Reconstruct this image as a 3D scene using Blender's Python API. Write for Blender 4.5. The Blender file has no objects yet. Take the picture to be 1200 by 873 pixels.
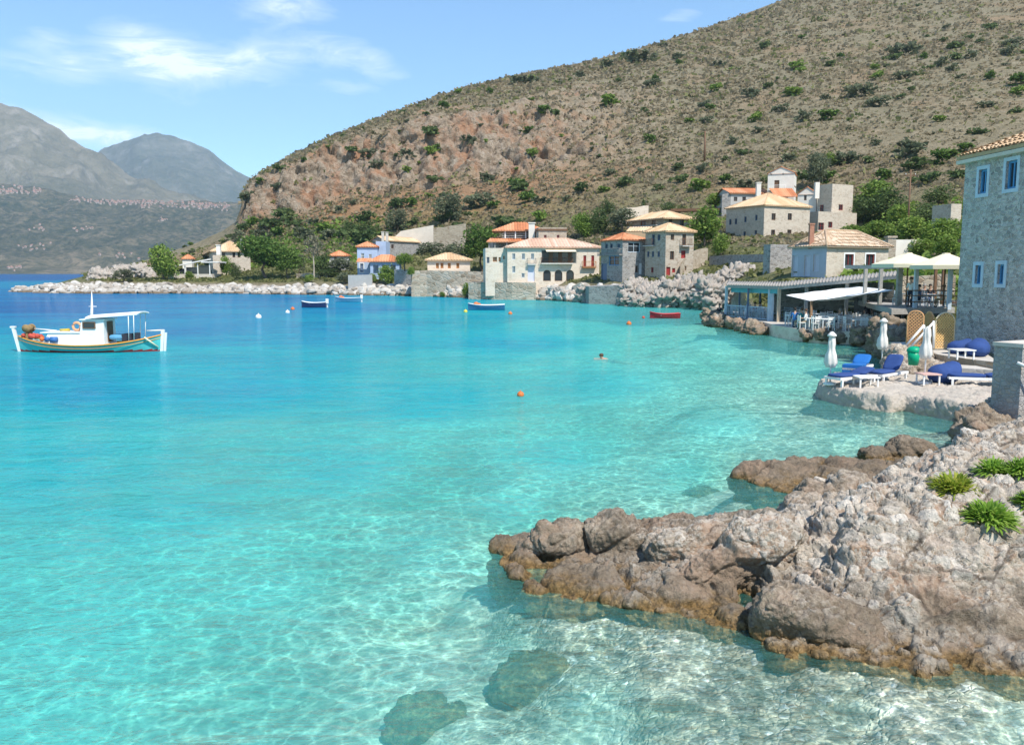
import bpy, bmesh, math, random
import numpy as np
from mathutils import Vector, Matrix, Euler
from mathutils.bvhtree import BVHTree
random.seed(7); RNG = np.random.default_rng(7)
S = bpy.context.scene; COL = S.collection
R = math.radians
H = 4.5; F = 1000.0; CX, CY = 600.0, 436.5; HOR = 319.0
PIT = math.atan((CY-HOR)/F); CP, SP = math.cos(PIT), math.sin(PIT)

# ---------- measuring helpers: a direction seen in the photograph turned into a place ----------
def dirv(px, py):
    xc = (px-CX)/F; yc = (CY-py)/F
    return Vector((xc, CP+yc*SP, -SP+yc*CP))
def P(px, py, Y):
    d = dirv(px, py); t = Y/d.y
    return Vector((d.x*t, Y, H+d.z*t))
def G(px, py, z=0.0):
    d = dirv(px, py); t = (z-H)/d.z
    return Vector((d.x*t, d.y*t, z))
def proj(v):
    x, y, z = v; dz = z-H
    dep = y*CP-dz*SP; up = y*SP+dz*CP
    return CX+F*x/dep, CY-F*up/dep

# ---------- scene objects ----------
def tag(o, label=None, cat=None, group=None, kind=None):
    if label: o['label'] = label
    if cat: o['category'] = cat
    if group: o['group'] = group
    if kind: o['kind'] = kind
    return o
def empty(name, loc, label=None, cat=None, group=None, rz=0.0):
    o = bpy.data.objects.new(name, None); COL.objects.link(o)
    o.location = loc; o.rotation_euler = (0, 0, rz); o.empty_display_size = 0.2
    return tag(o, label, cat, group)
def link(name, me, parent=None, loc=None):
    o = bpy.data.objects.new(name, me); COL.objects.link(o)
    if parent is not None: o.parent = parent
    if loc is not None: o.location = loc
    return o
def copy_tree(o, parent=None):
    c = o.copy(); COL.objects.link(c)
    if parent is not None: c.parent = parent
    for ch in list(o.children): copy_tree(ch, c)
    return c
def np_mesh(name, V, Fq, mat=None, smooth=True):
    me = bpy.data.meshes.new(name)
    V = np.asarray(V, dtype=np.float32); Fq = np.asarray(Fq, dtype=np.int32)
    n, k = Fq.shape
    me.vertices.add(len(V)); me.vertices.foreach_set('co', V.ravel())
    me.loops.add(n*k); me.loops.foreach_set('vertex_index', Fq.ravel())
    me.polygons.add(n)
    me.polygons.foreach_set('loop_start', np.arange(0, n*k, k, dtype=np.int32))
    me.polygons.foreach_set('loop_total', np.full(n, k, dtype=np.int32))
    me.update(calc_edges=True); me.validate()
    me.polygons.foreach_set('use_smooth', np.full(len(me.polygons), smooth, dtype=bool))
    if mat: me.materials.append(mat)
    return me
def attr(me, name, arr):
    a = me.attributes.new(name, 'FLOAT', 'POINT'); a.data.foreach_set('value', np.asarray(arr, dtype=np.float32))
def grid_faces(r, c):
    i = np.arange((r-1)*(c-1)); a = (i//(c-1))*c+i % (c-1)
    return np.stack([a, a+1, a+c+1, a+c], 1)

class MB:
    """collects shapes into one mesh"""
    def __init__(s): s.v = []; s.f = []; s.m = []; s.sm = []
    def add(s, vs, fs, mi=0, M=None, smooth=False):
        b = len(s.v)
        for v in vs: s.v.append(tuple(M @ Vector(v)) if M is not None else tuple(v))
        for f in fs: s.f.append([b+i for i in f]); s.m.append(mi); s.sm.append(smooth)
    def box(s, x0, x1, y0, y1, z0, z1, mi=0, M=None):
        vs = [(x, y, z) for z in (z0, z1) for y in (y0, y1) for x in (x0, x1)]
        s.add(vs, [(0, 2, 3, 1), (4, 5, 7, 6), (0, 1, 5, 4), (2, 6, 7, 3), (0, 4, 6, 2), (1, 3, 7, 5)], mi, M)
    def obox(s, O, A, B, C, mi=0):
        O, A, B, C = map(Vector, (O, A, B, C))
        vs = [O+A*i+B*j+C*k for k in (0, 1) for j in (0, 1) for i in (0, 1)]
        s.add(vs, [(0, 2, 3, 1), (4, 5, 7, 6), (0, 1, 5, 4), (2, 6, 7, 3), (0, 4, 6, 2), (1, 3, 7, 5)], mi)
    def tube(s, pts, rad, n=8, mi=0, cap=True, M=None, smooth=True):
        pts = [Vector(p) for p in pts]
        if not hasattr(rad, '__len__'): rad = [rad]*len(pts)
        vs = []; fs = []
        for i, p in enumerate(pts):
            d = (pts[min(i+1, len(pts)-1)]-pts[max(i-1, 0)]).normalized()
            a = d.cross(Vector((0, 0, 1)) if abs(d.z) < .9 else Vector((1, 0, 0))).normalized(); b = d.cross(a)
            for k in range(n):
                t = 2*math.pi*k/n; vs.append(p+(a*math.cos(t)+b*math.sin(t))*rad[i])
        for i in range(len(pts)-1):
            for k in range(n):
                k2 = (k+1) % n; fs.append((i*n+k, i*n+k2, (i+1)*n+k2, (i+1)*n+k))
        if cap: fs.append(tuple(range(n-1, -1, -1))); fs.append(tuple((len(pts)-1)*n+k for k in range(n)))
        s.add(vs, fs, mi, M, smooth)
    def lathe(s, prof, n=16, mi=0, M=None, smooth=True, c=(0, 0, 0), wob=None):
        vs = []; fs = []
        for j, (r, z) in enumerate(prof):
            for k in range(n):
                t = 2*math.pi*k/n; w = wob(t, j) if wob else 1.0
                vs.append((c[0]+r*w*math.cos(t), c[1]+r*w*math.sin(t), c[2]+z))
        for j in range(len(prof)-1):
            for k in range(n):
                k2 = (k+1) % n; fs.append((j*n+k, j*n+k2, (j+1)*n+k2, (j+1)*n+k))
        s.add(vs, fs, mi, M, smooth)
    def ball(s, c, r, mi=0, n=12, M=None):
        rr = r if hasattr(r, '__len__') else (r, r, r)
        vs = []; fs = []; m = n//2
        for j in range(m+1):
            a = -math.pi/2+math.pi*j/m
            for k in range(n):
                t = 2*math.pi*k/n
                vs.append((c[0]+rr[0]*math.cos(a)*math.cos(t), c[1]+rr[1]*math.cos(a)*math.sin(t), c[2]+rr[2]*math.sin(a)))
        for j in range(m):
            for k in range(n):
                k2 = (k+1) % n; fs.append((j*n+k, j*n+k2, (j+1)*n+k2, (j+1)*n+k))
        s.add(vs, fs, mi, M, True)
    def mesh(s, name, mats, off=None):
        me = bpy.data.meshes.new(name)
        v = s.v if off is None else [(a-off[0], b-off[1], c-off[2]) for a, b, c in s.v]
        me.from_pydata(v, [], s.f); 
        for m in (mats if isinstance(mats, (list, tuple)) else [mats]): me.materials.append(m)
        me.polygons.foreach_set('material_index', s.m); me.polygons.foreach_set('use_smooth', s.sm)
        me.update(); return me
    def obj(s, name, mats, parent=None, off=None):
        return link(name, s.mesh(name, mats, off), parent)
    def top(s, name, mats, label, cat, group=None, kind=None, loc=None):
        """a thing that is one mesh: origin at its base"""
        a = np.array(s.v); 
        if loc is None: loc = ((a[:, 0].min()+a[:, 0].max())/2, (a[:, 1].min()+a[:, 1].max())/2, a[:, 2].min())
        o = s.obj(name, mats, None, loc); o.location = loc
        return tag(o, label, cat, group, kind)

# ---------- noise on arrays ----------
_perm = RNG.permutation(4096).astype(np.int64)
_g = RNG.normal(size=(4096, 3)); _g /= np.linalg.norm(_g, axis=1)[:, None]
_rv = RNG.random((4096, 4))
def _h(i, j, k): return _perm[(_perm[(_perm[i & 4095]+j) & 4095]+k) & 4095]
def pn(p):
    p = np.asarray(p, dtype=np.float64); i = np.floor(p).astype(np.int64); f = p-i
    u = f*f*f*(f*(f*6-15)+10); out = np.zeros(len(p))
    for a in (0, 1):
        wa = u[:, 0] if a else 1-u[:, 0]
        for b in (0, 1):
            wb = u[:, 1] if b else 1-u[:, 1]
            for c in (0, 1):
                wc = u[:, 2] if c else 1-u[:, 2]
                g = _g[_h(i[:, 0]+a, i[:, 1]+b, i[:, 2]+c)]
                out += wa*wb*wc*(g[:, 0]*(f[:, 0]-a)+g[:, 1]*(f[:, 1]-b)+g[:, 2]*(f[:, 2]-c))
    return out*1.5
def fbm(p, o=5, g=.5, ridged=False):
    p = np.asarray(p, dtype=np.float64); s = np.zeros(len(p)); a = 1.; t = 0.
    for k in range(o):
        n = pn(p*(2.03**k)+17.3*k)
        s += a*((1-2*np.abs(n)) if ridged else n); t += a; a *= g
    return s/t
def cell(p, jit=.9):
    """F1, F2 and four random values of the nearest cell"""
    p = np.asarray(p, dtype=np.float64); i = np.floor(p).astype(np.int64)
    f1 = np.full(len(p), 9.); f2 = np.full(len(p), 9.); idx = np.zeros(len(p), dtype=np.int64)
    for a in (-1, 0, 1):
        for b in (-1, 0, 1):
            for c in (-1, 0, 1):
                h = _h(i[:, 0]+a, i[:, 1]+b, i[:, 2]+c)
                q = i+np.array([a, b, c])+.5+jit*(_rv[h][:, :3]-.5)
                d = np.linalg.norm(q-p, axis=1)
                near = d < f1
                f2 = np.where(near, f1, np.minimum(f2, d)); idx = np.where(near, h, idx); f1 = np.where(near, d, f1)
    return f1, f2, _rv[(idx*7+13) & 4095]
def sstep(a, b, x):
    t = np.clip((x-a)/(b-a), 0, 1); return t*t*(3-2*t)

# ---------- materials ----------
class NT:
    def __init__(s, name):
        s.mat = bpy.data.materials.new(name); s.mat.use_nodes = True
        s.t = s.mat.node_tree; s.t.nodes.clear()
        s.out = s.t.nodes.new('ShaderNodeOutputMaterial')
    def n(s, ty, ins=None, **kw):
        nd = s.t.nodes.new(ty)
        for k, v in kw.items(): setattr(nd, k, v)
        for k, v in (ins or {}).items(): s.set(nd.inputs[k], v)
        return nd
    def set(s, sock, v):
        if isinstance(v, bpy.types.NodeSocket): s.t.links.new(v, sock)
        elif isinstance(v, bpy.types.Node): s.t.links.new(v.outputs[0], sock)
        elif isinstance(v, (tuple, list)) and len(v) == 3 and sock.type == 'RGBA': sock.default_value = (*v, 1)
        else: sock.default_value = v
    def math(s, op, a, b=None, c=None, clamp=False):
        nd = s.t.nodes.new('ShaderNodeMath'); nd.operation = op; nd.use_clamp = clamp
        for i, v in enumerate((a, b, c)):
            if v is not None: s.set(nd.inputs[i], v)
        return nd.outputs[0]
    def vmath(s, op, a, b=None):
        nd = s.t.nodes.new('ShaderNodeVectorMath'); nd.operation = op
        for i, v in enumerate((a, b)):
            if v is not None: s.set(nd.inputs[i], v)
        return nd.outputs['Vector']
    def mix(s, fac, a, b, bt='MIX'):
        nd = s.t.nodes.new('ShaderNodeMix'); nd.data_type = 'RGBA'; nd.blend_type = bt; nd.clamp_factor = True
        s.set(nd.inputs[0], fac); s.set(nd.inputs[6], a); s.set(nd.inputs[7], b); return nd.outputs[2]
    def ramp(s, fac, stops, interp='LINEAR'):
        nd = s.t.nodes.new('ShaderNodeValToRGB'); cr = nd.color_ramp; cr.interpolation = interp
        while len(cr.elements) < len(stops): cr.elements.new(.5)
        for e, (p, c) in zip(cr.elements, stops):
            e.position = p; e.color = (*c, 1) if hasattr(c, '__len__') else (c, c, c, 1)
        s.set(nd.inputs[0], fac); return nd.outputs[0]
    def noise(s, vec, scale, detail=3, rough=.55, dist=0.0, out='Fac'):
        nd = s.n('ShaderNodeTexNoise', {'Scale': scale, 'Detail': detail, 'Roughness': rough, 'Distortion': dist})
        if vec is not None: s.set(nd.inputs['Vector'], vec)
        return nd.outputs[out]
    def voro(s, vec, scale, feature='F1', out='Distance', rand=1.0, metric=None):
        nd = s.n('ShaderNodeTexVoronoi', {'Scale': scale, 'Randomness': rand}, feature=feature)
        if vec is not None: s.set(nd.inputs['Vector'], vec)
        return nd.outputs[out]
    def coord(s, kind='Object'): return s.n('ShaderNodeTexCoord').outputs[kind]
    def at(s, name): return s.n('ShaderNodeAttribute', attribute_name=name).outputs['Fac']
    def bump(s, h, strength=.5, dist=.05, normal=None):
        nd = s.n('ShaderNodeBump', {'Height': h, 'Strength': strength, 'Distance': dist})
        if normal is not None: s.set(nd.inputs['Normal'], normal)
        return nd.outputs[0]
    def surf(s, col, rough=.9, normal=None, spec=.25, metal=0.0, **kw):
        b = s.n('ShaderNodeBsdfPrincipled'); s.set(b.inputs['Base Color'], col); s.set(b.inputs['Roughness'], rough)
        s.set(b.inputs['Specular IOR Level'], spec); s.set(b.inputs['Metallic'], metal)
        if normal is not None: s.set(b.inputs['Normal'], normal)
        for k, v in kw.items(): s.set(b.inputs[k], v)
        s.t.links.new(b.outputs[0], s.out.inputs[0]); return b
def scl(k, c): return tuple(min(1, x*k) for x in c)
_pm = {}
def pmat(name, c, rough=.7, var=.16, scale=3.0, bump=.15, spec=.3, metal=0.0):
    """plain painted or woven surface with a little wear"""
    if name in _pm: return _pm[name]
    t = NT(name); co = t.coord()
    f = t.math('ADD', t.math('MULTIPLY', t.noise(co, scale, 4, .6), .6), t.math('MULTIPLY', t.noise(co, scale*9, 3, .6), .4))
    col = t.ramp(f, [(.3, scl(1-var*1.5, c)), (.52, c), (.72, scl(1+var, c))])
    t.surf(col, rough, t.bump(f, bump, .02), spec, metal)
    _pm[name] = t.mat; return t.mat
def stone_mat(name, cols, mortar, scale=2.2, mw=.06, bump=.6, zs=1.6, patch=.35):
    """rubble masonry: irregular stones in mortar"""
    if name in _pm: return _pm[name]
    t = NT(name); co = t.coord()
    co = t.n('ShaderNodeMapping', {'Vector': co, 'Scale': (1, 1, zs)}).outputs[0]
    w = t.vmath('ADD', co, t.vmath('SCALE', t.noise(co, scale*1.5, 2, out='Color'), None))
    w.node.inputs[1].links[0].from_node.inputs['Scale'].default_value = .22/scale*2
    e = t.voro(w, scale, 'DISTANCE_TO_EDGE'); cid = t.voro(w, scale, 'F1', 'Color')
    rnd = t.n('ShaderNodeSeparateColor', {'Color': cid}).outputs[0]
    n = len(cols); st = t.ramp(rnd, [(i/max(1, n-1)*.94+.03, c) for i, c in enumerate(cols)])
    fine = t.noise(co, scale*7, 4, .65); st = t.mix(t.math('MULTIPLY', fine, .45), st, scl(.55, cols[0]))
    m = t.ramp(e, [(mw*.35, 1), (mw, 0)])
    big = t.ramp(t.noise(co, .45, 3, .6), [(.38, 0), (.62, 1)])
    col = t.mix(m, st, mortar); col = t.mix(t.math('MULTIPLY', big, patch), col, mortar)
    h = t.math('ADD', t.math('MULTIPLY', t.ramp(e, [(0, 0), (mw*2, 1)]), .8), t.math('MULTIPLY', fine, .35))
    t.surf(col, .93, t.bump(h, bump, .06), .15)
    _pm[name] = t.mat; return t.mat
def tile_mat(name, cols):
    if name in _pm: return _pm[name]
    t = NT(name); co = t.coord(); 
    r = t.n('ShaderNodeNewGeometry').outputs['Random Per Island']
    f = t.math('ADD', t.math('MULTIPLY', r, .5), t.math('MULTIPLY', t.noise(co, 1.4, 5, .7), .6))
    col = t.ramp(f, [(.2, cols[0]), (.5, cols[1]), (.8, cols[2])])
    t.surf(col, .85, t.bump(t.noise(co, 12, 3), .3, .03), .2)
    _pm[name] = t.mat; return t.mat
def leaf_mat(name, dark, mid, light, trans=.35, var=1.0):
    if name in _pm: return _pm[name]
    t = NT(name); g = t.n('ShaderNodeNewGeometry'); oi = t.n('ShaderNodeObjectInfo')
    f = t.math('ADD', t.math('MULTIPLY', g.outputs['Random Per Island'], .55*var), t.math('MULTIPLY', oi.outputs['Random'], .25))
    f = t.math('ADD', f, t.math('MULTIPLY', t.noise(t.coord(), .9, 2), .3))
    col = t.ramp(f, [(.15, dark), (.5, mid), (.9, light)])
    b = t.n('ShaderNodeBsdfPrincipled', {'Base Color': col, 'Roughness': .65, 'Specular IOR Level': .2})
    tr = t.n('ShaderNodeBsdfTranslucent', {'Color': col})
    mx = t.n('ShaderNodeMixShader', {0: trans, 1: b.outputs[0], 2: tr.outputs[0]})
    t.t.links.new(mx.outputs[0], t.out.inputs[0]); _pm[name] = t.mat; return t.mat
# ================= camera, sky, sun, air =================
cam = bpy.data.cameras.new('camera'); cam.lens = 30.0; cam.sensor_width = 36.0; cam.sensor_fit = 'HORIZONTAL'
cam.clip_start = .1; cam.clip_end = 30000
camo = bpy.data.objects.new('camera', cam); COL.objects.link(camo); camo.location = (0, 0, H)
camo.rotation_euler = (R(90)-PIT, 0, 0); S.camera = camo
SUN = Vector((.54, -.80, 1.32)).normalized()
sel = math.asin(SUN.z); srot = math.atan2(SUN.x, SUN.y)
W = bpy.data.worlds.new('World'); S.world = W; W.use_nodes = True
wt = W.node_tree; wt.nodes.clear()
class WN(NT):
    def __init__(s): s.t = wt
w = WN()
sky = w.n('ShaderNodeTexSky', sky_type='NISHITA', sun_disc=False, sun_elevation=sel, sun_rotation=srot, altitude=0, air_density=1.0, dust_density=.0, ozone_density=1.6)
gen = w.coord('Generated')
sx = w.n('ShaderNodeSeparateXYZ', {0: gen})
az = w.math('ARCTAN2', sx.outputs[0], sx.outputs[1]); el = w.math('ARCSINE', sx.outputs[2])
av = w.n('ShaderNodeCombineXYZ', {0: az, 1: el, 2: 0.0}).outputs[0]
def azel(px, py):
    d = dirv(px, py).normalized(); return math.atan2(d.x, d.y), math.asin(d.z)
wisp = w.noise(w.n('ShaderNodeMapping', {'Vector': av, 'Scale': (1.0, 3.4, 1), 'Rotation': (0, 0, R(-12))}).outputs[0], 11, 10, .68, 1.9)
soft = w.noise(w.n('ShaderNodeMapping', {'Vector': av, 'Scale': (1.0, 2.4, 1)}).outputs[0], 3.4, 5, .55, .6)
cl = None
for px, py, rx, ry, k in [(240, 80, 92, 24, 1.1), (185, 74, 50, 20, .7), (378, 56, 50, 20, .75), (345, 8, 50, 16, .9), (410, 104, 45, 9, .8), (458, 88, 30, 9, .55),
                          (110, 160, 110, 16, .95), (55, 45, 26, 12, .5), (795, 20, 34, 11, .75), (240, 20, 120, 30, .32), (95, 90, 25, 14, .35), (215, 120, 60, 12, .4),
                          (150, 40, 40, 16, .6), (310, 62, 40, 12, .4), (430, 70, 40, 14, .6), (60, 75, 40, 14, .45), (-200, 60, 150, 50, .9), (1500, 10, 200, 60, .8), (40, 145, 60, 20, .35)]:
    a, e = azel(px, py)
    q = w.math('ADD', w.math('POWER', w.math('DIVIDE', w.math('SUBTRACT', az, a), rx/F), 2.0), w.math('POWER', w.math('DIVIDE', w.math('SUBTRACT', el, e), ry/F), 2.0))
    g_ = w.math('MULTIPLY', w.math('EXPONENT', w.math('MULTIPLY', q, -1.0)), k)
    cl = g_ if cl is None else w.math('ADD', cl, g_)
cf = w.math('MULTIPLY', cl, w.math('ADD', w.math('MULTIPLY', w.math('MULTIPLY', wisp, soft), 3.6), w.math('MULTIPLY', wisp, .55)))
cf = w.ramp(w.math('MULTIPLY', cf, .62), [(.30, 0), (.62, .26), (.95, .72)], 'LINEAR')
skyt = w.mix(1.0, sky, (.82, 1.05, 1.17), 'MULTIPLY')
skyc = w.mix(cf, skyt, (8.8, 9.1, 9.4))
bg = w.n('ShaderNodeBackground', {'Color': skyc, 'Strength': .125})
wo = w.n('ShaderNodeOutputWorld', {0: bg.outputs[0]})
sl = bpy.data.lights.new('sun', 'SUN'); sl.energy = 4.3; sl.angle = R(.5); sl.color = (1, .94, .85)
so = bpy.data.objects.new('sun', sl); COL.objects.link(so); so.rotation_euler = SUN.to_track_quat('Z', 'Y').to_euler(); so.location = (60, -40, 120)
S.view_settings.view_transform = 'Standard'; S.view_settings.look = 'None'; S.view_settings.gamma = 1
S.view_settings.exposure = .5
S.cycles.use_denoising = True; S.cycles.max_bounces = 6; S.cycles.diffuse_bounces = 3; S.cycles.glossy_bounces = 2
S.cycles.transmission_bounces = 3; S.cycles.volume_bounces = 1; S.cycles.transparent_max_bounces = 8
S.cycles.caustics_reflective = False; S.cycles.caustics_refractive = True; S.cycles.sample_clamp_indirect = 4; S.cycles.sample_clamp_direct = 12

hz = NT('hazy_air')
pv = hz.n('ShaderNodeVolumePrincipled', {'Color': (.70, .84, 1.0), 'Density': 7.0e-5, 'Anisotropy': .2})
hz.t.links.new(pv.outputs[0], hz.out.inputs['Volume'])
hb = MB(); hb.box(-6500, 2600, -40, 8800, -20, 1600); o = hb.obj('haze', hz.mat)
tag(o, 'thin pale blue air over the bay and mountains', 'haze', kind='stuff')

# ================= water and seabed =================
DEP = [(1000, 784, .08), (1100, 793, .08), (1190, 800, .08), (950, 778, .09), (895, 768, .10), (850, 742, .11), (790, 728, .12), (720, 714, .14), (660, 706, .16), (615, 696, .25), (580, 664, .8), (1050, 790, .08), (1145, 797, .08), (1260, 805, .08), (755, 722, .13), (690, 710, .15), (820, 735, .12), (1000, 806, .26), (1100, 813, .26), (1190, 828, .3), (900, 790, .26), (760, 738, .38), (680, 726, .5), (1000, 840, .48), (1190, 860, .5), (700, 850, .85), (900, 805, .42), (830, 770, .5), (720, 745, .65), (620, 725, .8), (560, 700, 1.1), (600, 760, 1.0), (450, 840, 1.0), (300, 860, 1.3), (0, 870, 1.9), (100, 750, 2.1), (300, 700, 1.9),
       (500, 650, 1.8), (600, 600, 1.9), (200, 600, 2.6), (50, 550, 3.4), (400, 550, 2.8), (650, 540, 2.5), (800, 560, 1.8), (900, 590, 1.0), (850, 500, 2.0), (1000, 510, 1.2),
       (1080, 510, .8), (950, 474, .6), (1000, 480, .4), (1060, 485, .4), (1130, 493, .3), (938, 448, .9), (905, 398, .8), (1000, 410, .7), (850, 386, .9), (885, 576, .35), (930, 584, .35), (985, 594, .35), (1060, 535, .45), (950, 430, 1.6), (850, 400, 2.2), (700, 450, 3.0), (500, 470, 3.8), (300, 450, 4.8), (100, 450, 5.5), (600, 400, 4.6), (750, 380, 2.4), (830, 372, 1.6), (400, 390, 6.2),
       (200, 380, 8), (50, 360, 11), (400, 360, 7.5), (600, 365, 4), (660, 358, 2.5), (300, 350, 8.5), (100, 345, 10), (0, 325, 14), (0, 322.2, 14), (200, 321.5, 14), (500, 352, 5),
       (1300, 870, .4), (1150, 480, .7), (-300, 700, 3), (-300, 500, 6), (-300, 400, 9), (1400, 600, .6)]
_dq = []
for px, py, d in DEP: _dq.append(((px-600)/260., math.log(py-HOR)*1.9, d))
_dq = np.array(_dq)
def depth_at(X, Y):
    Y = np.maximum(Y, 4.); px = 600+F*X/(Y+.5); py = HOR+H*F/Y
    a = px[:, None]/260-600/260; b = np.log(py-HOR)[:, None]*1.9
    w2 = 1/((a-_dq[:, 0])**2+(b-_dq[:, 1])**2+.015)**1.6
    return (w2*np.log(_dq[:, 2])).sum(1)/w2.sum(1)
ys = np.concatenate([np.linspace(2.5, 40, 420), np.geomspace(40.3, 3400, 230)]); us = np.concatenate([np.linspace(-3.2, -.75, 22), np.linspace(-.74, .80, 300), np.linspace(.84, 1.6, 12)])
YY, UU = np.meshgrid(ys, us, indexing='ij'); XX = UU*(YY+3.0)
X, Y = XX.ravel(), YY.ravel()
D = np.exp(np.concatenate([depth_at(X[i:i+40000], Y[i:i+40000]) for i in range(0, len(X), 40000)]))
q = np.stack([X, Y, 0*X], 1)
D = D*(1+.14*fbm(q/7., 3))+.05*fbm(q/1.3, 3)
bed = np.stack([X, Y, -np.maximum(D, .07)+.06*np.exp(-D/2.5)*fbm(q/.42+5, 3)], 1)
FQ = grid_faces(len(ys), len(us))

t = NT('water'); co = t.coord(); d = t.at('depth')
dn = t.math('DIVIDE', d, 12.0)
patch = t.noise(t.n('ShaderNodeMapping', {'Vector': co, 'Scale': (.5, 1, 1)}).outputs[0], .09, 3, .6)
dn2 = t.math('ADD', dn, t.math('MULTIPLY', t.math('SUBTRACT', patch, .5), t.math('MULTIPLY', dn, .8)))
rp = t.noise(t.n('ShaderNodeMapping', {'Vector': co, 'Scale': (.55, 1, 1), 'Rotation': (0, 0, .25)}).outputs[0], .9, 5, .66, 1.1)
dn2 = t.math('ADD', dn2, t.math('MULTIPLY', t.math('SUBTRACT', rp, .5), t.math('MULTIPLY', t.math('MINIMUM', dn, .5), .85)))
body = t.ramp(dn2, [(0, (.10, .33, .28)), (.07, (.09, .44, .39)), (.16, (.095, .51, .485)), (.3, (.010, .385, .445)), (.5, (.004, .235, .37)), (.75, (.006, .145, .31)), (1, (.008, .09, .25))])
op = t.math('SUBTRACT', 1.0, t.math('MULTIPLY', .88, t.math('EXPONENT', t.math('MULTIPLY', d, -.29))))
def ex(k): return t.math('EXPONENT', t.math('MULTIPLY', d, -k))
tint = t.n('ShaderNodeCombineColor', {0: ex(.42), 1: ex(.035), 2: ex(.055)}).outputs[0]
# painted caustics: bright sun threads put into the surface's transparent colour
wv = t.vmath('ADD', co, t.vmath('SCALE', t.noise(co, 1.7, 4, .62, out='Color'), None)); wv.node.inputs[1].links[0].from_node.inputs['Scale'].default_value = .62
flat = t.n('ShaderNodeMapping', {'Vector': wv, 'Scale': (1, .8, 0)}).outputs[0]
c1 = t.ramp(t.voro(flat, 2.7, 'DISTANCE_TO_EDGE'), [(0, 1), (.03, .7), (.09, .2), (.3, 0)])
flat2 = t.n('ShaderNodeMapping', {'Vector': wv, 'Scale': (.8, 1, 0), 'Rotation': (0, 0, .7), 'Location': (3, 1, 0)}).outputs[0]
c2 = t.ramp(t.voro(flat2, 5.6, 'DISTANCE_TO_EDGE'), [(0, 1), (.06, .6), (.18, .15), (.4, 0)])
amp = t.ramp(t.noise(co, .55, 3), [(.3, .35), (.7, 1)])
painted_caus = t.math('ADD', t.math('MULTIPLY', c1, 1.0), t.math('MULTIPLY', c2, .7)); painted_caus = t.math('MULTIPLY', painted_caus, amp)
gain = t.math('ADD', .58, t.math('MULTIPLY', painted_caus, 1.25))
# waves
wm = t.n('ShaderNodeMapping', {'Vector': co, 'Scale': (.55, 1, 1)}).outputs[0]
w1 = t.noise(wm, .8, 2, .5, .6); w2 = t.noise(wm, 3.2, 4, .6, .9); w3 = t.noise(t.n('ShaderNodeMapping', {'Vector': co, 'Scale': (.4, 1, 1), 'Rotation': (0, 0, .3)}).outputs[0], .22, 2)
wh = t.math('ADD', t.math('ADD', t.math('MULTIPLY', w1, .5), t.math('MULTIPLY', w2, .30)), t.math('ADD', t.math('MULTIPLY', w3, 1.5), t.math('MULTIPLY', rp, .7)))
bn = t.bump(wh, 1.0, .27)
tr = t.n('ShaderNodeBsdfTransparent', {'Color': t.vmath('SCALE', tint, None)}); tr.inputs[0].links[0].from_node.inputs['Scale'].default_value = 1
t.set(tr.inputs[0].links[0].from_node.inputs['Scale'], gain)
und = tr
df = t.n('ShaderNodeBsdfDiffuse', {'Color': body, 'Normal': t.bump(wh, .8, .28)})
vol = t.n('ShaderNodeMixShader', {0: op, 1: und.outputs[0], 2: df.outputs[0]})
fr = t.n('ShaderNodeFresnel', {'IOR': 1.30, 'Normal': bn})
gl = t.n('ShaderNodeBsdfGlossy', {'Color': (.95, .97, 1), 'Roughness': .06, 'Normal': bn})
fin = t.n('ShaderNodeMixShader', {0: t.math('MULTIPLY', t.math('MINIMUM', fr.outputs[0], .42), .70), 1: vol.outputs[0], 2: gl.outputs[0]})
t.t.links.new(fin.outputs[0], t.out.inputs[0]); M_water = t.mat
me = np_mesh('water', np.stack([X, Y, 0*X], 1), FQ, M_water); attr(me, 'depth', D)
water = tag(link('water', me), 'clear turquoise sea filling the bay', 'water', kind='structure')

t = NT('seabed'); co = t.coord(); d = t.at('depth')
sand = t.ramp(t.noise(co, 1.2, 5, .65), [(.3, (.44, .40, .31)), (.55, (.58, .54, .44)), (.75, (.66, .63, .53))])
cw_ = t.vmath('ADD', co, t.vmath('SCALE', t.noise(co, 6, 2, out='Color'), None)); cw_.node.inputs[1].links[0].from_node.inputs['Scale'].default_value = .10
vc = t.voro(cw_, 12, 'F1', 'Color'); ve = t.voro(cw_, 12, 'DISTANCE_TO_EDGE')
pr = t.n('ShaderNodeSeparateColor', {'Color': vc})
peb = t.ramp(pr.outputs[0], [(.05, (.12, .105, .08)), (.3, (.24, .215, .155)), (.55, (.37, .345, .27)), (.75, (.17, .12, .07)), (.9, (.26, .25, .22)), (.98, (.52, .50, .46))])
peb = t.mix(t.ramp(ve, [(0, .7), (.10, 0)]), peb, (.16, .14, .10)); peb = t.mix(t.ramp(t.noise(co, 1.7, 4, .7), [(.45, 0), (.65, .7)]), peb, (.32, .29, .22))
pf = t.math('MULTIPLY', t.ramp(d, [(.35, 1), (1.15, 0)]), t.ramp(t.noise(co, .8, 4, .7), [(.3, .45), (.6, 1)]))
wd = t.ramp(t.noise(t.n('ShaderNodeMapping', {'Vector': co, 'Scale': (.6, 1, 1)}).outputs[0], .16, 5, .7), [(.56, 0), (.66, 1)])
col = t.mix(pf, sand, peb); col = t.mix(t.math('MULTIPLY', wd, .6), col, (.09, .12, .07))
t.surf(col, .95, t.bump(t.math('MULTIPLY', t.ramp(ve, [(0, 0), (.3, 1)]), pf), .6, .05), .05)
me = np_mesh('seabed', bed, FQ, t.mat); attr(me, 'depth', D)
tag(link('seabed', me), 'pale sand and pebble bed under the clear water', 'seabed', kind='structure')

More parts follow.
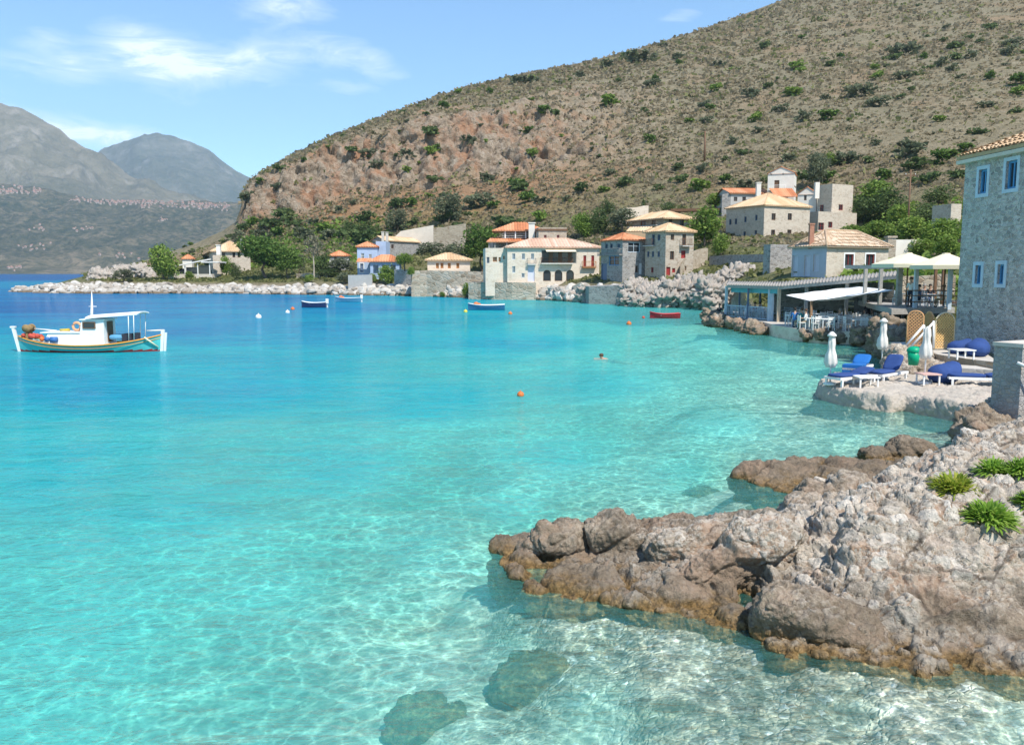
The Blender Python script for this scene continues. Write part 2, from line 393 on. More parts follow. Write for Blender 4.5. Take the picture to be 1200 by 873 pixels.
# ================= hillside and village ground =================
KC = {   # azimuth: shoreline, then the way up: foreshore, street, gardens, slope, cliff foot, cliff top, ridge
 14: (342.0, [(341.2, 206), (340.6, 208), (340.8, 211), (341.5, 215), (343, 220), (345, 225), (347, 230)]),
 30: (342.8, [(339.5, 202), (338, 206), (338.5, 211), (340, 217), (343, 224), (345, 230), (347, 236)]),
 60: (343.5, [(336, 196), (333, 205), (333, 215), (336, 225), (342, 240), (346, 250), (350, 255)]),
 110: (344, [(337, 190), (328, 203), (321, 215), (320, 230), (322, 250), (332, 280), (345, 300)]),
 150: (344, [(337, 190), (329, 203), (324, 215), (318, 235), (312, 260), (312, 290), (340, 340)]),
 200: (344, [(337, 186), (330, 194), (325, 214), (312, 240), (302, 265), (296, 290), (330, 360)]),
 230: (344,[(337, 186), (330, 193), (325, 212), (310, 240), (296, 265), (285, 290), (320, 380)]),
 260: (344, [(337, 185), (330, 191), (324, 212), (305, 240), (285, 265), (271, 290), (300, 380)]),
 279: (344, [(337, 184), (330, 190), (322, 212), (300, 240), (273, 265), (259, 285), (254, 310)]),
 290: (344, [(337, 183), (330, 189), (321, 212), (297, 240), (268, 265), (225, 283), (222, 330)]),
 305: (344.5, [(338, 180), (330, 186), (320, 210), (293, 240), (260, 265), (212, 282), (206, 340)]),
 340: (345, [(338, 177), (330, 183), (318, 207), (288, 240), (250, 268), (195, 288), (187, 350)]),
 400: (345.5, [(338, 173.5), (329, 179), (316, 202), (280, 240), (234, 275), (172, 300), (161, 370)]),
 470: (346.5, [(338, 167), (329, 172), (314, 196), (275, 235), (226, 272), (148, 302), (136, 395)]),
 560: (349, [(339, 153), (329, 157.5), (312, 182), (270, 225), (216, 268), (140, 310), (104, 430)]),
 650: (352, [(340, 139), (330, 143.5), (308, 168), (268, 208), (204, 262), (132, 320), (89, 460)]),
 720: (356, [(342, 124.5), (329, 130), (305, 158), (265, 195), (190, 262), (128, 330), (75, 480)]),
 780: (358.5, [(345, 117), (327, 124), (303, 148), (262, 185), (185, 260), (110, 345), (60, 510)]),
 850: (361, [(348, 108), (325, 118), (303, 138), (262, 170), (180, 250), (100, 365), (38, 550)]),
 880: (384, [(376, 75), (350, 85), (318, 105), (266, 166), (180, 240), (95, 370), (27, 565)]),
 930: (400, [(388, 59), (381, 68), (335, 82), (270, 166), (180, 230), (85, 375), (10, 595)]),
 1000: (407, [(392, 56), (379, 65), (333, 82), (270, 166), (185, 215), (75, 380), (-12, 640)]),
 1060: (428, [(408, 44), (392, 52), (335, 75), (275, 150), (185, 205), (65, 385), (-25, 660)]),
 1100: (462, [(428, 36), (404, 41), (345, 64), (277, 130), (188, 198), (58, 388), (-36, 674)]),
 1200: (480, [(432, 33), (407, 38), (350, 60), (275, 105), (185, 190), (40, 395), (-62, 700)]),
 1450: (480, [(432, 33), (404, 38), (345, 60), (268, 105), (165, 190), (0, 395), (-112, 700)]),
 1800: (480, [(432, 33), (404, 38), (340, 60), (260, 105), (140, 190), (-30, 395), (-150, 700)])}
kx = sorted(KC); KY = []; KZ = []
for k in kx:
    sp, rest = KC[k]; Ys = H*F/(sp-HOR)
    Yl = [Ys-.8, Ys]+[b for a, b in rest]; Zl = [-16., -.25]+[H-(a-HOR)*b/F for a, b in rest]
    Yl += [Yl[-1]+120, Yl[-1]+500]; Zl += [Zl[-1]-12, Zl[-1]-120]
    KY.append(Yl); KZ.append(Zl)
KY, KZ = np.array(KY), np.array(KZ)
nseg = [4, 12, 16, 20, 30, 34, 84, 60, 6, 6]
vpar = np.concatenate([np.linspace(i, i+1, n, endpoint=False) for i, n in enumerate(nseg)]+[[len(nseg)]])
pxs = np.concatenate([np.arange(14, 1206, 2.4), np.linspace(1210, 1800, 70)])
def pch(kxs, K, x):   # smooth interpolation between columns
    i = np.clip(np.searchsorted(kxs, x)-1, 0, len(kxs)-2); u = ((x-kxs[i])/(kxs[i+1]-kxs[i])); return K[i]+(K[i+1]-K[i])*u[:, None]
Yc = pch(np.array(kx, float), KY, pxs); Zc = pch(np.array(kx, float), KZ, pxs)
TY = np.stack([np.interp(vpar, np.arange(len(nseg)+1), r) for r in Yc]); TZ = np.stack([np.interp(vpar, np.arange(len(nseg)+1), r) for r in Zc])
# soften the joints a little (not at the shore)
for _ in range(3):
    for A in (TY, TZ): A[:, 18:-2] = .25*A[:, 17:-3]+.5*A[:, 18:-2]+.25*A[:, 19:-1]
def blur(A, sg):
    k = int(3*sg); ker = np.exp(-.5*(np.arange(-k, k+1)/sg)**2); ker /= ker.sum()
    B = np.pad(A, ((k, k), (0, 0)), mode='edge'); return sum(ker[i]*B[i:i+len(A)] for i in range(2*k+1))
cw = sstep(2.6, 4.2, vpar)[None, :]
nat = len(np.arange(14, 1206, 2.4))
for A in (TY, TZ):
    Bb = A.copy(); Bb[:nat] = blur(A[:nat], 14); lw = np.interp(pxs, [14, 300, 420], [0, 0, 1])[:, None]
    A[:] = A+(Bb-A)*cw*lw
XC = ((pxs-CX)/F)[:, None]; TX = XC*(TY*CP-(TZ-H)*SP)
V = np.stack([TX.ravel(), TY.ravel(), TZ.ravel()], 1)
VP = np.tile(vpar, len(pxs)); PX = np.repeat(pxs, len(vpar))
fadec = np.interp(PX, [275, 285, 580, 660, 740, 800], [0, 1, 1, .85, .4, 0])
cliff = sstep(5.85, 6.15, VP+.3*fbm(V/14, 3))*(1-sstep(6.85, 7.5, VP+.8*fbm(V/22+9, 3)))*fadec
ridg = fbm(V*np.array([1/17., 1/17., 1/30.]), 5, .55, True); f1 = fbm(V/30, 4); f2 = fbm(V/5, 4)
nrm = np.stack([np.zeros(len(V)), -np.ones(len(V))*.8, np.full(len(V), .6)], 1)
hillw = sstep(4.0, 5.2, VP)
c1_, c2_, cr_ = cell((V+2.5*np.stack([fbm(V/7+3, 2), fbm(V/7+31, 2), fbm(V/7+77, 2)], 1))*np.array([1/6.5, 1/9., 1/13.]))
d1_, d2_, dr_ = cell(V*np.array([1/2.6, 1/3.5, 1/4.5])+fbm(V/3, 2)[:, None]*.5)
rib = fbm(V*np.array([1/6., 1/8., 1/26.]), 5, .6, True)
amp = hillw*(1.3*f1*(1-sstep(6.6, 7.6, VP))+.5*f2)+cliff*(4.5*(ridg-.45)+4.0*(rib-.5)+3.2*(cr_[:, 0]-.5)+2.2*np.minimum(c2_-c1_, .45)+1.3*(dr_[:, 0]-.5)+.9*np.minimum(d2_-d1_, .4)+1.2*f2-2.)
amp += (1-hillw)*sstep(1.2, 2.2, VP)*.25*f2
V += nrm*amp[:, None]
shw = (VP > .9)*(1-sstep(1.9, 2.5, VP+.5*f2))*(1-sstep(820, 880, PX))
rk1, rk2, rkr = cell(V/np.array([2.2, 2.2, 1.6])); fs = fbm(V/.9, 3)
V[:, 2] += shw*(.9*(rkr[:, 0]-.2)*np.clip(rk2-rk1, 0, .5)*2+.22*fs)*(VP > 1.0)
V[:, 2] = np.where((VP >= 1.05) & (PX < 850) & (VP < 3) & (PX > 60), np.maximum(V[:, 2], .15), V[:, 2])
V_H = V.copy(); RED = np.interp(VP, [4.9, 5.3, 5.9, 6.3], [0, 1, 1, 0])*np.interp(PX, [300, 380, 620, 760], [.4, 1, .9, .15])
me = np_mesh('hillside', V, grid_faces(len(pxs), len(vpar))[:, ::-1], None)
attr(me, 'cliff', cliff); attr(me, 'shore', shw); attr(me, 'level', VP); attr(me, 'gap', np.clip((rk2-rk1)*2, 0, 1)); attr(me, 'rid', ridg)
attr(me, 'red', RED*1.0)
t = NT('hillside'); co = t.coord(); cl_, sh_, lv, rd, gp, ri = [t.at(a) for a in ('cliff', 'shore', 'level', 'red', 'gap', 'rid')]
n1 = t.noise(co, .035, 6, .65); n2 = t.noise(co, .22, 5, .7); n3 = t.noise(co, 1.1, 4, .7)
mixn = t.math('ADD', t.math('MULTIPLY', n2, .55), t.math('MULTIPLY', n3, .45))
dry = t.ramp(mixn, [(.34, (.135, .12, .072)), (.47, (.20, .175, .112)), (.58, (.255, .22, .148)), (.72, (.33, .29, .21))])
redc = t.ramp(mixn, [(.35, (.14, .085, .045)), (.5, (.29, .155, .08)), (.68, (.40, .24, .13))])
rmask = t.math('ADD', t.math('MULTIPLY', rd, .8), t.math('MULTIPLY', t.ramp(n1, [(.52, 0), (.66, 1)]), .35))
col = t.mix(rmask, dry, redc)
grn = t.ramp(mixn, [(.35, (.05, .07, .02)), (.5, (.11, .13, .04)), (.66, (.24, .21, .10))])
gm = t.math('MULTIPLY', t.ramp(lv, [(.0, 1), (1, 1)]), t.ramp(t.math('DIVIDE', lv, 10.0), [(.26, 0), (.31, 1), (.50, .85), (.57, 0)]))
col = t.mix(t.math('MULTIPLY', gm, t.ramp(n2, [(.32, .25), (.6, 1)])), col, grn)
rock = t.ramp(t.math('ADD', t.math('MULTIPLY', t.noise(co, .5, 6, .75), .7), t.math('MULTIPLY', t.noise(co, 2.5, 4, .7), .3)), [(.33, (.10, .07, .045)), (.47, (.25, .195, .14)), (.6, (.38, .315, .245)), (.75, (.54, .48, .40))])
rock = t.mix(t.ramp(t.noise(t.n('ShaderNodeMapping', {'Vector': co, 'Scale': (1, 1, .45)}).outputs[0], .11, 5, .7), [(.47, 0), (.63, .65)]), rock, (.35, .17, .088))
col = t.mix(cl_, col, rock)
shc = t.ramp(t.noise(co, .9, 5, .7), [(.3, (.36, .32, .27)), (.5, (.60, .57, .52)), (.7, (.74, .72, .68))])
shc = t.mix(t.ramp(gp, [(0, .8), (.25, 0)]), shc, (.22, .18, .14))
zz = t.n('ShaderNodeSeparateXYZ', {0: co}).outputs[2]
shc = t.mix(t.ramp(t.math('ADD', zz, t.math('MULTIPLY', n3, .5)), [(.55, .85), (.8, 0)]), shc, (.13, .095, .055))
col = t.mix(sh_, col, shc)
h = t.math('ADD', n3, t.math('MULTIPLY', n2, 1.5))
t.surf(col, .95, t.bump(t.math('ADD', h, t.math('MULTIPLY', cl_, t.noise(co, .5, 6, .75))), .9, .8), .08)
me.materials.append(t.mat)
hill = tag(link('hillside', me), 'dry hillside with a limestone cliff above the village shore', 'hillside', kind='structure')
HB = BVHTree.FromPolygons([tuple(v) for v in V], [tuple(f) for f in grid_faces(len(pxs), len(vpar))])
CAMV = Vector((0, 0, H))
def T(px, py):
    d = dirv(px, py).normalized(); r = HB.ray_cast(CAMV, d)
    return r[0]
def ground_z(x, y):
    r = HB.ray_cast(Vector((x, y, 800)), Vector((0, 0, -1))); return r[0].z if r[0] else 0.0

# ================= far side of the bay =================
def far_hill(name, skyl, Yb, Yr, py_foot, amp, mat, label, n=60, mid=None):
    xs_ = np.linspace(skyl[0][0], skyl[-1][0], 320); sk = np.interp(xs_, [a for a, b in skyl], [b for a, b in skyl])
    vv = np.concatenate([np.linspace(0, 1, n), [1.15, 1.4]])
    rows = []
    for v_ in vv:
        Yv = Yb+(Yr-Yb)*v_; k = min(v_, 1)**(mid or 1.25)
        pyv = py_foot+(sk-py_foot)*k
        z = H-(pyv-HOR)*Yv/F
        if v_ > 1: z = z-(v_-1)*900*(1+0*z)
        x = (xs_-CX)/F*(Yv*CP-(z-H)*SP); rows.append(np.stack([x, np.full_like(x, Yv), z], 1))
    A = np.stack(rows, 0).reshape(-1, 3)
    vf = np.repeat(vv, len(xs_)); e = np.clip(vf*5, 0, 1)
    g1 = fbm(A/(Yr*.09), 6, .52, True); A[:, 2] += amp*(g1-.45)*e*np.where(vf > .97, .35, 1)
    me = np_mesh(name, A, grid_faces(len(vv), len(xs_)), mat); attr(me, 'v', vf)
    return tag(link(name, me), label, name.replace('_', ' '), kind='structure'), A, xs_, vv
def far_mat(name, ramp1, light, veg, sc):
    t = NT(name); co = t.coord(); v_ = t.at('v')
    a = t.noise(co, sc, 8, .68); b = t.noise(co, sc*6, 5, .7)
    col = t.ramp(t.math('ADD', t.math('MULTIPLY', a, .6), t.math('MULTIPLY', b, .4)), ramp1)
    col = t.mix(t.ramp(t.noise(t.n('ShaderNodeMapping', {'Vector': co, 'Scale': (1, 1, .5)}).outputs[0], sc*3.2, 7, .75), [(.54, 0), (.68, .45)]), col, light)
    col = t.mix(t.math('MULTIPLY', t.ramp(v_, veg), t.ramp(b, [(.38, 1), (.56, .45)])), col, (.035, .055, .028))
    t.surf(col, .95, t.bump(b, .8, 30), .05); return t.mat
M1 = far_mat('mountain_rock', [(.3, (.07, .075, .04)), (.5, (.155, .14, .085)), (.68, (.27, .235, .165))], (.44, .39, .33), [(0, .7), (.35, .5), (.6, .15), (1, .05)], .0022)
M2 = far_mat('mountain_scrub', [(.3, (.06, .075, .05)), (.5, (.12, .125, .085)), (.68, (.22, .21, .17))], (.40, .38, .35), [(0, .8), (.5, .5), (1, .3)], .0020)
M3 = far_mat('coast_slope', [(.3, (.05, .065, .03)), (.48, (.13, .125, .07)), (.62, (.30, .24, .15))], (.46, .34, .23), [(0, .1), (.18, .45), (.35, .7), (.8, .9), (1, .4)], .008)
far_hill('grey_mountain', [(-420, 60), (-200, 85), (-60, 112), (0, 130), (25, 137), (60, 152), (95, 172), (125, 192), (150, 208), (175, 220), (230, 236), (330, 250)], 3500, 5200, 300, 130, M1, 'bare grey brown mountain slope beyond the bay at left', mid=1.05)
far_hill('blue_mountain', [(40, 235), (100, 190), (118, 182), (140, 173), (165, 166), (185, 163), (205, 166), (222, 171), (245, 181), (262, 194), (280, 204), (310, 216), (420, 250)], 5200, 7600, 290, 120, M2, 'hazy blue green mountain with rounded summit behind the bay', mid=1.0)
_, FA, fx, fv = far_hill('coast_slope', [(-420, 200), (-100, 214), (0, 219), (60, 226), (130, 238), (200, 240), (270, 238), (420, 246)], 2000, 3300, 322.2, 60, M3, 'wooded coastal slope with terraces across the bay', mid=1.1)
# the villages over there: a mass of tiny houses
FBV = BVHTree.FromPolygons([tuple(v) for v in FA], [tuple(f) for f in grid_faces(len(fv), len(fx))])
hm = MB(); rr = random.Random(3)
def fhouse(px, py, s):
    d = dirv(px, py).normalized(); h_ = FBV.ray_cast(CAMV, d)[0]
    if h_ is None: return
    a = rr.uniform(-.6, .6); M_ = Matrix.Translation(h_) @ Matrix.Rotation(a, 4, 'Z')
    hm.box(-s, s, -s*.8, s*.8, -8, s*1.1, 0, M_)
    e = s*1.12; hm.add([(-e, -e, s*1.1), (e, -e, s*1.1), (e, e, s*1.1), (-e, e, s*1.1), (-e*.5, 0, s*1.8), (e*.5, 0, s*1.8)], [(0, 1, 5, 4), (1, 2, 5), (2, 3, 4, 5), (3, 0, 4)], 1, M_)
for i in range(230):
    px = 80+190*rr.random()**.9; fhouse(px, 234+.047*(px-80)+rr.gauss(0, 2.2), rr.uniform(2.0, 3.8))
for i in range(60): fhouse(rr.uniform(0, 48), 224+rr.gauss(0, 2.5), rr.uniform(2, 3.8))
for c_, n_, w_, h_ in [((45, 268), 8, 15, 3), ((40, 290), 12, 32, 3), ((95, 268), 12, 14, 3), ((190, 258), 7, 10, 2), ((140, 300), 8, 30, 3), ((20, 315), 8, 22, 3)]:
    for i in range(n_): fhouse(c_[0]+rr.gauss(0, w_*.5), c_[1]+rr.gauss(0, h_*.6), rr.uniform(1.8, 3.2))
o = hm.obj('distant_village', [pmat('far_wall', (.46, .38, .31)), pmat('far_roof', (.42, .22, .15))]); tag(o, 'far villages of tiny pale houses with red roofs on the coastal slope', 'village', kind='stuff')
# ================= shore rocks in front =================
def superblob(c, r, rot=(0, 0, 0), p=2.6, sub=4):
    bm = bmesh.new(); bmesh.ops.create_icosphere(bm, subdivisions=sub, radius=1)
    v = np.array([x.co[:] for x in bm.verts]); f = [[q.index for q in k.verts] for k in bm.faces]; bm.free()
    n = (np.abs(v)**p).sum(1)**(1/p); v = v/n[:, None]*np.array(r)
    M = np.array(Euler([R(a) for a in rot]).to_matrix()); return v@M.T+np.array(c), f
def heightsheet(ctrl, outline, st=.06, zlow=-2.5, sm=.03, steep=7.):
    OL = np.array([(v[0], v[1]) for v in outline]); x0, y0 = OL.min(0)-.45; x1, y1 = OL.max(0)+.45
    C = np.array(ctrl); xs_ = np.arange(x0, x1, st); ys_ = np.arange(y0, y1, st); gx, gy = np.meshgrid(xs_, ys_, indexing='ij')
    # thin plate spline through the measured points
    def U(r2): return np.where(r2 > 1e-9, .5*r2*np.log(r2+1e-12), 0)
    n = len(C); K = U(((C[:, None, :2]-C[None, :, :2])**2).sum(2))+np.eye(n)*sm
    Pm = np.concatenate([np.ones((n, 1)), C[:, :2]], 1); A = np.zeros((n+3, n+3)); A[:n, :n] = K; A[:n, n:] = Pm; A[n:, :n] = Pm.T
    wv_ = np.linalg.solve(A, np.concatenate([C[:, 2], [0, 0, 0]])); q = np.stack([gx.ravel(), gy.ravel()], 1)
    z = U(((q[:, None]-C[None, :, :2])**2).sum(2))@wv_[:n]+wv_[n]+q@wv_[n+1:]
    ins = np.zeros(len(q), bool); dist = np.full(len(q), 1e9); jw = .10*fbm(np.concatenate([q*2.2, np.zeros((len(q), 1))], 1), 3)
    for i in range(len(OL)):
        a, b = OL[i], OL[(i+1) % len(OL)]; e = b-a
        tt = np.clip(((q-a)@e)/(e@e+1e-9), 0, 1); dist = np.minimum(dist, np.linalg.norm(q-a-tt[:, None]*e, axis=1))
        cr = ((a[1] > q[:, 1]) != (b[1] > q[:, 1])) & (q[:, 0] < (b[0]-a[0])*(q[:, 1]-a[1])/(b[1]-a[1]+1e-12)+a[0]); ins ^= cr
    sd = np.where(ins, -dist, dist)+jw; z = np.maximum(z, .0)*sstep(.02, -.16, sd)**.7 if False else np.maximum(z, .02)
    z = np.where(sd > -.02, np.minimum(z, .05)-steep*(sd+.02), z*np.clip(.25+(-sd)/.22, 0, 1))
    z = np.clip(z, zlow+.05, 4); m, k = gx.shape
    V = np.concatenate([np.stack([gx.ravel(), gy.ravel(), z], 1), np.stack([gx.ravel(), gy.ravel(), np.full(m*k, zlow)], 1)])
    f = grid_faces(m, k)[:, ::-1]; b = grid_faces(m, k)+m*k
    rim = [i*k for i in range(m)]+[(m-1)*k+j for j in range(1, k)]+[i*k+k-1 for i in range(m-2, -1, -1)]+[j for j in range(k-2, 0, -1)]
    sides = [[rim[i], rim[(i+1) % len(rim)], rim[(i+1) % len(rim)]+m*k, rim[i]+m*k] for i in range(len(rim))]
    return V, f.tolist()+b.tolist()+sides
def remesh(parts, voxel):
    vs = []; fs = []; b = 0
    for v, f in parts: vs.append(np.asarray(v)); fs += [[i+b for i in q] for q in f]; b += len(v)
    me = bpy.data.meshes.new('tmp'); me.from_pydata(np.concatenate(vs).tolist(), [], fs); me.update()
    o = bpy.data.objects.new('tmp', me); COL.objects.link(o)
    m = o.modifiers.new('r', 'REMESH'); m.mode = 'VOXEL'; m.voxel_size = voxel
    ev = o.evaluated_get(bpy.context.evaluated_depsgraph_get()); em = ev.to_mesh()
    n = len(em.vertices); V = np.empty(n*3, np.float32); em.vertices.foreach_get('co', V); V = V.reshape(-1, 3).astype(np.float64)
    Fq = np.empty(len(em.polygons)*4, np.int32); em.loops.foreach_get('vertex_index', Fq); Fq = Fq.reshape(-1, 4)
    ev.to_mesh_clear(); bpy.data.objects.remove(o); bpy.data.meshes.remove(me)
    return V, Fq
def smoothv(V, Fq, it):
    for _ in range(it):
        acc = np.zeros_like(V); cnt = np.zeros(len(V))
        for a, b in ((0, 1), (1, 2), (2, 3), (3, 0)):
            np.add.at(acc, Fq[:, a], V[Fq[:, b]]); np.add.at(acc, Fq[:, b], V[Fq[:, a]]); np.add.at(cnt, Fq[:, a], 1); np.add.at(cnt, Fq[:, b], 1)
        V = V*.4+.6*acc/np.maximum(cnt, 1)[:, None]
    return V
def vnorm(V, Fq):
    n = np.cross(V[Fq[:, 2]]-V[Fq[:, 0]], V[Fq[:, 3]]-V[Fq[:, 1]]); N = np.zeros_like(V)
    for k in range(4): np.add.at(N, Fq[:, k], n)
    return N/np.maximum(np.linalg.norm(N, axis=1), 1e-9)[:, None]
def rock_mat(name='conglomerate_rock', k=1.0):
    t = NT(name); co = t.coord(); geo = t.n('ShaderNodeNewGeometry')
    cid, edge, cob, rgh, zz, crk = [t.at(a) for a in ('cid', 'edge', 'cob', 'grime', 'hgt', 'crack')]
    n1 = t.noise(co, 2.2, 6, .7); n2 = t.noise(co, 14, 5, .7); n3 = t.noise(co, 48, 3, .7)
    fine = t.math('ADD', t.math('ADD', t.math('MULTIPLY', n1, .45), t.math('MULTIPLY', n2, .35)), t.math('MULTIPLY', n3, .2))
    base = t.ramp(fine, [(.33, (.075, .06, .045)), (.44, (.21, .17, .13)), (.54, (.35, .295, .235)), (.66, (.52, .465, .395))])
    redm = t.ramp(t.noise(co, 1.1, 4, .65), [(.48, 0), (.62, 1)])
    base = t.mix(t.math('MULTIPLY', redm, .55), base, (.42, .25, .17))
    stone = t.ramp(cid, [(0, (.30, .27, .235)), (.15, (.48, .44, .385)), (.35, (.68, .64, .58)), (.5, (.40, .385, .36)), (.68, (.78, .75, .70)), (.8, (.46, .31, .22)), (.9, (.62, .58, .53)), (1, (.86, .83, .79))])
    cw_ = t.vmath('ADD', co, t.vmath('SCALE', t.noise(co, 9, 2, out='Color'), None)); cw_.node.inputs[1].links[0].from_node.inputs['Scale'].default_value = .09
    dome = None
    for sc_, lo_, hi_, th in ((9, .25, .42, .52), (17, .2, .40, .42)):
        vf_ = t.voro(cw_, sc_, 'F1'); vr_ = t.n('ShaderNodeSeparateColor', {'Color': t.voro(cw_, sc_, 'F1', 'Color')})
        m_ = t.math('MULTIPLY', t.ramp(vf_, [(lo_, 1), (hi_, 0)]), t.math('MULTIPLY', t.math('GREATER_THAN', vr_.outputs[1], 1-th), t.math('ADD', .25, t.math('MULTIPLY', cob, .75))))
        base = t.mix(t.math('MULTIPLY', m_, .85), base, t.ramp(vr_.outputs[0], [(0, (.20, .175, .15)), (.25, (.38, .345, .30)), (.5, (.62, .585, .53)), (.68, (.36, .22, .15)), (.8, (.48, .46, .43)), (1, (.78, .75, .70))]))
        dome = m_ if dome is None else t.math('ADD', dome, t.math('MULTIPLY', m_, .6))
    stone = t.mix(t.math('MULTIPLY', t.ramp(n2, [(.35, 1), (.65, 0)]), .5), stone, (.20, .175, .15))
    col = t.mix(t.math('MULTIPLY', t.ramp(edge, [(.1, 0), (.6, 1)]), cob), base, stone)
    col = t.mix(t.math('MULTIPLY', rgh, .8), col, t.ramp(fine, [(.35, (.075, .06, .045)), (.55, (.20, .165, .125)), (.75, (.34, .29, .23))]))
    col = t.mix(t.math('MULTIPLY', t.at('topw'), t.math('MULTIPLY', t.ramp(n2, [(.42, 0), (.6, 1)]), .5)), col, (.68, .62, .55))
    col = t.mix(crk, col, (.05, .04, .033))
    zn = t.math('ADD', zz, t.math('MULTIPLY', t.math('SUBTRACT', n1, .5), .45))
    och = t.ramp(n2, [(.35, (.06, .042, .018)), (.5, (.18, .115, .042)), (.65, (.31, .21, .095))])
    col = t.mix(t.ramp(zn, [(.0, 1), (.06, .85), (.17, 0)]), col, och)
    col = t.mix(t.ramp(t.math('ADD', zn, .5), [(.30, .9), (.47, 0)]), col, t.ramp(n2, [(.35, (.10, .085, .035)), (.55, (.20, .16, .08)), (.7, (.32, .27, .16))]))
    hgt = t.math('ADD', t.math('ADD', t.math('MULTIPLY', n2, .9), t.math('MULTIPLY', n3, .5)), t.math('MULTIPLY', dome, .45))
    if k == 1.0: col = t.mix(1.0, col, (1.0, .955, .88), 'MULTIPLY')
    if k == 2: col = t.mix(.55, col, (.66, .60, .51))
    if k == 3: col = t.mix(.5, col, t.ramp(fine, [(.35, (.22, .20, .17)), (.52, (.46, .44, .40)), (.68, (.64, .62, .58))]))
    t.surf(col, t.ramp(zn, [(0, .35), (.12, .9)]), t.bump(hgt, 1.0, .05), .25)
    return t.mat
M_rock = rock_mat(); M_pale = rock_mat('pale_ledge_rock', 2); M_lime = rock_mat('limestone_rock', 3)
def rock(name, parts, label, cat, voxel=.02, cobs=.8, grime=.5, big=.10, cob_scale=6.5, loc=None, group=None, kind=None, strata=0., smooth=1, mat=None):
    V, Fq = remesh(parts, voxel); V = smoothv(V, Fq, smooth); N = vnorm(V, Fq)
    warp = np.stack([fbm(V*.9+i*31, 3) for i in range(3)], 1)
    low = fbm(V*1.1, 4); rid = fbm(V*1.7+warp*.6+7, 5, .55, True); fin = fbm(V*6+3, 4)
    # fractured blocks and tilted beds
    RD = np.array(Euler((R(14), R(-22), R(18))).to_matrix()); qd = (V+.12*warp)@RD
    b1, b2, br = cell(qd*np.array([1.0, 1.25, 2.3])); blk = np.minimum(b2-b1, .30); k1, k2, kr = cell(qd*np.array([2.6, 3.0, 5.2])+9); kb = np.minimum(k2-k1, .3)
    d = big*(1.0*low+.6*(rid-.5)+2.0*(br[:, 0]-.5)*sstep(.02, .16, b2-b1)+1.1*(blk-.2)+.75*(kr[:, 0]-.5)*sstep(.02, .2, k2-k1)+.6*(kb-.2)+.4*(fbm(V*3.6+60, 4, .6, True)-.5))+.022*fin; d -= np.median(d)
    if strata:
        s_ = (V[:, 2]*.9+V[:, 1]*.35+.25*low)*strata; d += .05*(np.abs((s_ % 1)-.5)*2-.5)
    V = V+N*d[:, None]
    # stones of the conglomerate, flush or a little proud of their matrix: two sizes
    wp = V+.06*np.stack([fbm(V*5+i*13, 2) for i in range(3)], 1)
    sq = np.array([1, 1, 1.35])
    a1, a2, ar = cell(wp*cob_scale*sq, .95); e1, e2, er = cell(wp*cob_scale*2.2*sq, .95)
    zone = sstep(-.15, .25, fbm(V*.75+50, 3)+cobs-.6)
    on1 = (ar[:, 1] < cobs*.78)*sstep(.03, .10, a2-a1); on2 = (er[:, 1] < cobs*.9)*sstep(.05, .2, e2-e1)*(on1 < .1)
    h1 = sstep(.02, .18, a2-a1)*(ar[:, 1] < cobs*.78)*(ar[:, 2]); h2 = sstep(.03, .2, e2-e1)*(er[:, 1] < cobs*.9)*er[:, 2]*(on1 < .1)
    pit = fbm(V*9+40, 3, .6, True)
    V = V+N*((.30/cob_scale*h1+.20/cob_scale*h2)*(.25+.75*zone)+.030*(pit-.5)*(1.3-zone))[:, None]
    N = vnorm(V, Fq)
    cid = np.where(on1 > .1, ar[:, 0], er[:, 0]); edge = np.where(on1 > .1, on1, on2)
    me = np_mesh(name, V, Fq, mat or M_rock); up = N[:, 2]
    attr(me, 'cid', cid); attr(me, 'edge', edge); attr(me, 'cob', zone*np.where(on1 > .1, 1., .8)); attr(me, 'hgt', V[:, 2])
    lowz = 1-sstep(.2, .75, V[:, 2]+.5*fbm(V*1.3+80, 3))
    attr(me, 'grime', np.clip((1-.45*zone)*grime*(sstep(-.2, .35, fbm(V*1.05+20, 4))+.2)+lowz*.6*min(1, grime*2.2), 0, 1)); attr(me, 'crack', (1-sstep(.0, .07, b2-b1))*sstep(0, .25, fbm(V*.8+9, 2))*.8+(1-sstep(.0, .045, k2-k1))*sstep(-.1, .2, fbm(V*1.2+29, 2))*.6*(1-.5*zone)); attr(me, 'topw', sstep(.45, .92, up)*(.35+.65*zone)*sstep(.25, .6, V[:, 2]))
    if loc is None: loc = (V[:, 0].mean(), V[:, 1].mean(), max(0., V[:, 2].min()))
    me.vertices.foreach_set('co', (V-np.array(loc)).astype(np.float32).ravel()); me.update()
    return tag(link(name, me, None, loc), label, cat, group, kind)
def pts(*a):
    out = []
    for q in a:
        v = P(*q) if len(q) == 3 else G(q[0], q[1], q[2] if False else 0.0); out.append(tuple(v))
    return out
def front(*a, dz=-1.1, dy=.13): # waterline points plus a drop just in front
    o = []
    for px, py in a:
        v = G(px, py, 0.0); o.append((v.x, v.y, .02)); o.append((v.x, v.y-dy, dz)); o.append((v.x, v.y-dy-.5, -1.65))
    return o
def GP(*a): return [tuple(G(px, py, 0.0)) for px, py in a]
OUT_MAIN = GP((905, 764), (950, 770), (1000, 777), (1100, 787), (1200, 793), (1330, 800), (1520, 800))+[(17, 24), (12.4, 23.6), (11.9, 21.4), (10.7, 19.7), (9.8, 18.2), (8.4, 16.9), (7.3, 16.3), (6.2, 15.6), (4.9, 14.6), (3.7, 13.2), (3.3, 12.2), (3.25, 11.0), (3.0, 10.6)]
ctrl = [(v[0], v[1], .05) for v in OUT_MAIN[:7]]
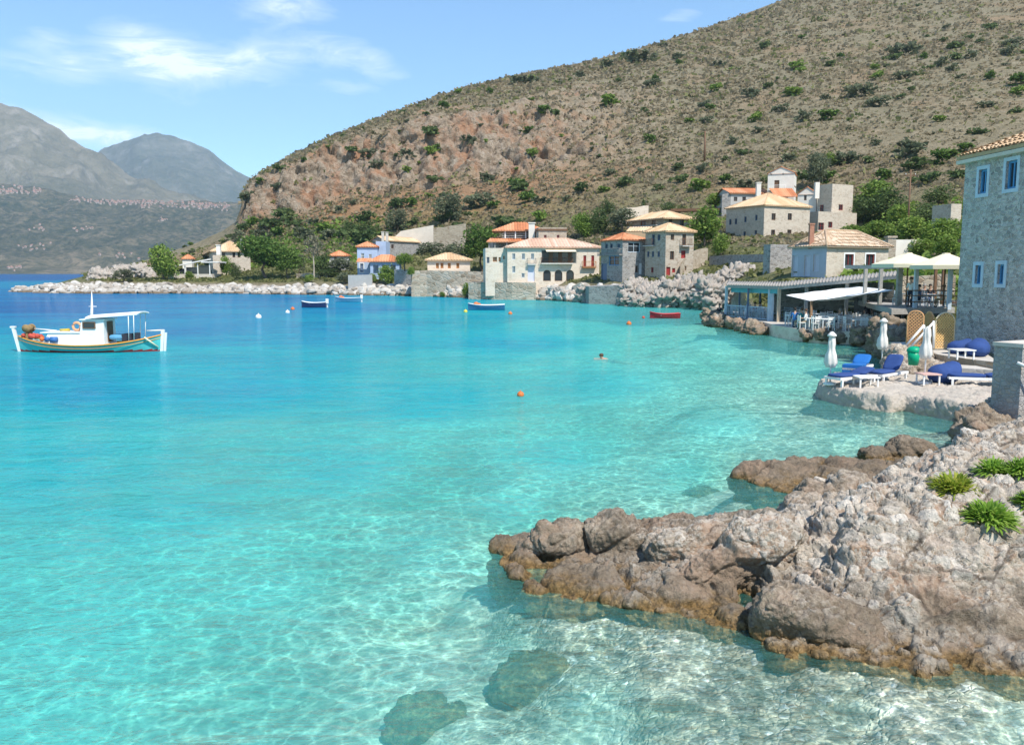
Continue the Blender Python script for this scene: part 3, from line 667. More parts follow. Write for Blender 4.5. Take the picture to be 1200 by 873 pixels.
ctrl += pts((1050, 740, 9.95), (1050, 690, 10.4), (1000, 650, 11.0), (1000, 610, 11.6), (1040, 578, 12.6), (1100, 700, 10.2), (1100, 620, 11.1), (1100, 562, 12.6), (1180, 700, 10.3),
            (1180, 620, 11), (1180, 565, 12.3), (1140, 522, 14), (1200, 505, 14.5), (1300, 620, 11), (1300, 560, 12.8), (1300, 500, 15), (1400, 590, 12), (1400, 495, 15.5), (1160, 513, 16), (1200, 494, 18), (1300, 462, 19), (980, 625, 11.6))
ctrl += [(3.5, 11.0, .30), (3.9, 12.0, .6), (3.9, 12.9, .45), (4.9, 14.1, .45), (6.4, 15.0, .60), (7.6, 16.0, .50), (9.0, 17.0, .55), (9.9, 18.3, .40), (10.6, 18.8, .6), (12.7, 21, .9), (11.8, 20.4, .55), (12.8, 23, .8), (15, 22.5, 1.4)]
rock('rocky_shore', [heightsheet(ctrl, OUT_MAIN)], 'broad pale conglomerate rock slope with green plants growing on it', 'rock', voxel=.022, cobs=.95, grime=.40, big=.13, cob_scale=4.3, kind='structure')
OUT_L = GP((585, 657), (600, 672), (620, 692), (670, 701), (720, 706), (780, 721), (830, 731), (880, 745))+[(3.1, 10.8), (3.25, 11.6), (3.6, 12.4), (4.3, 13.2), (3.6, 14.1), (2.2, 14.4), (.9, 14.3), (.1, 13.9), (-.3, 13.6)]
ctrl = [(v[0], v[1], .04) for v in OUT_L[:8]]
ctrl += pts((700, 682, 11.9), (760, 672, 11.9), (800, 702, 11.2), (800, 645, 12.1), (860, 695, 11.1), (860, 652, 11.8), (860, 606, 12.9), (820, 609, 13.0), (930, 613, 12.4), (930, 652, 11.5), (905, 684, 11.0),
            (650, 655, 12.9), (690, 640, 13), (740, 645, 12.7), (780, 625, 12.9), (960, 612, 12.5), (880, 622, 12.5))
ctrl += [(.0, 13.6, .1), (1.0, 14.0, .2), (2.4, 13.9, .4), (3.4, 13.6, .5), (3.1, 12.6, .6)]
B = []
for (px, py, Y, r, rot) in [(662, 634, 13.1, (.42, .34, .25), (0, 8, 20)), (635, 642, 13.2, (.34, .25, .16), (0, -10, 0)), (722, 628, 13.0, (.48, .36, .28), (0, 12, -12)), (698, 636, 13.2, (.3, .3, .24), (0, 0, 0)),
                            (612, 660, 13.3, (.50, .2, .10), (0, -4, 5)), (690, 658, 12.75, (.72, .24, .13), (8, -6, 14)), (678, 684, 12.1, (.50, .26, .09), (16, 8, 14)),
                            (700, 700, 11.75, (.95, .22, .09), (6, 0, -4)), (790, 722, 11.15, (.75, .25, .11), (6, 0, -6)), (845, 668, 11.75, (.80, .42, .34), (-14, -14, 14)), (820, 640, 12.3, (.8, .4, .3), (-5, -5, 8)), (900, 640, 12.0, (.55, .5, .36), (0, 5, 0))]:
    B.append(superblob(P(px, py, Y), r, rot))
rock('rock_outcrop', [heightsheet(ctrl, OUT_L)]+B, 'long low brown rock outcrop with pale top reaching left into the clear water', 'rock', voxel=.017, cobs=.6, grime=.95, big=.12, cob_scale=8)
b0 = P(950, 738, 10.35)
rock('rock_boulder', [superblob((b0.x, b0.y-.2, .10), (.80, .36, .36), (20, 19, -12), 4.5)], 'dark grey wedge shaped boulder leaning at the water edge below the pale slope', 'rock', voxel=.015, cobs=.35, grime=1.5, big=.09, cob_scale=7)
B = []
for (px, py, Y, r, rot) in [(965, 590, 14.0, (.52, .42, .42), (0, 10, 20)), (948, 606, 13.5, (.42, .36, .34), (10, 0, 0)), (990, 588, 13.9, (.4, .4, .45), (0, 15, 0)), (975, 612, 13.2, (.5, .4, .3), (0, 0, 10))]:
    B.append(superblob(P(px, py, Y), r, rot))
rock('rock_boulder', B, 'lumpy pale conglomerate boulder between the long outcrop and the flat brown shelf', 'rock', voxel=.018, cobs=.9, grime=.35, big=.10, cob_scale=5.5)
OUT_S = GP((884, 570), (930, 578), (985, 588), (1050, 584))+[(8.9, 17.0), (9.7, 18.2), (9.4, 19.3), (8, 19.7), (6.4, 19.5), (5.4, 19.1), (4.95, 18.5)]
ctrl = [(v[0], v[1], .06) for v in OUT_S[:4]]+pts((905, 554, 18.1), (945, 545, 18.5), (990, 547, 18.5), (1035, 551, 18.3), (1080, 548, 18.5), (950, 564, 17.8), (1000, 571, 17.4), (1050, 563, 17.5))+[(6, 19.2, .12), (8, 19.3, .1), (9.3, 18.8, .15)]
rock('rock_shelf', [heightsheet(ctrl, OUT_S)], 'flat brown rock shelf lying low in the water behind the pale slope', 'rock', voxel=.024, cobs=.3, grime=.8, big=.13, cob_scale=6, strata=3)
for px, py, Y, r, lb in [(1068, 527, 20.6, (.62, .45, .42), 'rounded grey boulder standing in shallow water beyond the flat brown shelf'), (1024, 529, 20.4, (.38, .3, .24), 'small dark brown rock beside the rounded grey boulder in shallow water')]:
    v = P(px, py, Y); rock('rock_boulder', [superblob((v.x, v.y, .05), r, (0, 8, 20)), superblob((v.x+.1, v.y-.1, -.1), (r[0]*1.6, r[1]*1.2, .14), (0, 0, 0))], lb, 'rock', voxel=.022, cobs=.3, grime=.7, big=.08)
for px, py, r, lb in [(622, 786, (.50, .32, .34), 'brown rock under water in front of the long outcrop'), (492, 836, (.46, .30, .30), 'greenish rock deeper under water at the bottom of the photo'), (812, 586, (.8, .5, .25), 'dark flat rock under water behind the long outcrop')]:
    v = G(px, py, -.75); zb = -float(np.exp(depth_at(np.array([v.x]), np.array([v.y])))[0])
    v = G(px, py, zb+.15); rock('sunken_rock', [superblob((v.x, v.y, zb+.02), r, (4, -6, 15), 2.3), superblob((v.x+r[0]*.6, v.y+.1, zb), (r[0]*.7, r[1]*.8, r[2]*.6), (0, 0, 40), 2.3), superblob((v.x-r[0]*.5, v.y-.1, zb), (r[0]*.5, r[1]*.7, r[2]*.5), (0, 0, 10), 2.3)], lb, 'rock', voxel=.025, cobs=.3, grime=.3, big=.12)
# ================= masonry, plaster and tiles =================
ST_pale = stone_mat('pale_stone_wall', [(.43, .36, .28), (.56, .48, .38), (.63, .56, .46), (.50, .39, .29)], (.60, .52, .42), 2.4, .05, .5, 1.7, .5)
ST_warm = stone_mat('warm_stone_wall', [(.34, .28, .21), (.47, .39, .30), (.56, .49, .39), (.40, .29, .21)], (.52, .45, .36), 2.4, .05, .55, 1.7, .35)
ST_grey = stone_mat('grey_stone_wall', [(.20, .19, .18), (.32, .31, .29), (.42, .40, .37), (.27, .24, .21)], (.40, .38, .35), 2.2, .06, .6, 1.7, .2)
ST_tower = stone_mat('tower_stone_wall', [(.46, .41, .36), (.62, .56, .49), (.68, .61, .54), (.27, .24, .22), (.58, .47, .38), (.70, .63, .57), (.30, .27, .25), (.66, .60, .53), (.42, .37, .33)], (.66, .60, .54), 3.9, .085, .9, 1.5, .12)
ST_white = stone_mat('whitewashed_stone', [(.63, .52, .40), (.71, .60, .48), (.75, .65, .54), (.58, .46, .35)], (.72, .61, .49), 2.0, .05, .35, 1.6, .6)
ST_RUB = stone_mat('rubble_terrace_wall', [(.30, .23, .16), (.52, .43, .33), (.62, .54, .43), (.40, .30, .21), (.56, .50, .42)], (.48, .40, .31), 1.1, .07, .9, 1.5, .25)
ST_ruin = stone_mat('ruined_stone_wall', [(.36, .29, .21), (.48, .40, .30), (.56, .48, .37), (.30, .22, .15)], (.46, .38, .28), 1.6, .06, .9, 1.6, .3)
PL_white = pmat('white_plaster', (.73, .68, .60), .9, .07, 1.2, .2); PL_blue = pmat('blue_plaster', (.37, .46, .60), .9, .1, 1.2, .2); PL_cream = pmat('cream_plaster', (.58, .52, .44), .9, .1, 1.2, .2)
PL_lilac = pmat('grey_blue_plaster', (.44, .46, .52), .9, .1, .8, .2); PL_grey = pmat('grey_plaster', (.46, .44, .41), .9, .12, 1.0, .25)
TL_red = tile_mat('terracotta_tiles', [(.36, .13, .06), (.52, .20, .09), (.62, .30, .16)]); TL_pale = tile_mat('pale_tiles', [(.46, .29, .155), (.58, .395, .23), (.65, .48, .31)]); TL_old = tile_mat('weathered_tiles', [(.30, .20, .12), (.50, .36, .24), (.62, .49, .36)])
TL_pink = tile_mat('faded_pink_tiles', [(.46, .28, .19), (.58, .38, .27), (.64, .47, .36)])
G_dark = pmat('dark_glass', (.035, .04, .045), .12, .1, 2, 0, .5)
W_brown = pmat('brown_wood', (.16, .085, .045), .6, .3, 6); W_red = pmat('dark_red_paint', (.30, .035, .03), .55, .15); W_orange = pmat('orange_wood', (.42, .18, .055), .6, .15); W_white = pmat('white_paint', (.78, .77, .74), .5, .06); W_blue = pmat('bright_blue_paint', (.09, .30, .55), .5, .12)
W_lblue = pmat('pale_blue_paint', (.52, .60, .66), .55, .12); W_lilac = pmat('lilac_white_shutter', (.58, .58, .66), .6, .08); W_grey = pmat('weathered_grey_wood', (.34, .32, .29), .85, .25, 7); W_dblue = pmat('slate_blue_paint', (.13, .17, .25), .6, .12); W_teal = pmat('sea_green_paint', (.10, .36, .40), .5, .15)
CR_white = pmat('white_canvas', (.80, .79, .75), .8, .05, 2, .1); CR_cream = pmat('cream_canvas', (.74, .65, .47), .8, .06, 2, .1)

def wall_face(mb, O, U, L, Hh, N, ops, mi=0, found=2.0, rev=.16):
    """one wall with real openings; ops are (u0,u1,v0,v1)"""
    us_ = sorted({0, L, *[max(0, min(L, q)) for o in ops for q in o[:2]]}); vs_ = sorted({-found, 0, Hh, *[max(-found, min(Hh, q)) for o in ops for q in o[2:4]]})
    Z = Vector((0, 0, 1)); pt = lambda u, v, d=0: O+U*u+Z*v-N*d
    for a, b in zip(us_[:-1], us_[1:]):
        for c, d in zip(vs_[:-1], vs_[1:]):
            uc, vc = (a+b)/2, (c+d)/2
            if any(o[0] < uc < o[1] and o[2] < vc < o[3] for o in ops): continue
            mb.add([pt(a, c), pt(b, c), pt(b, d), pt(a, d)], [(0, 1, 2, 3)], mi)
    for u0, u1, v0, v1 in [o[:4] for o in ops]:
        q = [(u0, v0), (u1, v0), (u1, v1), (u0, v1)]
        for i in range(4):
            (a, b), (c, d) = q[i], q[(i+1) % 4]; mb.add([pt(a, b), pt(c, d), pt(c, d, rev), pt(a, b, rev)], [(3, 2, 1, 0)], mi)
def tile_slope(mb, A, B, T0, T1, pitch=.42, amp=.07, mi=0, thick=.12, courses=1):
    """rows of barrel tiles on the slope from the eave A-B up to T0-T1"""
    A, B, T0, T1 = map(Vector, (A, B, T0, T1)); E = (B-A); L = E.length; E /= L
    up = (T0-A)-E*((T0-A).dot(E)); Hs = up.length
    if Hs < 1e-3: return
    up /= Hs; N = E.cross(up).normalized()
    if N.z < 0: N = -N
    a = max(0.0, (T0-A).dot(E)); b = min(L, (T1-A).dot(E)); n = max(2, int(L/pitch)); p = L/n
    tm = lambda s: Hs*min(1.0, s/a if a > 1e-4 and s < a else 1.0, (L-s)/(L-b) if L-b > 1e-4 and s > b else 1.0)
    for k in range(n):
        ss = [k*p+p*x for x in (0, .18, .5, .82, 1.0)]; hh = [0, amp*.75, amp*1.25, amp*.75, 0]
        for c in range(courses):
            vs_ = []
            for s_, h_ in zip(ss, hh):
                t0 = tm(s_)*c/courses; t1 = tm(s_)*(c+1)/courses; st = (.06 if courses > 1 else 0)
                vs_.append(A+E*s_+up*(t0-(.05 if courses > 1 else 0))+N*(h_+st)); vs_.append(A+E*s_+up*t1+N*h_)
            mb.add(vs_, [(2*i, 2*i+2, 2*i+3, 2*i+1) for i in range(4)], mi, None, True)
    mb.add([A, B, B-Vector((0, 0, thick)), A-Vector((0, 0, thick))], [(0, 1, 2, 3)], mi)
class House:
    def __init__(s, name, label, cat, pxl, pxc, pxr, pyb, pye, Y, a, wall, wl=None, wr=None, group=None, found=2.5, top=None):
        s.C = P(pxc, pyb, Y); a = R(a); s.ur = Vector((math.cos(a), math.sin(a), 0)); s.ul = Vector((-math.sin(a), math.cos(a), 0))
        def ln(px, u):
            xc = (px-CX)/F; dep = s.C.y*CP-(s.C.z-H)*SP; return (xc*dep-s.C.x)/(u.x-xc*u.y*CP)
        s.wr = wr or ln(pxr, s.ur); s.wl = wl or ln(pxl, s.ul); s.h = P(pxc, pye, Y).z-s.C.z if top is None else top
        mid = s.C+s.ur*s.wr/2+s.ul*s.wl/2; s.root = empty(name, mid, label, cat, group); s.off = mid
        s.wall = wall; s.found = found; s.Y = Y
        s.faces = {'R': (s.C, s.ur, s.wr, s.ul*-1), 'L': (s.C+s.ul*s.wl, s.ul*-1, s.wl, s.ur*-1), 'B': (s.C+s.ur*s.wr+s.ul*s.wl, s.ur*-1, s.wr, s.ul), 'S': (s.C+s.ur*s.wr, s.ul, s.wl, s.ur)}
        s.ops = {k: [] for k in s.faces}; s.pend = []
    def uv(s, f, px, py):
        O, U, L, N = s.faces[f]; d = dirv(px, py); c = Vector((0, 0, H)); t = (O-c).dot(N)/d.dot(N); q = c+d*t-O
        return q.dot(U), q.z
    def win(s, f, px, py, w, h, frame=None, name='window', pane=None, trim=None, kind='glass', part='pane', label=None, bars=1):
        (u0, v1), (u1, v0) = s.uv(f, px-w/2, py-h/2), s.uv(f, px+w/2, py+h/2)
        if u0 > u1: u0, u1 = u1, u0
        L = s.faces[f][2]; u0 = max(.1, u0); u1 = min(L-.1, u1); v0 = max(.02, v0); v1 = min(s.h-.1, v1)
        if u1-u0 < .25 or v1-v0 < .25: return
        s.ops[f].append((u0, u1, v0, v1)); s.pend.append((f, u0, u1, v0, v1, frame or W_brown, name, pane or G_dark, trim, kind, label, bars))
    def build_walls(s, flat=False, parapet=0):
        mb = MB()
        for f, (O, U, L, N) in s.faces.items(): wall_face(mb, O, U, L, s.h+(parapet if flat else 0), N, s.ops[f], 0, s.found)
        if flat:
            q = [s.C, s.C+s.ur*s.wr, s.C+s.ur*s.wr+s.ul*s.wl, s.C+s.ul*s.wl]; z = Vector((0, 0, s.h))
            mb.add([v+z for v in q], [(0, 1, 2, 3)], 0)
            if parapet:
                for i in range(4):
                    A, B = q[i], q[(i+1) % 4]; inn = ((q[(i+2) % 4]-B).normalized())*.22
                    zz = Vector((0, 0, s.h+parapet)); mb.add([A+zz, B+zz, B+zz+inn, A+zz+inn], [(0, 1, 2, 3)], 0); mb.add([A+z+inn, B+z+inn, B+zz+inn, A+zz+inn], [(3, 2, 1, 0)], 0)
        s.wobj = mb.obj('wall', s.wall, s.root, s.off)
        for (f, u0, u1, v0, v1, fm, name, pm, trim, kind, label, bars) in s.pend:
            O, U, L, N = s.faces[f]; Z = Vector((0, 0, 1)); m = MB(); t = min(.09, (u1-u0)*.16); dp = .10
            def bx(a, b, c, d, z0, z1, mi=0, m=m): m.obox(O+U*a+Z*c-N*z0, U*(b-a), Z*(d-c), N*(z0-z1) if False else N*(-(z1-z0)), mi)
            bx(u0, u0+t, v0, v1, dp, dp+.07); bx(u1-t, u1, v0, v1, dp, dp+.07); bx(u0+t, u1-t, v0, v0+t, dp, dp+.07); bx(u0+t, u1-t, v1-t, v1, dp, dp+.07)
            if kind == 'glass' and bars:
                uc = (u0+u1)/2; bx(uc-.03, uc+.03, v0+t, v1-t, dp+.005, dp+.06); 
                if v1-v0 > 1.3: vc = v0+(v1-v0)*.62; bx(u0+t, uc-.03, vc-.025, vc+.025, dp+.01, dp+.055); bx(uc+.03, u1-t, vc-.025, vc+.025, dp+.01, dp+.055)
            mats = [fm]
            if trim is not None:
                mats.append(trim); k = .16
                for q in ((u0-k, u0, v0-k, v1+k), (u1, u1+k, v0-k, v1+k), (u0, u1, v1, v1+k), (u0, u1, v0-k, v0)): bx(q[0], q[1], q[2], q[3], -.035, .02, 1)
            w_ = m.obj(name, mats, s.root, s.off)
            if label: w_['label'] = label
            p = MB(); p.obox(O+U*(u0+t)+Z*(v0+t)-N*(dp+.075), U*(u1-u0-2*t), Z*(v1-v0-2*t), N*-.03, 0)
            if kind == 'shut':
                for i in range(int((v1-v0)/.14)): p.obox(O+U*(u0+t+.02)+Z*(v0+t+.03+i*.14)-N*(dp+.045), U*(u1-u0-2*t-.04), Z*.09, N*-.028, 0)
            p.obj('shutter' if kind == 'shut' else ('panel' if kind == 'panel' else 'pane'), pm if kind == 'glass' else fm, w_, s.off)
    def corners(s, ov=0):
        C = s.C-s.ur*ov-s.ul*ov; return [C, C+s.ur*(s.wr+2*ov), C+s.ur*(s.wr+2*ov)+s.ul*(s.wl+2*ov), C+s.ul*(s.wl+2*ov)]
    def roof(s, kind, rise, tiles, ov=.35, pitch=.5, courses=1, lift=0, axis=None):
        mb = MB(); z = Vector((0, 0, s.h+lift)); q = [v+z for v in s.corners(ov)]; up = Vector((0, 0, rise))
        lr, ll = s.wr+2*ov, s.wl+2*ov; ax = axis or ('r' if lr >= ll else 'l'); am = .11*pitch/.42*.6
        sl = lambda *a: tile_slope(mb, *a, pitch=pitch, amp=am, courses=courses)
        if kind == 'hip':
            ins = min(lr, ll)/2*.98
            if ax == 'r': a = q[0]+s.ul*ll/2+s.ur*ins+up; b = q[1]+s.ul*ll/2-s.ur*ins+up; quads = [(q[0], q[1], a, b), (q[1], q[2], b, b), (q[2], q[3], b, a), (q[3], q[0], a, a)]
            else: a = q[0]+s.ur*lr/2+s.ul*ins+up; b = q[3]+s.ur*lr/2-s.ul*ins+up; quads = [(q[0], q[1], a, a), (q[1], q[2], a, b), (q[2], q[3], b, b), (q[3], q[0], b, a)]
        elif kind == 'gable':
            if ax == 'r': a = q[0]+s.ul*ll/2+up; b = q[1]+s.ul*ll/2+up; quads = [(q[0], q[1], a, b), (q[2], q[3], b, a)]
            else: a = q[0]+s.ur*lr/2+up; b = q[3]+s.ur*lr/2+up; quads = [(q[1], q[2], a, b), (q[3], q[0], b, a)]
            g = MB(); c = [v+z for v in s.corners(0)]; k = Vector((0, 0, -.06)); 
            if ax == 'r': tri = [(c[0], c[3], (c[0]+c[3])/2+up*.97), (c[1], c[2], (c[1]+c[2])/2+up*.97)]
            else: tri = [(c[0], c[1], (c[0]+c[1])/2+up*.97), (c[3], c[2], (c[3]+c[2])/2+up*.97)]
            for t_ in tri:
                g = MB(); g.add(t_, [(0, 1, 2)]); g.obj('gable', s.wall, s.root, s.off)
        elif kind == 'shed': quads = [(q[0], q[1], q[3]+up, q[2]+up)]
        for A, B, T0, T1 in quads: sl(A, B, T0, T1)
        mb.add([v-Vector((0, 0, .13)) for v in q], [(3, 2, 1, 0)], 0)
        if kind in ('hip', 'gable'):
            edges = [(a, b)]+([(q[0], a), (q[1], b if ax == 'r' else a), (q[2], b), (q[3], a if ax == 'r' else b)] if kind == 'hip' else [])
            for e0, e1 in edges:
                if (e1-e0).length > .2: mb.tube([e0+Vector((0, 0, .04)), e1+Vector((0, 0, .04))], .13, 6, 0)
        s.robj = mb.obj('roof', tiles, s.root, s.off); return s.robj
    def chimney(s, px, pyt, pyb, w, Y, mat, parent=None):
        A = P(px, pyb, Y); B = P(px, pyt, Y); hw = w*Y/F/2; m = MB(); m.box(A.x-hw, A.x+hw, A.y-hw, A.y+hw, A.z-.6, B.z-.15); m.box(A.x-hw*1.25, A.x+hw*1.25, A.y-hw*1.25, A.y+hw*1.25, B.z-.15, B.z)
        return m.obj('chimney', mat, parent or s.robj, s.off)
    def part(s, mb, name, mats, label=None):
        o = mb.obj(name, mats, s.root, s.off)
        if label: o['label'] = label
        return o
    def onface(s, f, px, py): # a point of a wall
        O, U, L, N = s.faces[f]; u, v = s.uv(f, px, py); return O+U*u+Vector((0, 0, v)), U, N
    def balcony(s, f, px0, px1, py, out=.9, rail=W_brown, slab=None):
        A, U, N = s.onface(f, px0, py); B, _, _ = s.onface(f, px1, py); L = (B-A).length; Z = Vector((0, 0, 1)); m = MB()
        m.obox(A-Z*.14, U*L, N*out, Z*.14, 0)
        m2 = MB()
        for a, d, l in ((A+N*(out-.05), U, L), (A, N, out), (B-U*.04, N, out)):
            m2.tube([a+Z*.9, a+d*l+Z*.9], .03, 5); m2.tube([a+Z*.12, a+d*l+Z*.12], .025, 5)
            n = max(2, int(l/.22))
            for i in range(n+1): m2.tube([a+d*l*i/n, a+d*l*i/n+Z*.9], .014, 4)
        o = m.obj('balcony', slab or PL_grey, s.root, s.off); m2.obj('railing', rail, o, s.off)
    def slit(s, f, lst, frame, w=3.2, h=6.5, **k):
        for px, py in lst: s.win(f, px, py, w, h, frame, **k)

# ---- far left point
h = House('taverna_house', 'pale house with broad cream tiled roof and glazed veranda on the far left point', 'house', 226, 250, 294, 320, 294.5, 212, 22, ST_pale)
h.win('R', 262, 299, 4, 6, W_brown); h.win('R', 274, 299, 3.5, 6, W_brown); h.win('R', 280, 299, 3.5, 6, W_brown); h.win('R', 272, 313, 5, 9, W_brown, 'door', kind='panel'); h.win('L', 241, 299, 9, 7, W_grey); h.win('L', 240, 312, 12, 8, W_grey)
h.build_walls(); h.roof('hip', 2.6, TL_pale, .6); h.chimney(256.5, 287, 296, 4.5, 208, PL_white); h.chimney(283, 280, 287, 2.2, 214, W_grey)
v = empty('glazed_pavilion', P(222, 322, 205), 'low glazed dining pavilion with sloping white roof at the far left point', 'pavilion'); off = v.location.copy()
A, B = P(197, 328, 202), P(249, 327, 202); m = MB(); m.box(A.x, B.x, A.y, A.y+6, A.z-2.5, A.z+1.35); m.obj('wall', PL_cream, v, off)
m = MB(); m.obox((A.x-.4, A.y-.5, P(197, 315, 202).z), (B.x-A.x-2.0, 0, P(246, 306.5, 202).z-P(197, 315, 202).z), (0, 7, .5), (0, 0, .25)); m.obox((B.x-2.4, A.y-.4, P(246, 308, 202).z), (4.2, 0, 0), (0, 6.8, 0), (0, 0, .25)); m.obj('roof', W_white, v, off)
for px in (198, 206, 217, 232, 246):
    q = P(px, 322, 202); m = MB(); m.box(q.x-.1, q.x+.1, q.y-.05, q.y+.15, q.z-.2, P(px, 315-(px-197)*.16, 202).z+.1); m.obj('post', W_white, v, off)
for a, b in ((199, 205), (207, 216), (218, 231), (233, 245)):
    q, r_ = P(a, 322, 202), P(b, 322, 202); m = MB(); m.box(q.x, r_.x, q.y+.25, q.y+.3, q.z-.4, P(a, 316.5-(a-197)*.15, 202).z); m.obj('pane', G_dark, v, off)
h = House('shed', 'tiny whitewashed shed with orange roof behind the glazed pavilion', 'shed', 212, 214, 225, 311, 303.5, 222, 10, PL_white, wl=3); h.build_walls(); h.roof('hip', 1.1, TL_red, .3)
# ---- blue house and neighbours
h = House('cottage', 'small cottage with plain orange roof half hidden by trees left of the blue house', 'house', 384, 386, 409, 306, 300, 198, 8, PL_grey, wl=5); h.win('R', 393, 303, 3, 4, W_brown); h.build_walls(); h.roof('hip', 1.25, TL_red, .35)
h = House('blue_house', 'bright blue two storey house with red tiled roofs behind a palm', 'house', 417, 419, 443, 321, 289.5, 178, 6, PL_blue, wl=6)
h.win('R', 425, 301, 4, 8, W_white); h.win('R', 424, 314, 4, 10, W_dblue, 'door', kind='panel', trim=W_white); h.win('R', 434, 301, 3.5, 6, W_white); h.build_walls(); h.roof('hip', 1.1, TL_red, .3)
m = MB(); A, B = P(441, 321, 180), P(452, 283, 180); m.box(A.x, B.x, A.y, A.y+6, A.z-2, B.z); h.part(m, 'side_wing', PL_blue)
A, B = P(434, 321, 175.5), P(468, 306.5, 175.5); m = MB(); wall_face(m, A, Vector((1, 0, 0)), B.x-A.x, B.z-A.z, Vector((0, -1, 0)), [(.6, 1.7, .1, 1.8), (2.4, 3.5, .1, 1.8), (4.2, 5.2, .1, 1.8)]); m.box(A.x, B.x, A.y+2.8, A.y+3, A.z-2, B.z); h.part(m, 'porch', PL_blue)
m = MB(); q = [Vector((A.x-.5, A.y-.5, B.z)), Vector((B.x+.5, A.y-.5, B.z)), Vector((B.x+.5, A.y+4, B.z)), Vector((A.x-.5, A.y+4, B.z))]; a = Vector((A.x+2, A.y+2, B.z+1.4)); b = Vector((B.x-2, A.y+2, B.z+1.4))
for e in ((q[0], q[1], a, b), (q[1], q[2], b, b), (q[2], q[3], b, a), (q[3], q[0], a, a)): tile_slope(m, *e, pitch=.5, amp=.08)
h.part(m, 'porch_roof', TL_red)
m = MB(); A, B = P(418.5, 307, 176), P(435, 304, 176); tile_slope(m, (A.x, A.y-1.2, A.z), (B.x, A.y-1.2, A.z), (A.x, A.y+.8, B.z+.2), (B.x, A.y+.8, B.z+.2)); h.part(m, 'canopy', TL_red)
h = House('stone_barn', 'long grey stone building with pale gable and two cream chimneys above the blue house', 'house', 436, 451, 492, 297, 282, 196, 62, ST_grey); h.win('L', 453, 290, 2.5, 4.5, W_brown); h.win('R', 460, 289, 3, 5, W_brown)
h.build_walls(); h.roof('gable', 1.0, TL_pale, .3, axis='r'); h.chimney(448.8, 271.5, 281, 3, 194, PL_cream); h.chimney(453.6, 272, 281, 3, 194, PL_cream)
# ---- low cottage with orange windows
h = House('stone_cottage', 'low white stone cottage with cream roof and four orange shuttered windows on a sea wall', 'house', 499, 501, 551, 318, 305, 161, 5, ST_white, wl=7)
for px in (512.6, 518, 526.5, 536.5): h.win('R', px, 311.5, 3.4, 6.2, W_orange, kind='shut')
h.build_walls(); h.roof('hip', 1.35, TL_pale, .5)
# ---- two deck taverna behind
h = House('taverna', 'tall taverna with two decks under red tiled roofs behind the big white house', 'taverna', 576, 578, 628, 299, 283.5, 158, 6, ST_grey, wl=9)
for px in (588, 600, 612): h.win('R', px, 289, 6, 7, W_brown)
h.build_walls(True)
z2 = P(590, 283, 158).z; zu = P(600, 270.5, 158).z
A = h.C; m = MB(); x0, x1 = P(570, 283, 156).x, P(622, 283, 156).x; tile_slope(m, (x0, A.y-2.4, z2-.15), (x1, A.y-2.0, z2-.15), (x0+.8, A.y+1.2, z2+.75), (x1, A.y+1.6, z2+.75), pitch=.5); h.part(m, 'lower_roof', TL_red)
m = MB(); m.box(P(590, 280, 160).x, P(640, 280, 160).x, A.y+2, A.y+7, z2, zu); h.part(m, 'upper_storey', ST_grey)
m = MB(); x0, x1 = P(577, 270, 160).x, P(641, 270, 160).x; y0, y1 = A.y-.5, A.y+8; q = [Vector((x0, y0, zu)), Vector((x1, y0, zu)), Vector((x1, y1, zu)), Vector((x0, y1, zu))]; a = Vector((x0+4, y0+4.2, zu+1.7)); b = Vector((x1-4, y0+4.2, zu+1.7))
for e in ((q[0], q[1], a, b), (q[1], q[2], b, b), (q[2], q[3], b, a), (q[3], q[0], a, a)): tile_slope(m, *e, pitch=.5, amp=.08)
h.robj = h.part(m, 'roof', TL_red); h.chimney(623, 261, 281, 7, 156.5, PL_white)
for px in (592, 604, 616):
    m = MB(); q = P(px, 282, 157.5); m.box(q.x-.1, q.x+.1, A.y-.2, A.y, z2+.5, zu+.1); h.part(m, 'post', W_white)
for px in (573, 580, 594, 608):
    m = MB(); q = P(px, 292, 156); m.box(q.x-.1, q.x+.1, A.y-2.0, A.y-1.8, q.z-1.5, z2); h.part(m, 'post', W_grey)
m = MB(); q0, q1 = P(588, 281, 157.5), P(618, 281, 157.5); 
for z in (.15, .5, .9): m.box(q0.x, q1.x, A.y-.1, A.y-.05, z2+.5+z, z2+.54+z)
h.part(m, 'railing', W_white)
h = House('stone_block', 'square brown stone block with flat roof beside the two deck taverna', 'house', 629, 631, 664, 290, 268, 152, 5, ST_warm, wl=6); h.win('R', 639, 278, 3, 5, W_red); h.win('R', 654, 278, 3, 5, W_red); h.build_walls(True, .2)
m = MB(); q = h.corners(.18); m.obox(q[0]+Vector((0, 0, h.h-.35)), q[1]-q[0], q[3]-q[0], (0, 0, .3)); h.part(m, 'cornice', W_brown)
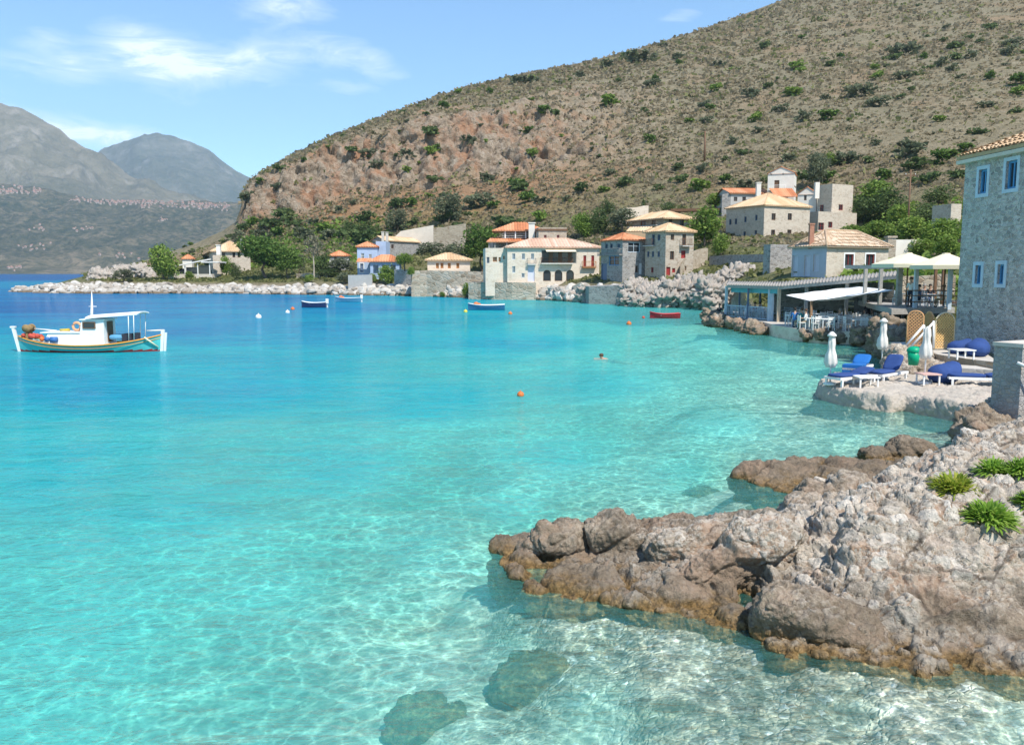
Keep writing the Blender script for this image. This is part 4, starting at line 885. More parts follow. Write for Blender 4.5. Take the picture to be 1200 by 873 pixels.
# ---- big white house with arcade
h = House('arcade_house', 'big white stone house with pink hipped roof and three ground floor arches', 'house', 592, 594.6, 702, 331, 290, 140, 5, ST_white, wl=9)
for px in (602, 613.3, 624): h.win('R', px, 300.8, 3.6, 7, W_lblue)
h.win('R', 602, 316, 3.6, 7.5, W_lblue); h.win('R', 613, 323, 3.6, 5, W_lblue); h.win('R', 622.5, 320, 8, 20, W_lilac, 'door', kind='panel')
h.win('R', 655, 301, 41, 16, PL_grey, 'loggia', bars=0)
for px in (641, 654.5, 668): h.win('R', px, 323, 9, 13, W_brown, 'arch', bars=0)
for px in (685.3, 694.6): h.win('R', px, 306, 3.2, 13, W_red, kind='shut')
h.build_walls(); h.roof('hip', 1.55, TL_pink, .4)
for px in (641, 654.5, 668):  # round heads of the arches
    (A, U, N), (B, _, _) = h.onface('R', px-4.5, 316.5), h.onface('R', px+4.5, 316.5); L = (B-A).length; m = MB(); n = 10; Z = Vector((0, 0, 1))
    for i in range(n):
        t0, t1 = math.pi*i/n, math.pi*(i+1)/n; f_ = lambda t: A+U*(L/2-L/2*math.cos(t))+Z*(-L/2+L/2*math.sin(t)) 
        g_ = lambda t: A+U*(L/2-L/2*math.cos(t))
        a_, b_, c_, d_ = f_(t0), f_(t1), g_(t1), g_(t0); k = N*.004
        m.add([a_+k, b_+k, c_+k, d_+k, a_-N*.3, b_-N*.3], [(0, 1, 2, 3), (0, 4, 5, 1)])
    h.part(m, 'arch_head', ST_white)
for px in (645.5, 656.5, 668):
    h2, U, N = h.onface('R', px, 302); m = MB(); m.obox(h2-U*.32-Vector((0, 0, 1.2))-N*.1, U*.64, N*.02, (0, 0, 2.1)); h.part(m, 'door', W_brown)
h.balcony('R', 634, 671, 308.5, .8, W_brown, PL_white); h.balcony('R', 618, 628, 309.5, .6, W_grey, PL_white); h.balcony('R', 682, 698, 313, .6, W_orange, W_orange)
m = MB(); (A, U, N), (B, _, _) = h.onface('R', 639, 292.5), h.onface('R', 674, 292.5); L = (B-A).length; m.add([A, A+U*L, A+U*L+N*1.6-Vector((0, 0, .35)), A+N*1.6-Vector((0, 0, .35)), A-Vector((0, 0, .05)), A+U*L-Vector((0, 0, .05)), A+U*L+N*1.6-Vector((0, 0, .4)), A+N*1.6-Vector((0, 0, .4))], [(0, 1, 2, 3), (7, 6, 5, 4), (3, 2, 6, 7), (0, 3, 7, 4), (1, 5, 6, 2)]); h.part(m, 'awning', CR_cream)
h = House('annex', 'low flat roofed white annex joined to the left of the arcade house', 'house', 567, 569, 594, 329, 293, 140.8, 5, ST_white, wl=7); h.win('R', 572, 305, 3, 7, W_dblue); h.win('R', 580, 304, 5, 5.5, W_orange); h.win('R', 585.5, 304, 2.5, 5, W_orange); h.win('R', 590.5, 302, 2, 4, W_orange); h.build_walls(True, .3)
# ---- stone houses in the middle
h = House('tower_house', 'stone house with red roof and a tall blue shadowed side rising from the sea wall', 'house', 704, 729, 757, 334, 281, 128, 24, ST_grey)
for px in (710.6, 716.3, 725): h.win('L', px, 288.8, 3.0, 6, W_dblue)
h.win('R', 743, 290, 14, 12, W_lblue, bars=1); h.win('R', 746, 315.5, 3, 8, W_brown); h.win('R', 750.5, 315, 3, 13, W_white, 'door', kind='panel'); h.win('L', 719.5, 305.5, 12, 11, W_blue); h.win('L', 707.5, 321, 7, 24, W_dblue, 'door', kind='panel')
h.build_walls(); h.roof('hip', 1.1, TL_red, .25, axis='r'); h.balcony('L', 703, 729, 299, .5, W_grey, ST_grey)
h = House('stone_tower_house', 'tall beige stone house with cream roof and small dark red doors above grey rocks', 'house', 755.6, 779.3, 812, 325, 271, 124, 28, ST_warm, found=4)
for q in ((765.5, 281, 3, 12), (772, 278.5, 3, 7), (759.5, 298, 2.6, 6.5), (765, 298, 2.6, 6.5), (771.8, 298, 2.6, 6.5), (764.3, 316.5, 3, 6)): h.win('L', *q, W_dblue if q[1] < 300 else W_red)
for q, fm in (((788, 278, 4, 7), W_brown), ((801.8, 281, 4.2, 13), W_brown), ((787.6, 299.5, 4.5, 10), W_brown), ((800.8, 298.3, 5, 9), W_red), ((783.2, 318, 4.6, 10), W_red), ((789.5, 317, 3.6, 5), W_red), ((803, 314.5, 2.6, 5), W_brown)): h.win('R', *q, fm, *(('door',) if fm is W_red and q[3] > 8 else ()), **({'kind': 'panel'} if fm is W_red else {}))
h.build_walls(); h.roof('hip', 1.25, TL_pale, .35); h.balcony('R', 796.5, 808, 288, .7, W_brown); h.balcony('L', 757, 768, 288, .6, W_brown)
h = House('balcony_house', 'stone house with wide cream roofs and shaded balconies behind the tall beige house', 'house', 741, 778, 807, 275, 256, 152, 27, ST_warm); h.win('L', 754, 261, 6, 8, W_red); h.win('L', 766, 261, 5, 8, W_brown); h.win('R', 786, 261, 4, 8, W_brown); h.win('R', 799, 261, 5, 8, W_brown)
h.build_walls(); h.roof('hip', 1.5, TL_pale, .9); h.balcony('L', 742, 776, 266.5, 1.4, W_brown)
m = MB(); A = P(733, 271.5, 140); tile_slope(m, (A.x, A.y, A.z), (A.x+4, A.y-1.6, A.z), (A.x+.5, A.y+2.6, A.z+.8), (A.x+4.5, A.y+1, A.z+.8)); m.add([A, A+Vector((4, -1.6, 0)), A+Vector((4, -1.6, -3)), A+Vector((0, 0, -3))], [(3, 2, 1, 0)]); h.part(m, 'lower_roof', TL_pale)
# ---- the big tower and the hamlet above
h = House('tower_mansion', 'big square stone mansion with cream hipped roof one side in blue shade', 'house', 849.5, 893.8, 947, 302, 240.5, 148, 28, ST_pale, found=4)
h.slit('L', [(855.7, 260.4), (862.3, 259.8), (873.4, 257.3), (886.2, 255.3), (872.4, 274.8), (885.6, 273.4), (858.1, 282.5), (872, 293.4), (884.4, 293)], W_dblue, 2.6, 6.5)
for px, py in ((906.6, 254.2), (925.6, 254.2), (906, 273.4), (925, 273.4)): h.win('R', px, py, 4.4, 8.2, W_brown)
h.build_walls(); h.roof('hip', 2.55, TL_pale, .3, axis='l')
h = House('long_house', 'long low house with orange roof half hidden behind the big mansion', 'house', 854, 856, 902, 245, 226.5, 178, 8, PL_grey, wl=8); h.win('R', 862, 233.5, 4, 5, W_brown); h.win('R', 872, 233.5, 4, 5, W_brown); h.build_walls(); h.roof('gable', 1.3, TL_red, .4, axis='r'); h.chimney(888.5, 214, 227, 5, 176, PL_white)
h = House('white_chapel', 'white gabled chapel like house with brown door and two round holes topmost in the hamlet', 'chapel', 899, 930, 942, 232, 202.5, 176, 68, PL_white, wr=6)
h.win('L', 910.3, 217, 5.5, 11, W_brown, 'door', kind='panel'); h.win('R', 932.5, 220, 3, 6, W_brown); h.build_walls(); h.roof('gable', 1.25, TL_red, .15, axis='r')
for px in (904, 918):
    A, U, N = h.onface('L', px, 204); m = MB(); m.tube([A+N*.03, A-N*.05], .22, 10); h.part(m, 'round_window', W_grey)
h.balcony('L', 901, 921, 223, .7, W_white, PL_white)
h = House('gable_house', 'narrow pale gable house with orange roof between chapel and square tower', 'house', 934, 956, 960, 252, 227, 166, 66, PL_white, wr=8); h.win('L', 943.7, 232, 2.8, 6, W_brown); h.win('L', 942.3, 245, 5, 6, W_red); h.build_walls(); h.roof('gable', 1.3, TL_red, .15, axis='r')
m = MB(); A, B = P(908, 228, 172), P(936, 220, 172); tile_slope(m, (A.x, A.y, A.z-.4), (B.x, A.y, A.z-.4), (A.x, A.y+4, B.z+.2), (B.x, A.y+4, B.z+.2)); h.part(m, 'lean_to_roof', TL_red)
h = House('square_tower', 'square grey stone tower with flat roof and red windows at the right of the hamlet', 'tower', 957, 973.6, 998, 262, 217.5, 162, 29, ST_pale); h.win('L', 963, 244.5, 4, 8, W_red); h.win('R', 985.3, 243.2, 4.6, 7, W_red); h.build_walls(True, .3)
m = MB(); A = P(957.5, 214, 163); m.box(A.x-.4, A.x+.4, A.y-.4, A.y+.4, A.z-3, A.z); h.robj = h.wobj; h.part(m, 'chimney', PL_white)
h = House('stone_lodge', 'flat roofed stone house with arched entrance below the square tower', 'house', 938, 958, 1003, 275, 249.5, 156, 28, ST_pale); h.win('L', 944.5, 268.5, 8, 13, W_brown, 'doorway'); h.win('R', 962, 265.5, 6.5, 9, W_red); h.win('R', 973, 263.5, 4.5, 7, W_red); h.build_walls(True, .25)
h = House('gate_block', 'dark square stone block with red door at the foot of the big mansion', 'house', 893.5, 901.5, 928, 330, 288, 100, 27, ST_grey); h.win('R', 914.6, 322, 5, 13, W_red, 'door', kind='panel'); h.build_walls(True, .15)
h = House('harbour_house', 'grey stone house with weathered tile roof and red windows in white frames behind the restaurant', 'house', 927, 967.4, 1039.6, 329, 288.5, 88, 28, ST_grey)
h.wall = ST_pale
for px in (931.5, 946, 956.5): h.win('L', px, 311.5 if px < 950 else 308, 6.0, 24 if px < 950 else 20, W_lilac, kind='shut', trim=None)
for px in (995, 1019.6): h.win('R', px, 305.2, 9.6, 14.5, W_red, trim=W_white)
h.build_walls(); h.roof('hip', 1.72, TL_old, .35, .34, 5)
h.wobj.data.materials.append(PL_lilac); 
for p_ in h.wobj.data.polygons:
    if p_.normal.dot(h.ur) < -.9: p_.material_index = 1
h.chimney(950.3, 262, 285, 5, 90, pmat('old_brick', (.42, .20, .13), .9, .2, 4))
h = House('white_outhouse', 'small blank white block on the slope right of the grey harbour house', 'outhouse', 1047, 1049, 1080, 305, 281, 98, 8, PL_white, wl=3); h.build_walls(True); h.wobj['label'] = 'blank white wall'
m = MB(); A = P(1044, 277, 97); m.box(A.x-.45, A.x+.45, A.y-.4, A.y+.4, A.z-3.4, A.z); m.box(A.x-.55, A.x+.55, A.y-.5, A.y+.5, A.z-.2, A.z+.02); h.part(m, 'chimney', ST_warm)
h = House('stone_hut', 'sliver of a small pale stone hut at the edge of the big right tower', 'hut', 1112, 1114, 1126, 256, 239, 120, 10, ST_pale, wl=4); h.build_walls(True)
# ---- the tower at right
h = House('sea_tower', 'tall grey stone tower with blue framed windows filling the right edge', 'tower', 1118, 1118.5, 1118, 406, 183.5, 40.2, 4, ST_tower, wr=10, wl=6)
n = Vector((-1, -.10, 0)).normalized(); Cn = P(1118.5, 406, 40.2); u = Vector((.10, -1, 0)).normalized()
# left wall faces the bay and runs toward the viewer
h.root.name = 'sea_tower'; C0 = Cn; Lw = 7.7; S2 = 9.0; hh = P(1127, 184, 40.2).z-C0.z+.06
h.faces = {'L': (C0, u, Lw, n), 'S': (C0+u*Lw, -n, S2, u), 'R': (C0+u*Lw-n*S2, -u, Lw, -n), 'B': (C0-n*S2, n, S2, -u)}
h.C = C0; h.h = hh; mid = C0+u*Lw/2-n*S2/2; h.off = mid; h.root.location = mid
for q in ((1152, 213, 8, 27), (1185.5, 205, 11, 31)): h.win('L', *q, W_blue, trim=W_lblue)
for q in ((1146.5, 322, 5.5, 22), (1173, 321.5, 6, 23)): h.win('L', *q, W_blue, trim=W_lblue)
h.win('L', 1157, 361, 3.2, 15, W_brown, 'slit_window', bars=0)
h.build_walls()
m = MB(); e = .28; q = [C0+n*e-u*e, C0+n*e+u*(Lw+e), C0-n*(S2+e)+u*(Lw+e), C0-n*(S2+e)-u*e]; q = [v+Vector((0, 0, hh-.05)) for v in q]; a = q[0]-n*(S2/2)+u*(S2/2)+Vector((0, 0, 1.9)); b = q[1]-n*(S2/2)-u*(S2/2)+Vector((0, 0, 1.9))
for e_ in ((q[0], q[1], a, b), (q[1], q[2], b, b), (q[2], q[3], b, a), (q[3], q[0], a, a)): tile_slope(m, *e_, pitch=.24, amp=.055, courses=6, thick=.16)
h.part(m, 'roof', TL_pale)
m = MB(); m.obox(q[0]-Vector((0, 0, .34)), q[1]-q[0], q[3]-q[0], (0, 0, .16)); h.part(m, 'cornice', ST_white)

# ================= walls of the village =================
def wall_thing(pts_, label, mat, hpx=None, thick=.6, name='stone_wall', cat='wall', jag=0, found=2.5, group=None):
    """pts_: (px, py_top, py_base, Y) along the wall"""
    m = MB(); n = len(pts_); tp = []
    fine = []
    for (a, b) in zip(pts_[:-1], pts_[1:]):
        k = max(1, int(abs(b[0]-a[0])/6)); fine += [tuple(a[i]+(b[i]-a[i])*j/k for i in range(4)) for j in range(k)]
    fine.append(pts_[-1]); rj = random.Random(len(label))
    for px, pt_, pb, Y in fine:
        A = P(px, pb, Y); B = P(px, pt_+rj.uniform(-jag, jag), Y); tp.append((A, B))
    vs = []; fs = []
    for A, B in tp: vs += [(A.x, A.y, A.z-found), (A.x, A.y, B.z), (A.x, A.y+thick, B.z), (A.x, A.y+thick, A.z-found)]
    for i in range(len(tp)-1):
        for j in range(3): a = i*4+j; fs.append((a, a+4, a+5, a+1))
    fs += [(0, 1, 2, 3), tuple(len(vs)-4+k for k in (3, 2, 1, 0))]
    m.add(vs, fs); return m.top(name, mat, label, cat, group)
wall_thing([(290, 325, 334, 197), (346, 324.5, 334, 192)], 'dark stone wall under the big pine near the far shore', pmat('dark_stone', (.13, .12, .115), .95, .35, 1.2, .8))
wall_thing([(408, 322.5, 331, 171), (436, 322, 331, 170)], 'pale rendered garden wall in front of the blue house', PL_grey)
wall_thing([(347, 321, 333, 190), (384, 320, 332, 186)], 'low rubble wall left of the blue house garden', ST_ruin, jag=.8)
wall_thing([(462, 316, 328, 169), (482, 316, 328, 167)], 'grey wall beside the round bush right of the blue house', ST_grey)
wall_thing([(482, 317.5, 335, 158), (500, 317, 334, 158), (572, 318.5, 334, 154)], 'long stone terrace wall carrying the low white cottage', ST_RUB, thick=5)
wall_thing([(455, 285, 297, 206), (470, 271, 290, 208), (508, 264, 287, 210)], 'smooth beige retaining wall on the slope above the stone barn', PL_cream, thick=1)
wall_thing([(508, 268, 292, 205), (546, 262, 290, 203)], 'rough stone retaining wall with brush beside the smooth beige one', ST_ruin, jag=1.2)
wall_thing([(549, 331, 345, 143), (600, 331, 346, 139.6), (628, 331.5, 346, 138.8)], 'reddish grey quay wall below the annex', ST_RUB, thick=7)
wall_thing([(628, 332, 345, 142), (643, 332, 345, 141)], 'dark shadowed stretch of quay wall below the arcade house', ST_grey, thick=3)
wall_thing([(672, 335, 350, 133), (680, 331, 350, 132), (688, 338, 352, 131)], 'short broken wall among white boulders right of the arcade house', ST_pale, jag=1)
wall_thing([(690, 336, 355, 122), (733, 334, 356, 119)], 'tall grey sea wall at the foot of the red roofed stone house', ST_grey, thick=6)
wall_thing([(797, 312, 320, 124), (803, 301, 320, 126), (812, 294, 319, 129), (826, 290.5, 317, 132), (829, 291, 317, 133)], 'ruined beige wall rising to the right beside the tall beige house', ST_ruin, jag=.9)
wall_thing([(843, 276, 300, 150), (851, 275, 300, 149)], 'dark retaining wall at the left foot of the big mansion', ST_grey)
wall_thing([(832, 300.5, 309, 129), (848, 299.5, 309, 126), (849, 299, 312, 125), (896, 298, 318, 112)], 'long grey garden wall below the big mansion', ST_grey)
wall_thing([(785, 233, 243, 205), (824, 230, 240, 203)], 'white stone terrace wall high on the slope above the balcony house', ST_white, jag=.7)
wall_thing([(726, 245, 250, 190), (760, 241, 246, 192)], 'low white field wall left of the slope cypress', ST_white, jag=.7)
wall_thing([(786, 245, 248, 160), (843, 244, 247, 158)], 'thin brown pergola beam wall above the bright green tree', W_brown, thick=2.5, found=0, name='pergola', cat='pergola')
wall_thing([(846, 228, 243, 178), (856, 226, 243, 178)], 'short grey wall left of the long orange roofed house', ST_grey)
# ================= trees, shrubs and plants =================
L_pine = leaf_mat('pine_leaves', (.05, .095, .018), (.095, .165, .030), (.17, .25, .06)); L_bright = leaf_mat('bright_leaves', (.09, .155, .024), (.17, .26, .045), (.29, .37, .085))
L_olive = leaf_mat('olive_leaves', (.075, .095, .05), (.135, .155, .085), (.22, .235, .14)); L_dark = leaf_mat('dark_leaves', (.05, .085, .026), (.095, .14, .045), (.165, .21, .075))
L_bare = leaf_mat('sparse_pale_leaves', (.12, .12, .07), (.20, .19, .12), (.28, .26, .18)); L_palm = leaf_mat('palm_leaves', (.03, .055, .012), (.06, .10, .02), (.12, .15, .04)); L_samph = leaf_mat('strap_leaves', (.12, .24, .03), (.25, .42, .055), (.42, .55, .12), .5)
L_yel = leaf_mat('yellowing_leaves', (.17, .25, .025), (.34, .42, .05), (.56, .50, .10), .5); L_scrub = leaf_mat('dry_scrub', (.22, .178, .102), (.305, .248, .152), (.385, .322, .21), .5, 1.2); L_green_scrub = leaf_mat('green_scrub', (.13, .145, .05), (.21, .22, .08), (.30, .29, .12), .45)
BARK = pmat('bark', (.16, .12, .085), .95, .3, 6, .8); BARKP = pmat('pale_bark', (.40, .34, .27), .95, .25, 5, .8)
def leaves(blobs, n, size, seed, shell=.55, flat=.0, hang=0.0):
    """leaf-sized faces gathered in clumps through the crown's volume"""
    r = np.random.default_rng(seed); w_ = np.array([b[1][0]*b[1][1]*b[1][2] for b in blobs])**.75; w_ /= w_.sum()
    bi = r.choice(len(blobs), n, p=w_); c = np.array([b[0] for b in blobs])[bi]; rad = np.array([b[1] for b in blobs])[bi]
    nc = max(8, n//26); cd = r.normal(size=(nc, 3)); cd /= np.linalg.norm(cd, axis=1)[:, None]; cd *= (shell+(1.06-shell)*r.random((nc, 1))**.6)*(1+.16*r.normal(size=(nc, 1)))
    ci = r.integers(0, nc, n); q = c+rad*(cd[ci]+.17*r.normal(size=(n, 3)))
    A = r.normal(size=(n, 3)); A[:, 2] *= .6; A /= np.linalg.norm(A, axis=1)[:, None]; B = np.cross(A, r.normal(size=(n, 3))); B /= np.linalg.norm(B, axis=1)[:, None]
    s_ = size*(.55+.9*r.random((n, 1))); A = A*s_; B = B*s_*.62
    V = np.stack([q-A, q+B*.9-A*.1, q+A, q-B*.9+A*.05], 1).reshape(-1, 3); return V, np.arange(4*n).reshape(n, 4)
def limb_mesh(name, h, r0, tips, mat, lean=0, seed=0):
    m = MB(); rr_ = random.Random(seed); top = Vector((lean, 0, h)); k = Vector((lean*.4+rr_.uniform(-.1, .1), rr_.uniform(-.1, .1), h*.5))
    m.tube([(0, 0, -.5), (0, 0, .0), k, top], [r0*1.25, r0, r0*.75, r0*.5], 7)
    for t_ in tips:
        t_ = Vector(t_); b = k.lerp(top, rr_.uniform(.3, 1)); mid = b.lerp(t_, .5)+Vector((rr_.uniform(-.2, .2), rr_.uniform(-.2, .2), .1)); m.tube([b, mid, t_], [r0*.42, r0*.28, r0*.1], 5)
    return m.mesh(name, mat)
def tree_proto(kind, seed):
    r = random.Random(seed)
    if kind == 'pine': bl = [((0, 0, .70), (.42, .42, .26)), ((-.28, .05, .58), (.26, .26, .18)), ((.28, -.05, .56), (.26, .26, .17)), ((.08, .2, .80), (.24, .24, .17)), ((-.12, -.22, .52), (.3, .25, .16)), ((.15, -.25, .42), (.24, .2, .12)), ((-.33, -.1, .40), (.2, .2, .12))]; n, sz, lm, sh = 1900, .034, L_pine, .5
    elif kind == 'bright': bl = [((0, 0, .62), (.38, .38, .32)), ((-.22, -.1, .42), (.26, .26, .22)), ((.24, -.05, .45), (.26, .26, .24)), ((.05, .1, .84), (.22, .22, .15)), ((.0, -.22, .34), (.3, .22, .2))]; n, sz, lm, sh = 1500, .038, L_bright, .5
    elif kind == 'olive': bl = [((-.12, 0, .62), (.34, .34, .30)), ((.22, 0, .55), (.28, .3, .26)), ((-.3, -.05, .42), (.2, .22, .2)), ((.1, -.15, .80), (.22, .22, .16)), ((.34, -.1, .34), (.16, .2, .15))]; n, sz, lm, sh = 1300, .034, L_olive, .45
    elif kind == 'dark': bl = [((0, 0, .55), (.42, .42, .38)), ((-.22, -.1, .36), (.3, .3, .3)), ((.25, 0, .36), (.28, .3, .3)), ((.05, 0, .82), (.22, .22, .16))]; n, sz, lm, sh = 1300, .036, L_dark, .5
    elif kind == 'cypress': bl = [((0, 0, .3), (.3, .3, .28)), ((0, 0, .6), (.24, .24, .28)), ((0, 0, .85), (.13, .13, .16))]; n, sz, lm, sh = 700, .05, L_dark, .5
    elif kind == 'bare': bl = [((-.2, 0, .74), (.26, .26, .18)), ((.2, 0, .8), (.24, .24, .17)), ((0, 0, .92), (.2, .2, .1)), ((.05, -.1, .6), (.3, .3, .14))]; n, sz, lm, sh = 420, .032, L_bare, .3
    bl = [((b[0][0]+r.uniform(-.04, .04), b[0][1]+r.uniform(-.04, .04), b[0][2]+r.uniform(-.03, .03)), tuple(k*r.uniform(.88, 1.12) for k in b[1])) for b in bl]
    V, Fq = leaves(bl, int(n*1.5), sz*1.12, seed, sh); cm = np_mesh('crown', V, Fq, lm, False)
    tm = limb_mesh('trunk', .42 if kind != 'bare' else .6, .035 if kind != 'bare' else .04, [b[0] for b in bl], BARKP if kind == 'bare' else BARK, 0, seed); return cm, tm
PROTO = {k: [tree_proto(k, 10*i+j) for j in range(2 if k in ('pine', 'bright', 'olive', 'dark') else 1)] for i, k in enumerate(('pine', 'bright', 'olive', 'dark', 'cypress', 'bare'))}
_tk = 0
def tree(kind, px, pb, pt_, wpx, label, cat='tree', name=None, group=None, loc=None, Y=None):
    global _tk
    if loc is None: loc = P(px, pb, Y) if Y else T(px, pb)
    if loc is None: loc = P(px, pb, 200)
    if Y: loc.z = min(loc.z, ground_z(loc.x, loc.y)) if abs(ground_z(loc.x, loc.y)-loc.z) < 3 else loc.z
    dist = loc.y; hh = (pb-pt_)*dist/F; ww = wpx*dist/F; _tk += 1
    cm, tm = PROTO[kind][_tk % len(PROTO[kind])]; root = empty(name or {'pine': 'pine_tree', 'olive': 'olive_tree', 'cypress': 'cypress_tree', 'bare': 'bare_tree'}.get(kind, 'bushy_tree'), loc, label, cat, group, random.uniform(0, 6.28))
    root.scale = (ww*1.05, ww*1.05, hh)
    link('crown', cm, root); link('trunk', tm, root); return root
g1 = 'trees of the village shore'; g2 = 'trees on the slope above the houses'
tree('bright', 192, 329, 287, 34, 'bright green leafy tree at the far left point beside the glazed pavilion', group=g1)
tree('bright', 265, 325, 301, 15, 'small light green tree in front of the cream roofed taverna house', group=g1)
tree('dark', 276, 325, 308, 12, 'small dark tree against the right end wall of the taverna house', group=g1)
tree('olive', 144, 331, 315, 21, 'low grey green bush among rocks on the far left point', 'bush', 'bush', g1)
tree('bright', 222, 328, 318, 10, 'small round bush at the foot of the glazed pavilion', 'bush', 'bush', g1)
tree('pine', 312, 327, 276, 56, 'largest dense dark green pine on the far shore', group=g1); tree('pine', 338, 327, 290, 28, 'lower pine growing against the largest dark pine', group=g1)
tree('bare', 368, 328, 276, 26, 'half bare pale tree with straight pale trunk left of the blue house', group=g1)
tree('dark', 380, 324, 297, 20, 'dark tree just right of the half bare pale tree', group=g1); tree('olive', 400, 323, 302, 30, 'grey green olive tree in front of the plain orange roofed cottage', group=g1)
tree('dark', 386, 325, 315, 26, 'clipped low green hedge bush below the orange roofed cottage', 'bush', 'bush', g1); tree('olive', 350, 322, 298, 15, 'thin olive tree between the pines and the half bare tree', group=g1)
tree('olive', 404, 333, 319, 20, 'olive bush at the water side of the blue house garden', 'bush', 'bush', g1); tree('bright', 363, 332, 322, 12, 'small green bush at the foot of the half bare pale tree', 'bush', 'bush', g1)
tree('bright', 453, 333, 311, 22, 'round bright bush on the shore right of the palm', 'bush', 'bush', g1); tree('bright', 437, 332, 321, 10, 'small bush on the white shore rocks under the palm', 'bush', 'bush', g1)
tree('bright', 474, 311, 297, 22, 'green vine covered arbour left of the low white cottage', 'vine', 'vine', g1, Y=166); tree('bright', 482, 324, 313, 9, 'narrow hanging green bush left of the stone terrace wall', 'bush', 'bush', g1, Y=157)
tree('olive', 505, 304, 284, 30, 'feathery grey green tree above the low white cottage roof', group=g2, Y=175); tree('olive', 531, 304, 269, 36, 'round grey olive tree behind the right end of the low white cottage', group=g2, Y=174)
tree('pine', 565, 300, 246, 40, 'bright green umbrella pine left of the two deck taverna', group=g2, Y=172); tree('olive', 525, 262, 227, 32, 'tall grey green tree above the rough retaining wall', group=g2)
tree('bright', 546, 345, 327, 9, 'small green bush on the quay wall left of the arcade house', 'bush', 'bush', g1, Y=150); tree('bright', 518, 332, 326, 8, 'tiny green bush at the foot of the cottage terrace wall', 'bush', 'bush', g1, Y=155)
tree('bright', 682, 279, 250, 26, 'light green tree right of the square brown stone block', group=g2); tree('dark', 700, 275, 245, 28, 'darker green tree behind the light green one beside the brown stone block', group=g2)
tree('olive', 729, 273, 244, 38, 'wide grey olive tree left of the balcony house', group=g2); tree('cypress', 754, 250, 235, 9, 'slim small cypress above the balcony house', group=g2)
tree('dark', 783, 250, 237, 18, 'dark round tree by the white terrace wall above the balcony house', group=g2); tree('bright', 826, 290, 244, 40, 'big bright yellow green tree between the balcony house and the big mansion', group=g2)
tree('bright', 845, 300, 274, 22, 'lower bright green tree at the left foot of the big mansion', group=g2); tree('bright', 838, 245, 228, 24, 'light green tree left of the long orange roofed house', group=g2)
tree('dark', 712, 252, 234, 14, 'small dark tree above the wide grey olive tree', group=g2); tree('olive', 465, 273, 246, 24, 'grey green tree above the beige retaining wall', group=g2)
tree('dark', 431, 276, 258, 24, 'dark round tree on the slope just above the stone barn chimneys', group=g2); tree('dark', 409, 276, 259, 22, 'dark round tree left of the one above the barn chimneys', group=g2)
tree('olive', 958, 222, 180, 34, 'big dark grey tree right behind the white chapel', group=g2); tree('bright', 972, 196, 180, 14, 'light green bush on the slope above the big grey tree', 'bush', 'bush', g2)
for px, pb, pt_, w_, k, lb in [(1012, 262, 236, 34, 'dark', 'dark bush right of the square tower'), (1042, 258, 226, 40, 'dark', 'large dark bush on the slope above the white outhouse'), (1000, 284, 268, 30, 'bright', 'bright bush above the weathered tile roof'), (1030, 282, 264, 34, 'bright', 'bright bush above the right end of the weathered tile roof'),
                               (1066, 284, 258, 36, 'bright', 'yellow green bush beside the wooden power pole'), (1098, 292, 262, 36, 'bright', 'bright yellow green bush above the cream parasols'), (1086, 264, 242, 34, 'dark', 'dark bush right of the wooden power pole'), (1110, 268, 246, 24, 'olive', 'grey bush touching the edge of the big right tower'), (1080, 302, 284, 30, 'bright', 'low bright bush right behind the white outhouse'), (1110, 303, 280, 26, 'bright', 'bright bush between outhouse and the big right tower'), (1024, 246, 216, 36, 'bright', 'bright bush high right of the square tower'), (1056, 272, 246, 34, 'bright', 'bright bush between the power pole and the weathered roof'), (1100, 240, 222, 26, 'dark', 'dark bush under the red path near the big right tower'), (1118, 286, 262, 26, 'bright', 'bright bush at the very edge of the big right tower')]:
    tree(k, px, pb, pt_-4, w_*1.15, lb, 'bush', 'bush', g2)
# palm
loc = T(433, 324) or P(433, 324, 172); pr_ = empty('palm_tree', loc, 'single palm tree in front of the blue house', 'palm'); hpal = 24*loc.y/F
m = MB(); m.tube([(0, 0, -.4), (.05, 0, hpal*.3), (-.03, 0, hpal*.62), (0, 0, hpal*.78)], [.24, .2, .19, .22], 8); m.obj('trunk', BARK, pr_)
V = []; Q = []
for i in range(34):
    a = 2.4*i; e0 = 1.35-1.5*(i/34); Lf = hpal*.42*(1-.15*((i*7) % 5)/5); b = Vector((0, 0, hpal*.78)); d = Vector((math.cos(a)*math.cos(e0), math.sin(a)*math.cos(e0), math.sin(e0))); sd = Vector((-math.sin(a), math.cos(a), 0)); p_ = b.copy()
    for j in range(7):
        d2 = (d+Vector((0, 0, -.26*j*.6))).normalized(); q_ = p_+d2*Lf/7; w0 = .32*math.sin(math.pi*(j+.6)/8)
        for s_ in (-1, 1):
            k = len(V); V += [tuple(p_), tuple(p_+sd*s_*w0+Vector((0, 0, -.12))), tuple(q_+sd*s_*w0*.9+Vector((0, 0, -.12))), tuple(q_)]; Q.append((k, k+1, k+2, k+3))
        p_ = q_
link('crown', np_mesh('crown', V, Q, L_palm, False), pr_)
